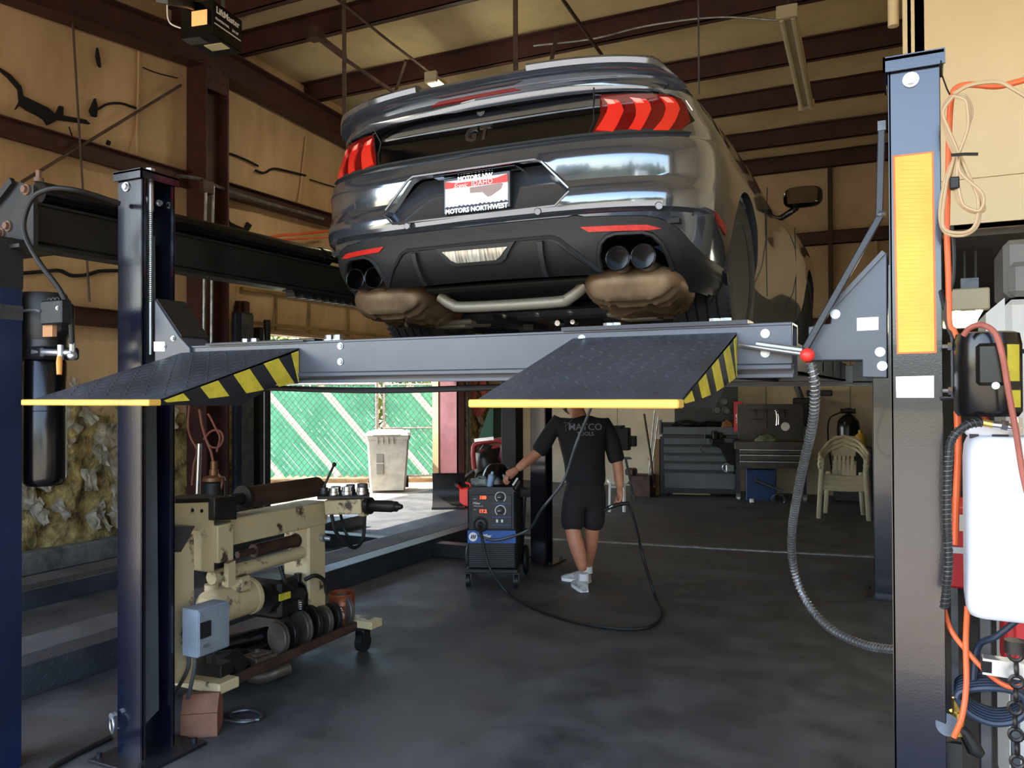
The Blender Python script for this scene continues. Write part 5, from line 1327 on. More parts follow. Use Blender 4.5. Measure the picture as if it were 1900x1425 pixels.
# what is piled on top of it
wp = lambda x, y, z: LOCW @ Vector((x, y, z))
hm = thing('welding_helmet', 'black welding helmet with pale sticker marks on top of the welder', 'helmet', wp(.22, .2, Z1))
rows = []
for j in range(10):
    v = (j/9)*PI*.55; r = []
    for i in range(20):
        u = 2*PI*i/20; r.append(wp(.22+.13*math.cos(u)*math.cos(v*.9), .2+.14*math.sin(u)*math.cos(v*.9), Z1+.012+.16*math.sin(v)))
    rows.append(r)
b = M(); b.grid(rows, closed_u=True); b.face([b._v(p) for p in rows[0]]); b.face([b._v(p) for p in rows[-1]]); b.build('shell', m_gloss, hm, smooth=60)
b = M()
for x, z, r in ((.2, .11, .022), (.25, .12, .018), (.23, .07, .02), (.28, .075, .02)): 
    p = wp(x, .2-.137*math.cos(z/.16*1.3), Z1+z); b.ball(p, (r, .004, r*.9), 12, 6)
b.build('sticker', m_boxg, hm)
rg = thing('rag', 'crumpled grey cloth rag at the front of the welder top', 'rag', wp(.1, .1, Z1))
def lumpy(b, c0, r, seed, n=18, m_=10, amp=.25, zflat=True):
    rows = []
    for j in range(m_+1):
        v = -PI/2+PI*j/m_; rr = []
        for i in range(n):
            u = 2*PI*i/n; d = Vector((math.cos(u)*math.cos(v), math.sin(u)*math.cos(v), math.sin(v)))
            k = 1+amp*noise.noise(d*2.3+Vector((seed, seed*.7, 0)))
            p = Vector((d.x*r[0]*k, d.y*r[1]*k, d.z*r[2]*k)); rr.append(Vector(c0)+p)
        rows.append(rr)
    if zflat:
        lo = c0[2]-r[2]*.8
        for rr in rows:
            for p in rr: p.z = max(p.z, lo)
    b.grid(rows, closed_u=True)
b = M(); lumpy(b, wp(.1, .09, Z1+.03), (.08, .07, .04), 3, amp=.6); b.build('cloth', mat('grey_rag', (150, 160, 158), .9, rgb2=(110, 120, 120), scale=12), rg, smooth=60)
b = M(); p = wp(.17, .06, Z1+.0); b.lathe([(0, 0), (.026, 0), (.027, .01), (.027, .09), (.012, .1), (.01, .12), (0, .12)], p, (.25, 0, 1), 18); tag(b.build('spray_can', mat('pale_blue_can', (150, 178, 210), .35, .2)), 'pale blue spray can leaning on the welding helmet', 'can')
b = M(); lumpy(b, wp(.33, .22, Z1+.06), (.06, .08, .07), 8, amp=.4); tag(b.build('glove', m_wblk), 'black leather work glove under the person\'s left hand', 'glove')
b = M(); b.bar(wp(.36, .03, Z1+.01), wp(.4, .03, Z1+.07), .02, .016, ch=.003); tag(b.build('marker_pen', m_lab), 'white marker beside the glove on the welder', 'pen')
# welding gun and its lead, ground lead
gun = thing('welding_gun', 'black welding gun lead looping over the floor from welder to right hand', 'welding gun', vp(1157, 935, .02))
b = M(); h0 = vp(1150, 938, -.005); b.tube([vp(1120, 947, .0), vp(1132, 941, .0), vp(1150, 935, .0), vp(1168, 934, .0)], .017, 12, rr=[.012, .017, .018, .014]); b.tube(spline([vp(1121, 946, 0), vp(1112, 952, -.02), vp(1106, 960, -.02)], 4), .009, 10); b.build('handle', m_blk, gun)
b = M(); b.cyl(vp(1130, 942, -.02), vp(1137, 938, -.02), .008); b.cyl(vp(1106, 960, -.02), vp(1102, 966, -.02), .0075); b.build('nozzle', m_zinc, gun)
s0 = wp(.105, -.06, .5)
fl = lambda px, py: at(px, py, Z=.013)
lead = [vp(1165, 934, 0), vp(1172, 950, 0), vp(1182, 985, -.1), vp(1192, 1030, -.25), fl(1215, 1105), fl(1228, 1140), fl(1205, 1163), fl(1150, 1167), fl(1060, 1152), fl(985, 1125), fl(945, 1103), wp(.2, -.22, .2), wp(.13, -.14, .42), wp(.105, -.09, .49), s0]
b = M(); b.tube(spline(lead, 9), .0115, 9); b.build('lead', m_blk, gun)
b = M(); b.tube(spline([wp(.09, -.02, .42), wp(.2, -.04, .385), wp(.34, -.04, .41), wp(.5, -.04, .48), vp(1005, 945, -.25), vp(1045, 893, -.3), vp(1070, 822, -.35), vp(1098, 752, -.4), vp(1110, 700, -.4)], 8), .011, 9); tag(b.build('air_hose', m_steel), 'grey hose running up in front of the person from the welder', 'hose')
# ================================================================== outside the side door
m_slat = mat('green_privacy_slat', (136, 214, 190), .5, rgb2=(108, 190, 164), scale=1.2)
m_slatw = mat('white_privacy_slat', (236, 236, 226), .5)
def translucent(m_, k):
    nt = m_.node_tree; N = nt.nodes; L = nt.links; b_ = N['Principled BSDF']; out = N['Material Output']
    t = N.new('ShaderNodeBsdfTranslucent'); mx_ = N.new('ShaderNodeMixShader'); mx_.inputs['Fac'].default_value = k
    if b_.inputs['Base Color'].is_linked: L.new(b_.inputs['Base Color'].links[0].from_socket, t.inputs['Color'])
    else: t.inputs['Color'].default_value = b_.inputs['Base Color'].default_value
    L.new(b_.outputs[0], mx_.inputs[1]); L.new(t.outputs[0], mx_.inputs[2]); L.new(mx_.outputs[0], out.inputs['Surface'])
translucent(m_slat, .55); translucent(m_slatw, .55)
m_wire = mat('fence_wire', (96, 112, 108), .4, .6)
m_bin = mat('grey_bin_plastic', (176, 172, 158), .6, rgb2=(150, 146, 134), scale=6)
fA, fB = at(452, 893, Z=0), at(812, 890, Z=0)
fd = (fB-fA).normalized(); fL = (fB-fA).length; fn = Vector((fd.y, -fd.x, 0)); fz = 1.74
fA0 = fA-fd*1.4; 
fence = thing('chain_link_fence', 'green slatted chain-link fence with white diagonal slats outside the side door', 'fence', fA)
def fence_panel(p0, L_, parent, ph=0., z0=.08, z1=1.70):
    """woven privacy slats lying along one diagonal of the mesh, with the wire in front"""
    P = lambda s, z, o=0: p0+fd*s+Vector((0, 0, z))+fn*o
    g, w_ = M(), M(); pitch = .098; k = 0
    H = z1-z0; slope = 1.19                                     # slats run down to the right
    s = -H/slope
    while s < L_:
        # strip centre from (s, z1) to (s+H/slope, z0) clipped to the panel
        sa, za, sb, zb = s, z1, s+H/slope, z0
        if sa < 0: za = z1-(0-sa)*slope; sa = 0
        if sb > L_: zb = z0+(sb-L_)*slope; sb = L_
        if sb-sa > .02:
            dst = w_ if (k+ph) % 8 == 0 else g
            hw = .064 if (k+ph) % 8 == 0 else .047
            A, B_ = P(sa, za), P(sb, zb); d = (B_-A).normalized(); q = d.cross(fn).normalized()*hw
            dst.poly([A-q, A+q, B_+q, B_-q]); dst.poly([A-q-fn*.003, B_-q-fn*.003, B_+q-fn*.003, A+q-fn*.003])
        s += pitch/math.sin(math.atan(slope))*1.0; k += 1
    g.build('green_slats', m_slat, parent, smooth=0, recalc=False); w_.build('white_slats', m_slatw, parent, smooth=0, recalc=False)
    c = M(); s = -H/slope; st = .105
    def line(s0, sl, o):
        sa, za = s0, (z1 if sl < 0 else z0); sb, zb = s0+H/abs(sl), (z0 if sl < 0 else z1)
        if sa < 0: za += (0-sa)*sl; sa = 0
        if sb > L_: zb -= (sb-L_)*sl; sb = L_
        if sb-sa > .01: c.tube([P(sa, za, o), P(sb, zb, o)], .0032, 4)
    while s < L_: line(s, -slope, .006); line(s, slope, .009); s += st
    c.build('wire_mesh', m_wire, parent, smooth=0)
gp = at(697, 850, Z=0); gs = (at(703, 891, Z=0)-fA).dot(fd)
fence_panel(fA0, gs+1.4-.06, fence, 0); 
b = M(); b.tube([fA0+Vector((0, 0, 1.715)), fA+fd*(gs)+Vector((0, 0, 1.715))], .022, 8); b.build('top_rail', m_galv, fence)
b = M(); b.cyl(fA+fd*(gs-.035), fA+fd*(gs-.035)+Vector((0, 0, 1.95)), .035, n=14); b.build('fence_post', m_galv, fence)
b = M(); b.cyl(fA0, fA0+Vector((0, 0, 1.8)), .035, n=14); b.build('fence_post', m_galv, fence)
gate = thing('fence_gate', 'narrow slatted chain-link gate at the right end of the fence, behind the bin', 'gate', fA+fd*(gs+.06))
g0 = fA+fd*(gs+.09); gl = fL-gs-.13
fence_panel(g0, gl, gate, 2)
b = M()
for z in (1.70, .93, .08): b.tube([g0+Vector((0, 0, z)), g0+fd*gl+Vector((0, 0, z))], .018, 8)
for s in (0, gl): b.tube([g0+fd*s+Vector((0, 0, .04)), g0+fd*s+Vector((0, 0, 1.78))], .026, 8)
b.build('gate_frame', m_galv, gate)
b = M(); b.prism([(p.x, p.y) for p in (fA-fd*1.5+fn*.25, fB+fd*.3+fn*.2, fB+fd*.3-fn*1.5, fA-fd*1.5-fn*1.5)], 'z', -.05, .035); struct('ground_verge', b, m_dirt)
# leaves hanging over the fence: a hedge behind it
m_leaf = mat('hedge_leaf', (120, 136, 50), .7, rgb2=(70, 92, 30), scale=3)
rn = random.Random(11)
def leaf_cloud(name, label, c0, r, n, sz, cat):
    b = M()
    for i in range(n):
        while True:
            d = Vector((rn.uniform(-1, 1), rn.uniform(-1, 1), rn.uniform(-1, 1)))
            if .25 < d.length < 1: break
        p = Vector((c0[0]+d.x*r[0], c0[1]+d.y*r[1], c0[2]+d.z*r[2])); u = Vector((rn.gauss(0, 1), rn.gauss(0, 1), rn.gauss(0, 1))).normalized(); w_ = u.cross(Vector((rn.gauss(0, 1), rn.gauss(0, 1), rn.gauss(0, 1)))).normalized(); s = sz*rn.uniform(.6, 1.3)
        b.face([b._v(p+u*s), b._v(p+w_*s*.45), b._v(p-u*s), b._v(p-w_*s*.45)])
    return b
def hedge(name, label, c0, r, n, sz, trunk):
    t = thing(name, label, 'shrub' if trunk < 2 else 'tree', (c0[0], c0[1], 0))
    leaf_cloud(name, label, c0, r, n, sz, 'shrub').build('foliage', m_leaf, t, smooth=0, recalc=False)
    b = M(); b.tube([(c0[0], c0[1], -.05), (c0[0]+.05, c0[1]+.03, c0[2]*.5), (c0[0], c0[1], c0[2])], .06, 8, rr=[.09*trunk, .07*trunk, .03*trunk]); b.build('trunk', m_rust, t)
for i, (s, lb_) in enumerate(((.2, 'leafy green hedge showing above the fence next to the second lift'), (2.6, 'leafy green hedge behind the fence gate'))):
    p = fA+fd*s-fn*1.6; hedge('hedge', lb_, (p.x, p.y, 1.9), (2.0, 1.0, 1.5), 2600, .085, 1)
p = at(560, 700, X=-13.5); hedge('yard_tree', 'spreading tree beyond the fence that shades the yard', (-13.2, 5.2, 5.2), (2.8, 3.2, 2.0), 3000, .17, 2)
# wheeled bin
q0, q1 = at(686, 913, Z=0), at(752, 911, Z=0)
ang = math.atan2(q1.y-q0.y, q1.x-q0.x)-.1; bw = (q1-q0).length
wb = thing('wheelie_bin', 'grey wheeled bin with lid standing outside in front of the fence', 'bin', (q0.x, q0.y, 0), ang, local=True)
def frust(b, lo, hi, z0, z1, ch=.03):
    def ring(r, z):
        x0, x1, y0, y1 = r
        return [(x0+ch, y0, z), (x1-ch, y0, z), (x1, y0+ch, z), (x1, y1-ch, z), (x1-ch, y1, z), (x0+ch, y1, z), (x0, y1-ch, z), (x0, y0+ch, z)]
    b.grid([ring(lo, z0), ring(hi, z1)], closed_u=True); b.poly(ring(lo, z0)); b.poly(ring(hi, z1))
b = M(); frust(b, (0, bw, 0, .55), (-.04, bw+.06, -.05, .66), .02, .82); frust(b, (-.055, bw+.075, -.065, .68), (-.06, bw+.08, -.07, .69), .82, .88)
for x in (.12, .2, .28, .36): b.bx(x, x+.012, -.085, -.05, .76, .86)
b.build('body', m_bin, wb, world=False)
b = M(); frust(b, (-.07, bw+.09, -.09, .7), (-.05, bw+.07, -.06, .68), .885, .93, .04); b.bx(.05, bw-.08, -.11, -.06, .885, .91, .008); frust(b, (0, bw, .0, .6), (.05, bw-.05, .05, .55), .93, .955, .05); b.build('lid', m_bin, wb, world=False)
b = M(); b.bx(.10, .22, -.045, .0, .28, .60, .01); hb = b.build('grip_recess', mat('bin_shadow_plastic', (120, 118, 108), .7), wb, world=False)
b = M(); b.tube([(.1, -.05, .45), (.22, -.05, .45)], .01, 8); b.build('grip_bar', m_bin, hb, world=False)
for x in (-.02, bw+.02):
    b = M(); b.cyl((x-.025, .55, .1), (x+.025, .55, .1), .1, n=20); b.build('wheel', m_blk, wb, world=False)

# ================================================================== far end of the shop
def clutter(name, label, cat, mb, mt, group=None, **k): return tag(mb.build(name, mt, **k), label, cat, group)
d0 = lambda px, py, d: Vector((0, 0, CAM_H))+(CF+CR*((px-950)/F_PX)-CU*((py-712.5)/F_PX))*d
m_chest = mat('slate_grey_cabinet', (92, 98, 106), .35, rgb2=(80, 86, 94), scale=3)
m_cblk = mat('black_cabinet', (30, 30, 32), .35)
# tool chest (local frame facing the camera)
def placed(px, py, d, rz):
    p = d0(px, py, d); return Matrix.Translation((p.x, p.y, 0)) @ Matrix.Rotation(rz, 4, 'Z'), Vector((p.x, p.y, 0))
dT = 12.15; sc_ = dT/F_PX
mx, p = placed(1229, 912, dT, D2R(14))
wT = (1362-1229)*sc_/math.cos(D2R(12)); hT = lambda py: CAM_H-(py-727)*sc_
ch = thing('tool_chest', 'tall slate grey tool chest with five drawers and black back panel', 'tool chest', p, D2R(14), local=True)
Lb_ = lambda n, b, m_, par=ch, **k: b.build(n, m_, par, world=False, **k)
b = M(); b.bx(0, wT, .02, .42, hT(905), hT(806), .006); b.bx(-.02, wT+.02, .0, .44, hT(914), hT(905)); b.bx(wT-.02, wT+.03, .01, .06, hT(908), hT(810)); b.bx(-.03, .02, .01, .06, hT(908), hT(810)); Lb_('cabinet', b, m_cblk)
for i, (ya, yb) in enumerate(((812, 824), (828, 840), (844, 855), (859, 871), (876, 905))):
    b = M(); b.bx(.03, wT-.04, -.006, .03, hT(yb), hT(ya), .004); dr = Lb_('drawer', b, m_chest); b = M(); b.bx(.05, wT-.06, -.014, -.004, hT(ya)-.014, hT(ya)-.004, .002); Lb_('pull', b, m_chest, dr)
b = M(); b.bx(.02, wT-.0, .0, .03, hT(806), hT(792), .003); b.bx(-.04, -.01, .0, .42, hT(806), hT(780)); b.bx(wT+.01, wT+.04, .0, .42, hT(806), hT(780)); b.bx(-.04, wT+.04, .4, .42, hT(806), hT(785)); tr = Lb_('top_tray', b, m_chest)
b = M(); b.bx(.18, wT+.03, .40, .43, hT(785), hT(713), .004); bp = Lb_('back_panel', b, m_cblk)
for q in ((1321, 742), (1339, 746), (1326, 762), (1343, 763)):
    x = (q[0]-1229)*sc_+.03; z = hT(q[1]); b = M(); b.torus((x, .395, z), (0, 1, 0), .052, .012, 24, 8); b.cyl((x, .4, z), (x, .392, z), .05, n=20); b.bx(x-.02, x+.01, .385, .393, z-.004, z+.004); Lb_('gauge', b, m_steel, bp)
for x in (.06, wT-.1):
    b = M(); b.cyl((x, .06, .05), (x+.04, .06, .05), .05, n=16); Lb_('caster', b, m_blk)
def onT(x, y, z): return mx @ Vector((x, y, z))
TT = [('spanner_roll', 'black tool roll lying in the top tray of the slate chest', 'tool roll', (.35, .2, hT(792)+.03), (.2, .12, .05), m_cblk), ('socket_case', 'dark socket case in the top tray of the slate chest', 'case', (.72, .2, hT(792)+.02), (.22, .14, .05), m_gloss), ('glove', 'brown glove heap on the right corner of the slate chest', 'glove', (.95, .1, hT(790)), (.1, .08, .07), mat('leather_brown', (124, 84, 52), .8))]
for n, lb_, ct, c0, r, mt in TT:
    b = M(); lumpy(b, onT(*c0), (r[0], r[1]*.8, r[2]), len(n), amp=.5); clutter(n, lb_, ct, b, mt, smooth=50)
# bench grinder arm fixed to the chest's right side
q = d0(1335, 830, dT-.35)
gd = thing('bench_vise', 'dark bench vise and bracket at the right side of the slate chest', 'vise', (q.x, q.y, 0))
b = M(); R3 = Matrix.Translation(Vector((q.x, q.y, 0))) @ Matrix.Rotation(D2R(24), 4, 'Z'); b.tf(R3)
hz_ = lambda py: CAM_H-(py-727)*(dT-.35)/F_PX
b.prism([(-.1, hz_(822)), (.28, hz_(822)), (.28, hz_(880)), (.2, hz_(880)), (.02, hz_(832)), (-.1, hz_(828))], 'y', 0, .05); b.build('bracket', m_cblk, gd)
b = M().tf(R3); b.bx(-.12, .06, -.05, .12, hz_(822), hz_(815), .006); b.bx(-.1, -.03, -.04, .1, hz_(815), hz_(800), .01); b.bx(.0, .05, -.03, .09, hz_(815), hz_(803), .01); b.cyl((-.2, .03, hz_(811)), (.1, .03, hz_(811)), .018, n=12); b.build('jaws', m_oil, gd)
b = M().tf(R3); b.tube([(-.2, .03, hz_(811)-.07), (-.2, .03, hz_(811)+.07)], .009, 8); b.build('handle', m_steel, gd)
b = M().tf(R3); b.torus((-.22, -.02, hz_(832)), (0, 1, 0), .06, .008, 18, 6); clutter('steel_clamp', 'open steel clamp hanging under the bench vise', 'clamp', b, m_steel)
b = M().tf(R3); b.bx(.08, .2, -.06, .02, hz_(875), hz_(862), .01); b.torus((.1, -.02, hz_(868)), (.3, 1, 0), .06, .01, 18, 6); clutter('chain_hook', 'bright hook and shackle on the chest side above the floor', 'hook', b, m_zinc)
# drawer cart
dC = 11.4; sC = dC/F_PX; hC = lambda py: CAM_H-(py-727)*sC
mxC, p = placed(1368, 945, dC, D2R(14)); wC = (1488-1368)*sC/math.cos(D2R(12))
ct = thing('tool_cart', 'open black tool cart with three bright-edged drawers beside the slate chest', 'tool cart', p, D2R(14), local=True)
Lc = lambda n, b, m_, par=ct, **k: b.build(n, m_, par, world=False, **k)
m_brz = mat('dark_satin_drawer', (84, 78, 72), .3, .5, rgb2=(60, 56, 54), scale=3)
b = M(); b.bx(0, wC, .02, .42, hC(868), hC(834), .004)
for x in (0, wC-.04):
    for y in (.02, .38): b.bx(x, x+.04, y, y+.04, .12, hC(834))
b.bx(0, wC, .02, .42, hC(940), hC(934)); Lc('frame', b, m_cblk)
b = M(); b.bx(-.03, wC+.03, -.01, .45, hC(834), hC(820), .004); top_ = Lc('top_rim', b, m_brz)
for ya, yb in ((834, 842), (844, 854), (856, 868)):
    b = M(); b.bx(.04, wC-.05, .0, .03, hC(yb), hC(ya), .003); dr = Lc('drawer', b, m_brz); b = M(); b.bx(.04, wC-.05, -.008, .004, hC(ya)-.012, hC(ya)-.002, .002); Lc('bright_pull', b, m_chr, dr)
b = M(); b.bx(.03, wC+.02, .41, .43, hC(818), hC(751), .004); bp = Lc('back_panel', b, m_brz)
b = M(); x, z = .72*wC+.03, hC(794); b.torus((x, .405, z), (0, 1, 0), .052, .01, 24, 8); b.cyl((x, .408, z), (x, .4, z), .05, n=20); Lc('gauge', b, m_lab, bp)
for x in (.02, wC-.02):
    b = M(); b.cyl((x-.02, .06, .05), (x+.02, .06, .05), .05, n=16); b.prism([(.02, .12), (.1, .12), (.08, .05), (.04, .05)], 'x', x-.03, x+.03); Lc('caster', b, m_zinc)
def onC(x, y, z): return mxC @ Vector((x, y, z))
for i, (x, L_, lb_) in enumerate(((.28, .05, 'short dark spanner hooked on the cart back panel, nearest its left edge'), (.42, .24, 'long dark wrench hanging on the cart back panel'), (.56, .2, 'bright locking pliers hanging on the cart back panel'), (.66, .08, 'small cross wrench high on the cart back panel'))):
    b = M(); q = onC(x*wC/.9, .40, hC(765)); w_ = Vector((0, 0, 1)); u = (mxC.to_3x3() @ Vector((1, 0, 0))); n_ = mxC.to_3x3() @ Vector((0, -1, 0))
    b.tube([q+n_*.008, q+n_*.01-w_*L_*.5+u*.005, q+n_*.008-w_*L_], .011, 8, rr=[.014, .008, .013]); b.torus(q+n_*.01+w_*.01, n_, .017, .006, 14, 6)
    if i == 2: b.tube([q+n_*.01-w_*.03+u*.02, q+n_*.012-w_*.1+u*.03, q+n_*.01-w_*.19+u*.024], .009, 8); b.bx(0, .001, 0, .001, 0, .001) if False else None
    if i == 3: b.bar(q-u*.06+n_*.008-w_*.02, q+u*.06+n_*.008-w_*.02, .012, .008)
    clutter('wrench', lb_, 'wrench', b, m_chr if i == 2 else m_oil, 'tools on the cart back panel')
b = M(); 
for z in (762, 780): b.bar(onC(.2, .405, hC(z)), onC(.74*wC/.9, .405, hC(z)), .01, .008)
b.build('tool_rail', m_oil, ct, world=False) if False else clutter('tool_rack', 'two thin rails on the cart back panel holding wrenches', 'rack', b, m_oil)
b = M(); lumpy(b, onC(.42, .18, hC(818)), (.16, .1, .07), 5, amp=.5); clutter('rag', 'green and grey rag heap on the cart top', 'rag', b, mat('green_grey_rag', (120, 128, 96), .9, rgb2=(82, 86, 72), scale=14), smooth=50)
b = M(); b.tf(mxC); b.bx(.14, .55, .25, .40, hC(934), hC(874), .01); clutter('blue_crate', 'blue plastic crate on the lower shelf of the tool cart', 'crate', b, mat('blue_plastic', (18, 56, 108), .5))
b = M(); p0, p1 = onC(.25, .06, hC(892)), onC(.62, .06, hC(912)); b.cyl(p0, p0+(p1-p0)*.6, .03, .024, n=14); b.cyl(p0+(p1-p0)*.6, p1, .02, n=12); clutter('air_ratchet', 'silver air tool lying across the blue crate', 'air tool', b, m_steel)
b = M(); q = onC(.55, .08, hC(928)); b.torus(q, mxC.to_3x3() @ Vector((.2, 1, .2)), .085, .008, 28, 6); b.torus(q+Vector((.02, -.015, .01)), mxC.to_3x3() @ Vector((.1, 1, .1)), .08, .008, 28, 6); clutter('cable_coil', 'grey coiled cable on the lower shelf of the tool cart', 'cable', b, m_steel)
b = M(); b.tf(mxC); b.bx(.17, .23, .02, .08, hC(934), hC(926), .01); clutter('white_bottle', 'little white bottle on the lower shelf of the tool cart', 'bottle', b, m_lab)
# red sign between the chests
b = M(); q0, q1 = d0(1362, 801, 11.9), d0(1374, 745, 11.9); b.bx(q0.x, q1.x+.03, q0.y, q0.y+.05, q0.z, q1.z, .004)
sg = tag(b.build('wall_sign', mat('sign_red', (200, 28, 34), .4)), 'narrow upright red sign with white letters between the two tool cabinets', 'sign')
mx_ = plane_mx(Vector(((q0.x+q1.x+.03)/2, q0.y-.002, (q0.z+q1.z)/2)), (0, 0, -1), (1, 0, 0)); lettering('sign_lettering', [('DR', .1, .03, 0, dict(bold=.003), 0)], [m_lab], None, mx_).parent = sg
# black oxygen bottle and yellow can on a stand behind the chairs, chimney stub, wall tools
dG = 11.6
gc = thing('gas_cylinder', 'black gas cylinder with regulator standing behind the plastic chairs', 'gas cylinder', (d0(1575, 900, dG).x, d0(1575, 900, dG).y, 0))
g = gc.location; hG = lambda py: CAM_H-(py-727)*dG/F_PX
b = M(); b.lathe([(0, 0), (.15, 0), (.155, .02), (.155, hG(795)), (.14, hG(782)), (.08, hG(773)), (.04, hG(770)), (0, hG(770))], g, (0, 0, 1), 28); b.build('bottle', m_gloss, gc)
b = M(); b.cyl(g+Vector((0, 0, hG(770))), g+Vector((0, 0, hG(758))), .04, n=14); b.cyl(g+Vector((-.1, -.03, hG(764))), g+Vector((.1, -.03, hG(764))), .035, n=14); b.build('regulator', m_oil, gc)
b = M(); b.tube(spline([g+Vector((-.1, -.03, hG(766))), g+Vector((-.25, -.04, hG(780))), g+Vector((-.27, 0, hG(820))), g+Vector((-.22, 0, hG(880)))], 8), .012, 8); b.build('hose', m_blk, gc)
b = M(); q = d0(1597, 830, 11.4); b.lathe([(0, 0), (.07, 0), (.075, .01), (.075, .16), (.03, .2), (.03, .24), (0, .24)], (q.x, q.y, q.z), (0, 0, 1), 18); clutter('yellow_jug', 'yellow plastic jug next to the black gas cylinder', 'jug', b, mat('yellow_jug_plastic', (196, 158, 60), .5))
b = M(); q = d0(1597, 960, 11.4); b.bx(q.x-.35, q.x+.16, q.y-.05, q.y+.3, 0, d0(1597, 830, 11.4).z, .01); clutter('black_stand', 'black cabinet stand behind the plastic chairs', 'stand', b, m_cblk)
b = M(); p0, p1 = d0(1474, 705, 12.2), d0(1490, 748, 12.2); b.pipe(p0+(p0-p1)*.6, p1, .045, .04, 18); clutter('exhaust_pipe', 'short grey pipe hanging on the far wall above the cart', 'pipe', b, m_steel)
b = M(); q = d0(1510, 760, 12.0); b.bx(q.x-.3, q.x+.02, q.y, q.y+.25, d0(1510, 790, 12).z, d0(1510, 738, 12).z, .02); b.bx(q.x-.1, q.x+.25, q.y-.02, q.y+.1, d0(1510, 735, 12).z, d0(1510, 724, 12).z, .01); b.cyl((q.x-.05, q.y-.02, q.z+.1), (q.x-.05, q.y-.1, q.z+.1), .07, n=16); clutter('wall_hose_reel', 'black hose reel on the far wall right of the tool cart', 'hose reel', b, m_blk)
# stacked garden chairs
m_plast = mat('yellowed_white_plastic', (204, 196, 168), .5, rgb2=(176, 166, 136), scale=5)
dK = 9.95; pK = at(1519, 962, Z=0); hK = lambda py: CAM_H-(py-727)*dK/F_PX
def garden_chair(loc, rz, label):
    t = thing('garden_chair', label, 'chair', loc, rz, 'stacked plastic garden chairs', local=True)
    W2 = .56; B = lambda n, b: b.build(n, m_plast, t, world=False, smooth=45)
    for x0, y0, x1, y1, h in ((-.0, .0, .035, .05, .62), (W2, .0, W2-.035, .05, .62), (.06, .5, .09, .42, .42), (W2-.06, .5, W2-.09, .42, .42)):
        b = M(); b.bar((x0, y0, 0), (x1, y1, h), .055, .035, up=(0, 1, 0), ch=.008); B('leg', b)
    b = M(); b.grid([[(x, .02+.46*v, .42-.035*v-.012*math.sin(PI*(x-.04)/(W2-.08))+(.0 if v > .05 else -.05)) for x in [.04+(W2-.08)*i/10 for i in range(11)]] for v in (0, .06, .25, .5, .75, 1)])
    b.grid([[(x, .02+.46*v, .40-.035*v-.012*math.sin(PI*(x-.04)/(W2-.08))+(.0 if v > .05 else -.05)) for x in [.04+(W2-.08)*i/10 for i in range(11)]] for v in (0, .06, .25, .5, .75, 1)]); B('seat', b)
    b = M()
    def bk(x, v): return (x, .46+.12*v+.03*(1-((x-W2/2)/(W2/2))**2), .40+.42*v+.05*(1-((x-W2/2)/(W2/2))**2)*(v > .9))
    xs = [.16, .2, .225, .25, .275, .3, .325, .35, .36, .40]
    for i in range(5):
        x0 = .16+.05*i; b.grid([[bk(x0, v), bk(x0+.034, v)] for v in (.35, .5, .65, .8)]); 
    b.grid([[bk(.14+.028*i, v) for i in range(11)] for v in (.78, .85, .92, 1.0)]); b.grid([[bk(.14+.028*i, v) for i in range(11)] for v in (.0, .12, .24, .37)])
    B('backrest', b)
    b = M()
    for s in (0, 1):
        X = lambda x: x if s == 0 else W2-x
        b.tube(spline([(X(.02), .03, .60), (X(.005), .12, .645), (X(.0), .3, .66), (X(.03), .45, .70), (X(.12), .57, .80), (W2/2, .62, .86)], 6), .02, 8)
    B('armrest', b); return t
garden_chair((pK.x, pK.y, 0), D2R(3), 'yellowed white plastic garden chair, lowest of the stack of three')
u_ = Vector((.05, 1, 0)).normalized()
garden_chair((pK.x+u_.x*.035, pK.y+u_.y*.035, .055), D2R(3), 'yellowed white plastic garden chair, middle of the stack of three')
garden_chair((pK.x+u_.x*.07, pK.y+u_.y*.07, .11), D2R(3), 'yellowed white plastic garden chair, topmost of the stack of three')
# brooms, boards and box left of the slate chest
for i, (q, mt, lb_, r) in enumerate((([(1195, 768), (1208, 850), (1213, 900)], m_rust, 'dark wooden pole leaning left of the slate chest', .016), ([(1215, 762), (1207, 840), (1203, 902)], m_galv, 'thin metal rod leaning left of the slate chest', .010), ([(1222, 772), (1212, 850), (1205, 898)], m_galv, 'second metal rod, behind the thin one, left of the slate chest', .010), ([(1203, 850), (1212, 880), (1214, 905)], mat('pale_wood', (170, 120, 70), .7), 'pale wooden stick in front of the leaning rods', .013))):
    b = M(); b.tube([d0(*p, 12.0+.03*i) for p in q], r, 8); clutter('leaning_pole', lb_, 'pole', b, mt, 'poles leaning by the slate chest')
b = M(); q = d0(1222, 905, 12.2); b.bx(q.x-.06, q.x+.02, q.y-.02, q.y+.04, 0, d0(1222, 815, 12.2).z); clutter('wooden_board', 'tall brown board standing at the left side of the slate chest', 'board', b, mat('brown_board', (118, 92, 58), .8))
b = M(); q = d0(1192, 935, 12.0); b.bx(q.x-.2, q.x+.12, q.y, q.y+.3, 0, .32, .01); b.bx(q.x-.24, q.x-.1, q.y-.1, q.y+.1, .32, .42, .02); clutter('dark_crate', 'dark wooden crate on the floor left of the slate chest', 'crate', b, m_rust)
b = M(); p = onT(.25, .1, .03); b.tf(mx); b.bx(.15, .7, .05, .3, .02, .05); b.bx(.3, .78, .12, .34, .05, .075); clutter('boards', 'pale boards lying under the slate chest', 'board', b, mat('pale_board', (200, 180, 136), .8))
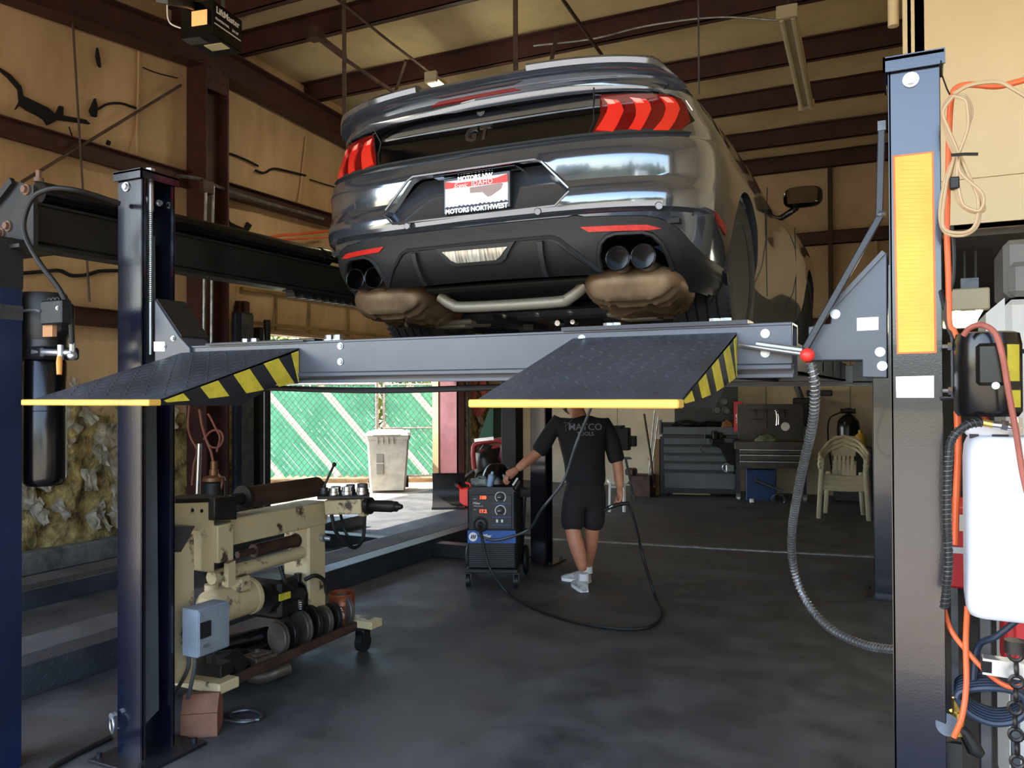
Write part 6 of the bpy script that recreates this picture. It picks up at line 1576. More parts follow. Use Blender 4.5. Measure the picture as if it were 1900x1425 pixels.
# step frame and monitor behind the person
b = M(); q0, q1 = d0(1128, 848, 11.6), d0(1172, 793, 11.6); b.bx(q0.x, q1.x, q0.y, q0.y+.12, q0.z+.1, q1.z, .01); b.bx(q0.x+.05, q1.x-.08, q0.y-.01, q0.y, q1.z-.08, q1.z-.06); b.bx(q1.x-.05, q1.x+.06, q0.y+.1, q0.y+.2, q0.z+.15, q1.z-.12); b.bx(q0.x, q1.x-.1, q0.y-.05, q0.y+.15, q1.z, q1.z+.03); clutter('wall_mounted_monitor', 'black monitor case on the far wall behind the person', 'monitor', b, m_gloss)
b = M(); 
for q in ([(1160, 848), (1178, 930)], [(1148, 848), (1148, 930)]): b.bar(d0(*q[0], 11.3), d0(*q[1], 11.3), .03, .03)
b.bar(d0(1146, 850, 11.3), d0(1170, 850, 11.3), .2, .02); b.bar(d0(1148, 896, 11.3), d0(1172, 896, 11.3), .15, .02); clutter('step_stool', 'low grey metal step stool behind the person by the far wall', 'stool', b, m_steel)
b = M(); b.bar(d0(1132, 893, 10.5), d0(1131, 950, 10.5), .03, .03); b.bar(d0(1158, 893, 10.5), d0(1158, 950, 10.5), .03, .03); b.bar(d0(1128, 893, 10.5), d0(1162, 893, 10.5), .25, .03); b.bar(d0(1130, 903, 10.5), d0(1160, 904, 10.5), .02, .03); clutter('white_stand', 'small white metal stand seen right of the person\'s shorts', 'stand', b, m_lab)
# between door column and second lift post: mower, gas can, plough box, green cover
b = M(); q = d0(858, 918, 11.0); b.bx(q.x-.06, q.x+.1, q.y, q.y+.18, 0.0, .26, .02); b.tube(spline([(q.x-.04, q.y+.09, .25), (q.x-.03, q.y+.09, .31), (q.x+.06, q.y+.09, .31), (q.x+.08, q.y+.09, .25)], 5), .015, 8); b.cyl((q.x-.02, q.y+.02, .25), (q.x-.06, q.y-.03, .30), .02, n=10); clutter('petrol_can', 'red plastic petrol can on the floor left of the welder', 'can', b, mat('petrol_can_red', (220, 50, 40), .45))
rows = []; q = d0(833, 922, 11.1)
b = M(); b.tf(Matrix.Translation((q.x, q.y, 0)) @ Matrix.Rotation(.5, 4, 'Z'))
for x in (-.22, .22): rows.append([(x, -.1+.16*math.cos(t)-.1, .24+.24*math.sin(t)) for t in [-1.5+i*.25 for i in range(12)]])
b.grid(rows); b.grid([[(p[0], p[1]+.02, p[2]) for p in r] for r in rows]); b.bx(-.22, .22, -.3, -.1, 0.0, .03); b.bar((.1, -.1, .3), (.35, .35, .45), .05, .05); clutter('plough_blade', 'curved black snow plough blade on the floor by the side door column', 'plough', b, m_cblk, smooth=40)
mw = thing('garden_tractor', 'red and black garden tractor half hidden behind the welder', 'tractor', (d0(905, 920, 10.0).x, d0(905, 920, 10.0).y, 0)); q = d0(905, 920, 10.0)
q3 = lambda px, py, dd=0: d0(px, py, 10.0+dd)
b = M(); b.tube(spline([q3(880, 870), q3(878, 838), q3(884, 824), q3(920, 818), q3(935, 822)], 6), .03, 10); b.tube(spline([q3(884, 868, .2), q3(890, 840, .2), q3(925, 828, .2)], 6), .02, 8); b.build('hood_frame', mat('tractor_red', (176, 40, 48), .4), mw)
b = M(); lumpy(b, q3(908, 862, .25), (.2, .25, .24), 4, amp=.3, zflat=False); b.build('engine', m_cblk, mw, smooth=60)
b = M(); lumpy(b, q3(945, 845, .1), (.13, .12, .16), 6, amp=.35, zflat=False); b.build('seat', mat('faded_maroon_seat', (128, 54, 72), .6), mw, smooth=60)
for px in (890, 940):
    b = M(); p = q3(px, 900, .3); b.lathe([(.05, -.06), (.16, -.06), (.2, -.03), (.2, .03), (.16, .06), (.05, .06), (.05, -.06)], (p.x, p.y, .2), (.9, .4, 0), 24); b.build('wheel', m_blk, mw)
b = M(); b.bar(q3(880, 817), q3(916, 813), .05, .04); b.build('chrome_bar', m_chr, mw)
b = M(); p = [q3(888, 812, .4), q3(922, 812, .4), q3(922, 757, .4), q3(912, 760, .4)]; b.prism([(v.x, v.z) for v in p], 'y', p[0].y, p[0].y+.25); clutter('green_cover', 'dark green angled metal cover behind the second lift post', 'cover', b, mat('dark_green_sheet', (20, 76, 58), .45))
# red air hose looped on the wall beyond the door column
b = M()
for k in range(5):
    px = 872+k*3; cx_ = 885; yb_ = 772-3*k
    b.tube(spline([at(px-3+k, 690, Y=12.2), at(px-2, 735, Y=12.2-.02*k), at(cx_-6+k, yb_-8, Y=12.2-.02*k), at(cx_, yb_, Y=12.2-.02*k), at(898-k, yb_-10, Y=12.2-.02*k), at(902-2*k, 730, Y=12.2), at(900-3*k, 690, Y=12.2)], 6), .013, 7)
clutter('red_air_hose', 'red air hose hanging in loops on the wall beyond the side door', 'hose', b, mat('faded_red_hose', (178, 78, 68), .6))
# work stool behind the far left lift post
st = thing('work_stool', 'round seated metal work stool behind the far left lift post', 'stool', (q3(982, 1000, -2.4).x, q3(982, 1000, -2.4).y, 0)); c0 = st.location
zz = .62
b = M(); b.lathe([(0, zz-.03), (.15, zz-.03), (.17, zz), (.16, zz+.04), (0, zz+.05)], c0, (0, 0, 1), 24); b.build('seat', m_conc, st)
for k in range(4):
    a_ = PI/4+k*PI/2; b = M(); b.tube([c0+Vector((.1*math.cos(a_), .1*math.sin(a_), zz-.03)), c0+Vector((.2*math.cos(a_), .2*math.sin(a_), .0))], .013, 8); b.build('leg', m_steel, st)
b = M(); b.torus(c0+Vector((0, 0, .25)), (0, 0, 1), .165, .01, 24, 6); b.build('foot_ring', m_steel, st)
# post-side clutter on the left wall: bottle jack cylinder with hoses, silver rod, wires
b = M(); q = at(397, 915, Y=5.2); jx = thing('bottle_jack', 'black and brass grease pump behind the pipe bender', 'grease pump', (q.x, q.y, 0))
b.lathe([(0, .0), (.09, .0), (.09, at(397, 895, Y=5.2).z), (.05, at(397, 890, Y=5.2).z), (0, at(397, 888, Y=5.2).z)], (q.x, q.y, 0), (0, 0, 1), 20); b.build('drum', m_blk, jx)
b = M(); zq = at(397, 892, Y=5.2).z; b.lathe([(.0, zq), (.1, zq), (.09, zq+.03), (.04, zq+.05), (.04, zq+.1), (0, zq+.1)], (q.x, q.y, 0), (0, 0, 1), 20); b.cyl((q.x, q.y, zq+.1), (q.x, q.y, zq+.17), .03, n=12); b.build('pump_head', mat('brass_brown', (136, 96, 64), .4, .6), jx)
b = M(); Q = lambda px, py: at(px, py, Y=5.2)
b.tube(spline([Q(398, 872), Q(392, 840), Q(384, 820), Q(375, 790), Q(370, 760)], 6), .011, 8); b.tube(spline([Q(378, 815), Q(392, 800), Q(408, 800), Q(414, 815), Q(405, 830), Q(390, 828), Q(384, 818)], 6), .009, 8); b.tube(spline([Q(406, 880), Q(412, 895), Q(408, 915)], 5), .01, 8)
b.tube(spline([Q(386, 768), Q(392, 778), Q(400, 795), Q(408, 812), Q(402, 838)], 6), .009, 8); b.tube(spline([Q(352, 740), Q(349, 790), Q(355, 815), Q(366, 836), Q(360, 860), Q(356, 900)], 6), .009, 8); b.build('hose', mat('brown_red_hose', (136, 78, 62), .6), jx)
b = M(); b.cyl(at(370, 823, Y=4.6), at(366, 925, Y=4.6), .018, n=14); clutter('steel_rod', 'bright steel rod standing behind the bending head', 'rod', b, m_chr)
b = M()
for px in (382, 396): b.tube([at(px, 345, X=XW+.4), at(px-3, 480, X=XW+.4), at(px-4, 640, X=XW+.4)], .016, 6)
b.tube(spline([at(330, 326, X=XW+.36), at(375, 333, X=XW+.36), at(400, 345, X=XW+.3), at(480, 372, X=XW+.2), at(600, 406, X=XW+.16)], 6), .018, 6)
clutter('conduit', 'pair of thin vertical conduits and a cable run on the left wall column', 'conduit', b, m_galv)
b = M(); b.bx(XW+.33, XW+.42, at(378, 345, X=XW+.35).y-.06, at(378, 345, X=XW+.35).y+.08, at(378, 360, X=XW+.35).z, at(378, 335, X=XW+.35).z, .01); clutter('junction_box', 'small dark junction box at the column on the left wall', 'box', b, m_rust)
b = M(); b.bx(XW+.15, XW+.3, 7.0, 7.06, 0, 2.3); b.bx(XW+.15, XW+.19, 7.1, 7.13, 0, 2.3); b.cyl((XW+.22, 7.2, .0), (XW+.22, 7.2, 2.4), .04, n=14); struct('trim_43', b, m_blk)
# ================================================================== overhead
m_tubeglow = mat('lit_tube', (255, 250, 225), .4, emit=((255, 246, 214), 16.0))
m_tubeoff = mat('unlit_tube', (206, 198, 170), .4)
m_fix = mat('fixture_enamel', (196, 184, 152), .5)
def tube_light(p0, p1, label, lit, w_=.12, up=(0, 0, 1)):
    p0 = Vector(p0); p1 = Vector(p1); t = thing('tube_light', label, 'light', (p0+p1)/2); d = (p1-p0).normalized(); s = d.cross(Vector((0, 0, 1))).normalized(); z = s.cross(d)
    b = M(); b.bar(p0, p1, w_, .05, ch=.006); b.build('channel', m_fix, t)
    for e in (p0, p1):
        b = M(); b.bar(e-d*.025, e+d*.025, w_*1.15, .11, ch=.006); b.build('end_cap', m_fix, t)
    for k in (-1, 1):
        b = M(); o = s*k*w_*.3-z*.045*(1 if z.z > 0 else -1); b.cyl(p0+o+d*.03, p1+o-d*.03, .019, n=14); b.build('tube', m_tubeglow if lit else m_tubeoff, t)
    return t
zl = zr(6.5)-.05
A_ = at(1460, 22, Z=4.75); B_ = at(1496, 195, Z=4.75)
tube_light(A_, B_, 'unlit twin tube light slung under the roof beams at the right', False, .15)
A_ = at(800, 143, Z=4.8); B_ = at(822, 160, Z=4.8); A2 = A_+(B_-A_).normalized()*1.2
tube_light(A_, A2, 'lit tube light under the roof just above the car spoiler', True)
b = M()
for q in ((1462, 5), (1497, 192)):
    p = at(*q, Z=4.78); b.cyl(p, (p.x, p.y, zr(p.y)+.2), .006, n=6)
tag(b.build('light_hanger', m_steel), 'pair of thin wires holding the unlit tube light', 'hanger wire')
# hanging perforated straps, rods, and the antenna-like rod
def hang(px, py0, py1, Y, r, label, mt, name='hanging_strap', flat=False):
    p0 = at(px, py1, Y=Y); b = M(); zt = zr(Y)+.1
    if flat:
        b.bx(p0.x-r, p0.x+r, Y-.004, Y+.004, p0.z, zt)
        z = p0.z+.03
        while z < zt: b.cyl((p0.x, Y-.005, z), (p0.x, Y-.0055, z), r*.35, n=8); z += .05
    else: b.cyl((p0.x, Y, p0.z), (p0.x, Y, zt), r, n=8)
    tag(b.build(name, mt), label, 'strap' if flat else 'rod')
m_strap = mat('brown_strap_steel', (92, 76, 62), .6, rgb2=(70, 56, 46), scale=10)
hang(639, 50, 260, 6.2, .022, 'perforated steel strap hanging left of the car', m_strap, flat=True)
hang(957, 0, 150, 6.2, .022, 'perforated steel strap hanging above the middle of the spoiler', m_strap, flat=True)
hang(1297, 0, 175, 5.4, .006, 'thin rod hanging right of the spoiler', m_steel, 'hanging_rod')
hang(156, 0, 360, 5.2, .018, 'brown rod hanging in front of the left wall', m_strap, 'hanging_rod')
b = M(); p0, p1 = at(135, 40, X=XW+.2), at(166, 560, X=XW+.2); b.cyl(p0, p1, .01, n=8); tag(b.build('bracing_rod', m_strap), 'thin brown rod slanting down the left wall', 'rod')
b = M(); p0, p1 = at(336, 158, X=XW+.16), at(40, 338, X=XW+.16); b.cyl(p0, p1, .014, n=8); tag(b.build('bracing_rod', m_strap), 'diagonal bracing rod across the left wall', 'rod')
b = M(); p0, p1 = at(1042, -4, Z=5.0), at(1128, 118, Z=5.0); b.cyl(p0, p1, .018, n=8); tag(b.build('bracing_rod', m_rust), 'dark bracing rod under the roof above the spoiler', 'rod')
b = M(); b.tube(spline([at(620, -6, Z=5.15), at(665, 30, Z=5.15), at(720, 75, Z=5.1), at(795, 132, Z=5.0)], 6), .014, 8); tag(b.build('electric_cable', m_strap), 'cable running under the roof to the lit tube light', 'cable')
b = M(); b.bar(at(590, 68, Z=5.1), at(640, 106, Z=5.1), .05, .05); b.bar(at(640, 110, Z=5.1), at(738, 176, Z=4.95), .03, .03); b.bx(*(lambda p: (p.x-.07, p.x+.07, p.y-.06, p.y+.06, p.z-.03, p.z+.09))(at(585, 68, Z=5.1))); tag(b.build('brace_arm', m_rust), 'dark flat brace arm under the roof left of the strap', 'brace')
b = M(); b.bar(at(753, 112, Z=5.1), at(733, 172, Z=5.0), .03, .02); tag(b.build('hanger_bar', m_rust), 'short slanted hanger bar under the roof left of the lit tube light', 'hanger')
b = M(); b.bar(at(1034, 60, Z=5.1), at(1022, 118, Z=5.0), .04, .02); tag(b.build('hanger_bar', m_rust), 'short slanted hanger bar under the roof above the spoiler', 'hanger')
b = M(); b.tube(spline([at(990, 85, Z=5.2), at(1100, 72, Z=5.2), at(1200, 48, Z=5.2), at(1330, 32, Z=5.2), at(1450, 38, Z=5.1)], 8), .01, 6); tag(b.build('roof_wire', m_galv), 'pale wire running along the roof beams to the unlit tube light', 'wire')
b = M(); p = at(1590, 215, Y=10.5)
# garage door opener
op = thing('door_opener', 'black garage door motor with orange lens hanging under the roof at upper left', 'door opener', at(392, 45, Y=4.0))
c0 = at(392, 45, Y=4.0)
fx, fy = Vector((.93, .36, 0)).normalized(), Vector((-.36, .93, 0)).normalized()
R4 = Matrix((fx, fy, Vector((0, 0, 1)))).transposed().to_4x4(); R4.translation = c0
u0 = Matrix.Identity(4); R4 = Matrix.Translation(c0) @ Matrix.Rotation(D2R(10), 4, 'Z')
b = M().tf(R4); b.bx(-.16, .09, -.11, .22, -.12, .11, .006); b.build('motor_case', m_gloss, op)
b = M().tf(R4); b.bx(-.07, .05, -.114, -.108, -.055, .045, .003); b.build('light_lens', mat('peach_lens', (246, 178, 116), .4, emit=((246, 170, 100), .25)), op)
b = M().tf(R4); b.bx(-.08, .06, .03, .12, -.124, -.119); b.build('lower_lens', mat('cream_lens', (206, 196, 150), .4), op)
b = M().tf(R4); b.bx(-.16, -.02, -.09, .0, -.123, -.118); b.build('grey_plate', m_steel, op)
lettering('case_lettering', [('LiftMaster', .062, .0, .055, dict(bold=.001), 0), ('PROFESSIONAL', .022, -.06, -.005, {}, 0), ('3/4 HP', .026, .08, -.01, {}, 0)], [m_lab], op, plane_mx(R4 @ Vector((.0915, .055, .0))-op.location, R4.to_3x3() @ Vector((0, 1, 0)), (0, 0, 1)))
b = M().tf(R4); b.bx(.09, .0915, -.09, .2, -.045, -.037); b.build('white_rule', m_lab, op)
b = M(); rp = at(300, -10, Y=2.6); b.bar(R4 @ Vector((-.08, -.1, .1)), (rp.x, rp.y, rp.z+.0), .05, .07); b.build('rail', m_gloss, op)
b = M(); t0 = R4 @ Vector((.02, .1, .11)); b.bx(t0.x-.015, t0.x+.015, t0.y-.003, t0.y+.003, t0.z, zr(t0.y)+.05); b.build('hanging_bracket', m_galv, op)
b = M(); b.tube(spline([R4 @ Vector((-.16, -.05, -.04)), R4 @ Vector((-.25, -.1, .0)), R4 @ Vector((-.27, -.1, .12)), R4 @ Vector((-.26, -.1, .2))], 6), .005, 6); b.build('wire', m_lab, op)

# ================================================================== right foreground
m_tank = mat('translucent_white_tank', (206, 208, 216), .45); m_hosO = mat('orange_rubber_hose', (224, 104, 52), .5, rgb2=(206, 88, 42), scale=6); m_hosR = mat('dusty_red_hose', (164, 92, 76), .6, rgb2=(140, 74, 60), scale=8)
m_cab = mat('tan_extension_cable', (176, 152, 118), .6); m_gmach = mat('pale_grey_machine', (196, 194, 188), .5)
Yp = 2.34; r_ = lambda px, py, Y=Yp: at(px, py, Y=Y)
pr2 = thing('hydraulic_power_unit', 'black motor over a white oil tank on the right lift post', 'power unit', r_(1840, 1135))
cx = r_(1832, 700).x; zt_ = lambda py: r_(1832, py).z
b = M(); b.lathe([(0, zt_(772)), (.066, zt_(772)), (.075, zt_(762)), (.075, zt_(640)), (.07, zt_(620)), (.06, zt_(617)), (0, zt_(616))], (cx, Yp, 0), n=32); mo2 = b.build('motor', m_gloss, pr2)
b = M(); b.bx(cx-.03, cx+.035, Yp-.095, Yp-.05, zt_(716), zt_(640), .008); b.build('capacitor_cover', m_gloss, mo2)
b = M(); b.bolt((cx+.01, Yp-.095, zt_(716)), (0, -1, 0), .006, .008); b.build('bolt', m_zinc, mo2)
b = M()
for a0, a1, za, zb in ((.5, 1.0, 708, 642), (.62, 1.05, 755, 724)):
    rows = [[(cx+.0765*math.sin(t), Yp-.0765*math.cos(t), zt_(z)) for t in [a0+(a1-a0)*i/6 for i in range(7)]] for z in (za, zb)]
    b.grid(rows); b.grid([[(cx+(p[0]-cx)*.985, Yp+(p[1]-Yp)*.985, p[2]) for p in r] for r in rows])
b.build('warning_label', m_haz, mo2)
rows = []
xa, xb = r_(1788, 1000).x, r_(1788, 1000).x+.19
for z, k in ((zt_(1139), .8), (zt_(1136), .9), (zt_(1125), .97), (zt_(1105), 1.), (zt_(850), 1.), (zt_(825), .97), (zt_(812), .90), (zt_(808), .8)):
    r = []
    for i in range(32):
        t = 2*PI*i/32; se = lambda c, e: math.copysign(abs(c)**e, c)
        r.append(((xa+xb)/2+(xb-xa)/2*k*se(math.cos(t), .45), Yp+.075*k*se(math.sin(t), .45), z))
    rows.append(r)
b = M(); b.grid(rows, closed_u=True); b.poly(rows[0]); b.poly(rows[-1]); b.bx(xa+.005, xa+.1, Yp-.05, Yp+.05, zt_(812), zt_(782), .01); tk = b.build('oil_tank', m_tank, pr2, smooth=50)
b = M(); b.bx(xa+.012, xa+.032, Yp-.052, Yp-.048, zt_(812), zt_(804)); b.bx(xa+.06, xa+.095, Yp-.052, Yp-.048, zt_(815), zt_(804)); b.build('tank_slot', m_blk, tk)
b = M(); x0 = r_(1748, 630).x; x1 = r_(1768, 630).x; b.tube([(x0, Yp+.05, r_(0, 628).z), (x1, Yp, zt_(628)), (x1, Yp, zt_(738)), (x0, Yp+.05, zt_(740))], .006, 6); b.build('mounting_bracket', m_lbk, pr2)
for z in (641, 725):
    b = M(); b.cyl((x0, Yp, zt_(z)), (x1+.02, Yp, zt_(z)), .005, n=8); b.cyl((x1-.012, Yp, zt_(z)), (x1-.002, Yp, zt_(z)), .011, n=6); b.cyl((x1+.004, Yp, zt_(z)), (x1+.012, Yp, zt_(z)), .011, n=6); b.build('stud', m_chr, pr2)
b = M(); b.cyl(r_(1822, 784, 2.25), r_(1842, 788, 2.25), .009, n=12); b.build('hose_fitting', mat('brass_fitting', (206, 176, 96), .3, .8), pr2)
b = M(); b.cyl(r_(1842, 788, 2.25), r_(1895, 794, 2.25), .008, n=12); b.cyl(r_(1858, 788, 2.25), r_(1870, 790, 2.25), .013, n=6); b.cyl(r_(1888, 775, 2.25), r_(1888, 805, 2.25), .012, n=6); b.build('pipe_fitting', m_chr, pr2)
def coil(b, pts, R_, r, turns_per_m=70, n=5):
    """wire wound around a path"""
    P = spline(pts, 24); L_ = sum((P[i+1]-P[i]).length for i in range(len(P)-1)); out = []; acc = 0; t = (P[1]-P[0]).normalized(); u, w_ = frame_of(t)
    for i in range(len(P)-1):
        seg = P[i+1]-P[i]; l = seg.length; k = max(2, int(l*turns_per_m*9)); t = seg.normalized(); u = (u-t*u.dot(t)).normalized(); w_ = t.cross(u)
        for j in range(k):
            f = j/k; ph = 2*PI*(acc+l*f)*turns_per_m; out.append(P[i]+seg*f+(u*math.cos(ph)+w_*math.sin(ph))*R_)
        acc += l
    b.tube(out, r, n)
hp = [r_(1822, 784, 2.25), r_(1795, 789, 2.24), r_(1768, 812, 2.24), r_(1760, 850, 2.24), r_(1757, 950, 2.25), r_(1760, 1040, 2.26), r_(1756, 1090, 2.27), r_(1752, 1128, 2.28)]
b = M(); b.tube(spline(hp, 8), .0095, 10); gh = b.build('guarded_hose', m_blk, pr2)
b = M(); coil(b, hp, .0106, .0011, 85, 4); b.build('spring_guard', m_steel, gh)
# spiral metal hose from the lever down to the floor by the right post
sp_ = [at(1504, 672, Y=2.32), at(1512, 720, Y=2.34), at(1507, 790, Y=2.42), at(1487, 880, Y=2.6), at(1470, 980, Y=2.8), at(1472, 1050, Y=2.9), at(1493, 1110, Y=2.9), at(1535, 1162, Y=2.84), at(1600, 1195, Y=2.76), at(1662, 1205, Y=2.68), at(1700, 1200, Y=2.66)]
ml = thing('spiral_hose', 'spiral steel-wrapped hose hanging from the red knob to the right post', 'hose', sp_[0])
b = M(); b.tube(spline(sp_, 8), .0105, 10); b.build('inner_hose', m_steel, ml)
b = M(); coil(b, sp_, .0125, .0022, 80, 4); b.build('wire_spiral', m_galv, ml)
# hoses and cables hanging at the post
b = M(); b.tube(spline([r_(1930, 140), r_(1895, 150), r_(1850, 160), r_(1800, 157), r_(1775, 163), r_(1766, 180), r_(1762, 220), r_(1760, 300), r_(1757, 420), r_(1760, 520), r_(1762, 600), r_(1772, 618), r_(1795, 690), r_(1825, 770), r_(1860, 830), r_(1890, 870), r_(1900, 940)], 8), .0075, 10); tag(b.build('orange_air_hose', m_hosO), 'orange air hose running down the right post and over the white tank', 'hose')
b = M(); b.tube(spline([r_(1788, 622, 2.26), r_(1800, 608, 2.25), r_(1822, 603, 2.24), r_(1846, 618, 2.23), r_(1860, 660, 2.22), r_(1872, 730, 2.22), r_(1885, 800, 2.22), r_(1898, 880, 2.22), r_(1915, 950, 2.22)], 8), .007, 10); tag(b.build('red_air_hose', m_hosR), 'dusty red hose arching over the black motor on the right post', 'hose')
b = M(); b.tube(spline([r_(1776, 760, 2.42), r_(1778, 830, 2.42), r_(1774, 930, 2.42), r_(1772, 1010, 2.42)], 8), .009, 10); b.tube(spline([r_(1750, 1125, 2.45), r_(1765, 1170, 2.42), r_(1800, 1215, 2.4), r_(1840, 1255, 2.38), r_(1875, 1275, 2.36), r_(1905, 1268, 2.34), r_(1930, 1245, 2.34)], 8), .0065, 10); b.tube(spline([r_(1795, 1125, 2.4), r_(1792, 1190, 2.4), r_(1793, 1270, 2.38), r_(1785, 1330, 2.36), r_(1770, 1368, 2.36)], 8), .0072, 10); tag(b.build('extension_lead', m_hosO), 'orange lead hanging in a loop below the white tank', 'lead')
b = M(); b.tube(spline([r_(1766, 420), r_(1770, 470), r_(1768, 520), r_(1755, 570), r_(1760, 610), r_(1780, 630), r_(1840, 634), r_(1880, 645), r_(1920, 660)], 8), .005, 8); tag(b.build('black_power_cord', m_blk), 'black power cord curving from the post over the motor', 'cord')
b = M()
Z_ = lambda px, py, k=0: r_(px, py, 2.3-.006*k)
for k in range(3):
    o = k*4
    b.tube(spline([Z_(1765+o*.5, 178, k), Z_(1750, 200+o, k), Z_(1752+o, 240, k), Z_(1770+o, 285, k), Z_(1790-o, 320, k), Z_(1815+o, 360, k), Z_(1826-o, 390, k), Z_(1800-o, 392-o, k), Z_(1775+o, 370, k), Z_(1768+o, 330, k), Z_(1778, 290, k), Z_(1795, 240, k), Z_(1803-o, 205, k), Z_(1790, 178+o, k), Z_(1768, 178, k)], 7), .0042, 7)
for k in range(2):
    o = k*5
    b.tube(spline([Z_(1772, 288, k), Z_(1752+o, 340, k), Z_(1744+o, 400, k), Z_(1755, 432-o, k), Z_(1790, 436-o, k), Z_(1815-o, 415, k), Z_(1815, 370, k), Z_(1795, 320, k), Z_(1782, 290, k)], 7), .0042, 7)
b.tube(spline([Z_(1768, 175), Z_(1800, 158), Z_(1850, 152), Z_(1880, 165), Z_(1920, 190)], 7), .005, 7)
cc = tag(b.build('extension_cable', m_cab), 'tan extension cable tied in a figure eight beside the right post top', 'cable')
b = M(); b.tube([Z_(1765, 288, 5), Z_(1790, 286, 6), Z_(1815, 286, 6)], .004, 6); b.build('cable_tie', m_blk, cc)
b = M(); b.bx(r_(1760, 352).x, r_(1770, 352).x+.01, 2.28, 2.3, r_(0, 360).z if False else r_(1765, 360).z, r_(1765, 338).z, .003); b.build('plug', m_blk, cc)
b = M(); b.tube([r_(1745, 100, 2.4), r_(1748, 140, 2.36), r_(1757, 165, 2.32), r_(1762, 175, 2.3)], .002, 5); tag(b.build('tie_wire', m_oil), 'thin dark wire from the right post cap to the coiled cable', 'wire')
b = M()
for k in range(6):
    o = k*5; Y = 2.5-.02*k; b.tube(spline([r_(1775, 1270+o, Y), r_(1800, 1300+o, Y), r_(1845, 1318+o, Y), r_(1890, 1310+o, Y), r_(1905, 1280+o, Y), r_(1880, 1258+o, Y), r_(1830, 1252+o, Y), r_(1785, 1258+o, Y), r_(1775, 1270+o, Y)], 6), .0085, 8)
b.tube(spline([r_(1806, 1270, 2.45), r_(1815, 1200, 2.45), r_(1850, 1180, 2.42), r_(1900, 1140, 2.4)], 6), .0085, 8)
tag(b.build('blue_hose', mat('dark_blue_hose', (36, 48, 66), .5)), 'dark blue hose hanging in a coil at lower right', 'hose')
b = M(); p0 = r_(1884, 1215, 2.3)
for k in range(13):
    p = p0+Vector((.002*math.sin(k), 0, -.032*k)); b.torus(p, (1, 0, 0) if k % 2 else (0, 1, 0), .014, .005, 14, 6)
ch_ = b.build('chain', m_oil); tag(ch_, 'heavy dark link chain hanging at lower right', 'chain')
b = M(); p1 = p0+Vector((0, 0, .03)); b.cyl(p1+Vector((0, 0, -.025)), p1+Vector((0, 0, .005)), .024, n=16); tag(b.build('chain_anchor', m_oil), 'round dark stud holding the chain on the steel bar', 'anchor')
b = M(); q0, q1 = r_(1822, 1232, 2.36), r_(1920, 1246, 2.36); b.bar(q0, q1, .04, .04); tb = b.build('steel_bar', m_zinc); tag(tb, 'square steel bar sticking out at lower right under the chain anchor', 'bar')
b = M(); b.bar(q0-(q1-q0).normalized()*.001, q0+(q1-q0).normalized()*.02, .041, .028); b.build('open_end', m_dark, tb)
# floor stand behind the post, air fittings
b = M(); q = r_(1842, 1420, 2.6); b.bx(q.x-.03, q.x+.0, 2.6, 2.64, 0, 1.05, .003); b.bx(q.x-.02, q.x+.12, 2.55, 2.75, 0, .25, .01); tag(b.build('jack_stand', m_steel), 'grey steel upright and foot standing behind the blue hose coil', 'stand')
af = thing('air_regulator', 'brass and black air regulator near the floor beside the right post', 'regulator', r_(1780, 1390, 2.45))
b = M(); q = r_(1775, 1320, 2.45); b.cyl(q, q+Vector((0, 0, .035)), .011, n=10); b.cyl(q+Vector((-.0, 0, -.06)), q, .018, n=12); b.build('brass_fitting', mat('brass_fitting', (206, 176, 96), .3, .8), af)
b = M(); b.cyl(r_(1752, 1345, 2.45), r_(1758, 1345, 2.40), .028, n=20); b.build('gauge', m_steel, af)
b = M(); b.tube([r_(1770, 1345, 2.45), r_(1790, 1360, 2.45), r_(1808, 1390, 2.45), r_(1822, 1402, 2.45)], .013, 10, rr=[.02, .015, .02, .012]); b.bx(*(lambda p: (p.x-.03, p.x+.03, p.y-.03, p.y+.03, p.z-.1, p.z))(r_(1760, 1370, 2.45))); b.build('black_coupling', m_blk, af)
# red tool cabinet, machine and lit tube in the back room under the mezzanine
b = M(); q0, q1 = at(1856, 1218, Y=3.35), at(1990, 1120, Y=3.35); b.bx(q0.x, q1.x, 3.2, 3.38, q0.z, q1.z+.06, .01); rc = thing('red_cabinet', 'red tool cabinet behind the white tank at lower right', 'cabinet', (q0.x, 3.2, 0)); b.build('body', mat('cabinet_red', (176, 32, 38), .4), rc)
for xx in (q0.x+.02, q1.x-.04):
    M().bx(xx, xx+.025, 3.22, 3.25, 0, q0.z).build('leg', m_steel, rc)
b = M(); b.bx(q0.x+.03, q1.x, 3.185, 3.2, q0.z-.02, q1.z-.02, .004); b.build('drawer', mat('drawer_red', (196, 40, 44), .4), rc)
b = M(); q0, q1 = at(1752, 1090, Y=4.6), at(1800, 940, Y=4.6); b.bx(q0.x, q1.x+.25, 4.6, 5.0, q0.z, q1.z, .01); sc2 = thing('service_cart', 'red service cart with a pale band under the mezzanine', 'cart', (q0.x, 4.6, 0)); b.build('body', mat('cabinet_red', (176, 32, 38), .4), sc2)
for xx in (q0.x+.03, q1.x+.2):
    M().bx(xx, xx+.03, 4.62, 4.65, 0, q0.z).build('leg', m_steel, sc2)
b = M(); z0, z1 = at(1780, 985, Y=4.59).z, at(1780, 955, Y=4.59).z; b.bx(q0.x, q1.x+.25, 4.585, 4.6, z0, z1); b.build('pale_band', m_gmach, sc2)
b = M(); z0 = at(1780, 1020, Y=4.59).z; b.bx(q0.x+.02, q1.x+.2, 4.57, 4.6, z0-.015, z0+.015); b.build('handle', m_zinc, sc2)
gm = thing('brake_lathe', 'pale grey machine with rounded grey housing under the mezzanine', 'machine', (at(1880, 800, Y=3.4).x, 3.4, 0))
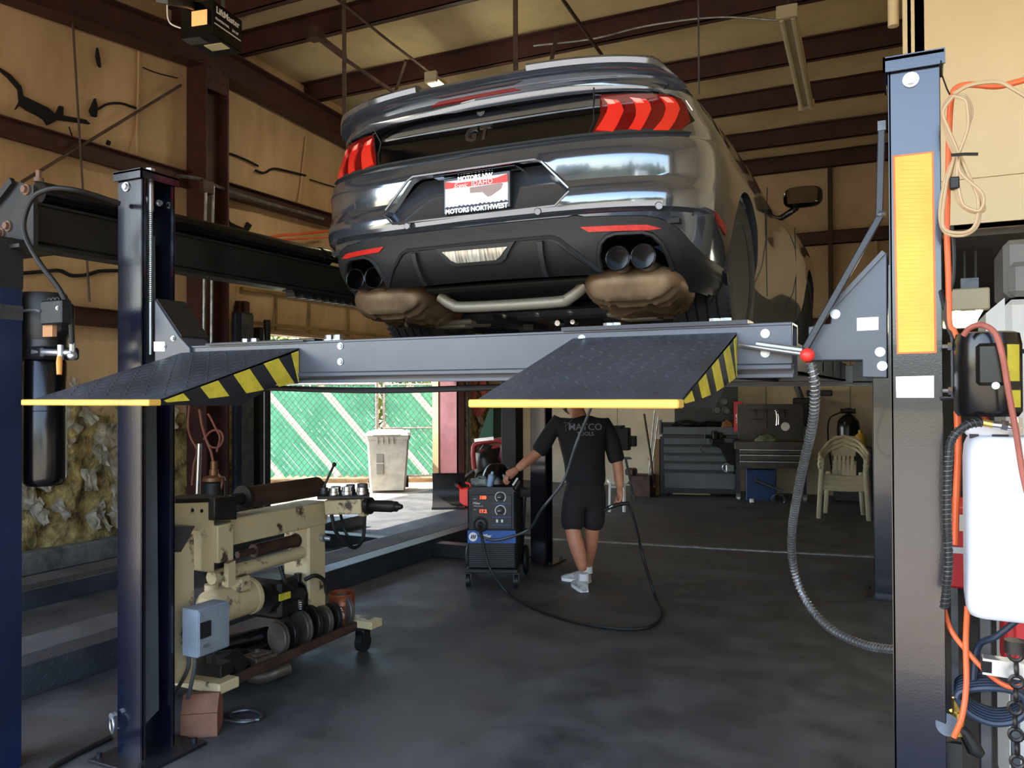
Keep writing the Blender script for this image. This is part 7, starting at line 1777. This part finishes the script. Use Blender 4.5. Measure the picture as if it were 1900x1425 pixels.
q0, q1 = at(1868, 800, Y=3.4), at(1990, 550, Y=3.4)
b = M(); b.bx(q0.x, q1.x, 3.4, 3.9, 0, q1.z, .02); b.prism([(q0.x-.06, at(1845, 640, Y=3.4).z), (q0.x, at(1845, 640, Y=3.4).z), (q0.x, at(1845, 552, Y=3.4).z), (q0.x-.06, at(1845, 580, Y=3.4).z)], 'y', 3.42, 3.8); b.build('cabinet', m_gmach, gm)
b = M(); z0, z1 = at(1880, 550, Y=3.4).z, at(1880, 442, Y=3.4).z; b.bx(at(1863, 500, Y=3.4).x, q1.x, 3.42, 3.8, z0, z1, .02); b.bx(at(1872, 500, Y=3.4).x, q1.x, 3.40, 3.5, z0, at(1880, 485, Y=3.4).z, .02); b.build('housing', mat('grey_hammered_housing', (112, 110, 106), .5), gm)
p0, p1 = at(1775, 590, Y=5.6), at(1800, 555, Y=7.4)
tube_light(at(1781, 592, Y=5.4), at(1797, 556, Y=4.7), 'lit twin tube light in the room under the mezzanine', True, .16)
b = M(); q = at(1790, 540, Y=4.8); b.bx(q.x-.02, q.x+.06, 4.75, 4.85, q.z, q.z+.06); b.tube([q+Vector((0, 0, .05)), (q.x, q.y, 2.27)], .006, 6); b.tube([q+Vector((.05, 0, .05)), (q.x+.05, q.y, 2.27)], .006, 6); tag(b.build('light_hanger', m_steel), 'small metal hanger over the lit light under the mezzanine', 'hanger')

b = M(); b.tube(spline([at(490, 443, X=XW+.35), at(520, 437, X=XW+.35), at(560, 434, X=XW+.3), at(615, 428, X=XW+.25)], 6), .018, 7); b.tube(spline([at(500, 446, X=XW+.33), at(560, 443, X=XW+.3), at(615, 440, X=XW+.25)], 6), .012, 7); tag(b.build('orange_wall_hose', m_hosO), 'orange hose lying along the left wall behind the black side beam', 'hose')
# ================================================================== street in front of the shop (seen only as reflections)
m_tree = mat('distant_foliage', (70, 84, 44), .9, rgb2=(42, 54, 28), scale=2.)
rn2 = random.Random(4)
b = M()
for i in range(26):
    x = -75+6.2*i+rn2.uniform(-2, 2); y = -74+rn2.uniform(-8, 8); h = 5.5+3.5*noise.noise(Vector((i*.35, 0, 0)))+rn2.uniform(-1, 1.5)+(i > 15)*2
    lumpy(b, (x, y, h*.45), (rn2.uniform(5, 7.5), 5, h*.6), i+.3, 20, 12, .6, False)
tl_ = b.build('treeline', m_tree, None, smooth=60); tag(tl_, 'line of bushy trees far across the street', 'trees'); tl_['kind'] = 'stuff'
hs = thing('red_building', 'red brick shed across the street', 'building', (-12, -32, 0))
b = M(); b.bx(-19, -9, -36, -30, 0, 3.4); b.build('wall', mat('red_brick_wall', (150, 72, 56), .8, rgb2=(128, 60, 48), scale=2), hs)
b = M(); b.prism([(-19.4, 3.4), (-8.6, 3.4), (-14, 5.6)], 'y', -36.3, -29.7); b.build('roof', m_grey, hs)
h2 = thing('white_house', 'small white house with grey roof across the street', 'house', (22, -46, 0))
b = M(); b.bx(18, 26, -49, -44, 0, 3.2); b.build('wall', m_lab, h2)
b = M(); b.prism([(17.5, 3.2), (26.5, 3.2), (22, 5.8)], 'y', -49.3, -43.7); b.build('roof', m_grey, h2)
b = M(); b.cyl((10, -30, 0), (10, -30, 9), .1, n=10); tag(b.build('street_pole', m_steel), 'grey pole beside the street', 'pole')
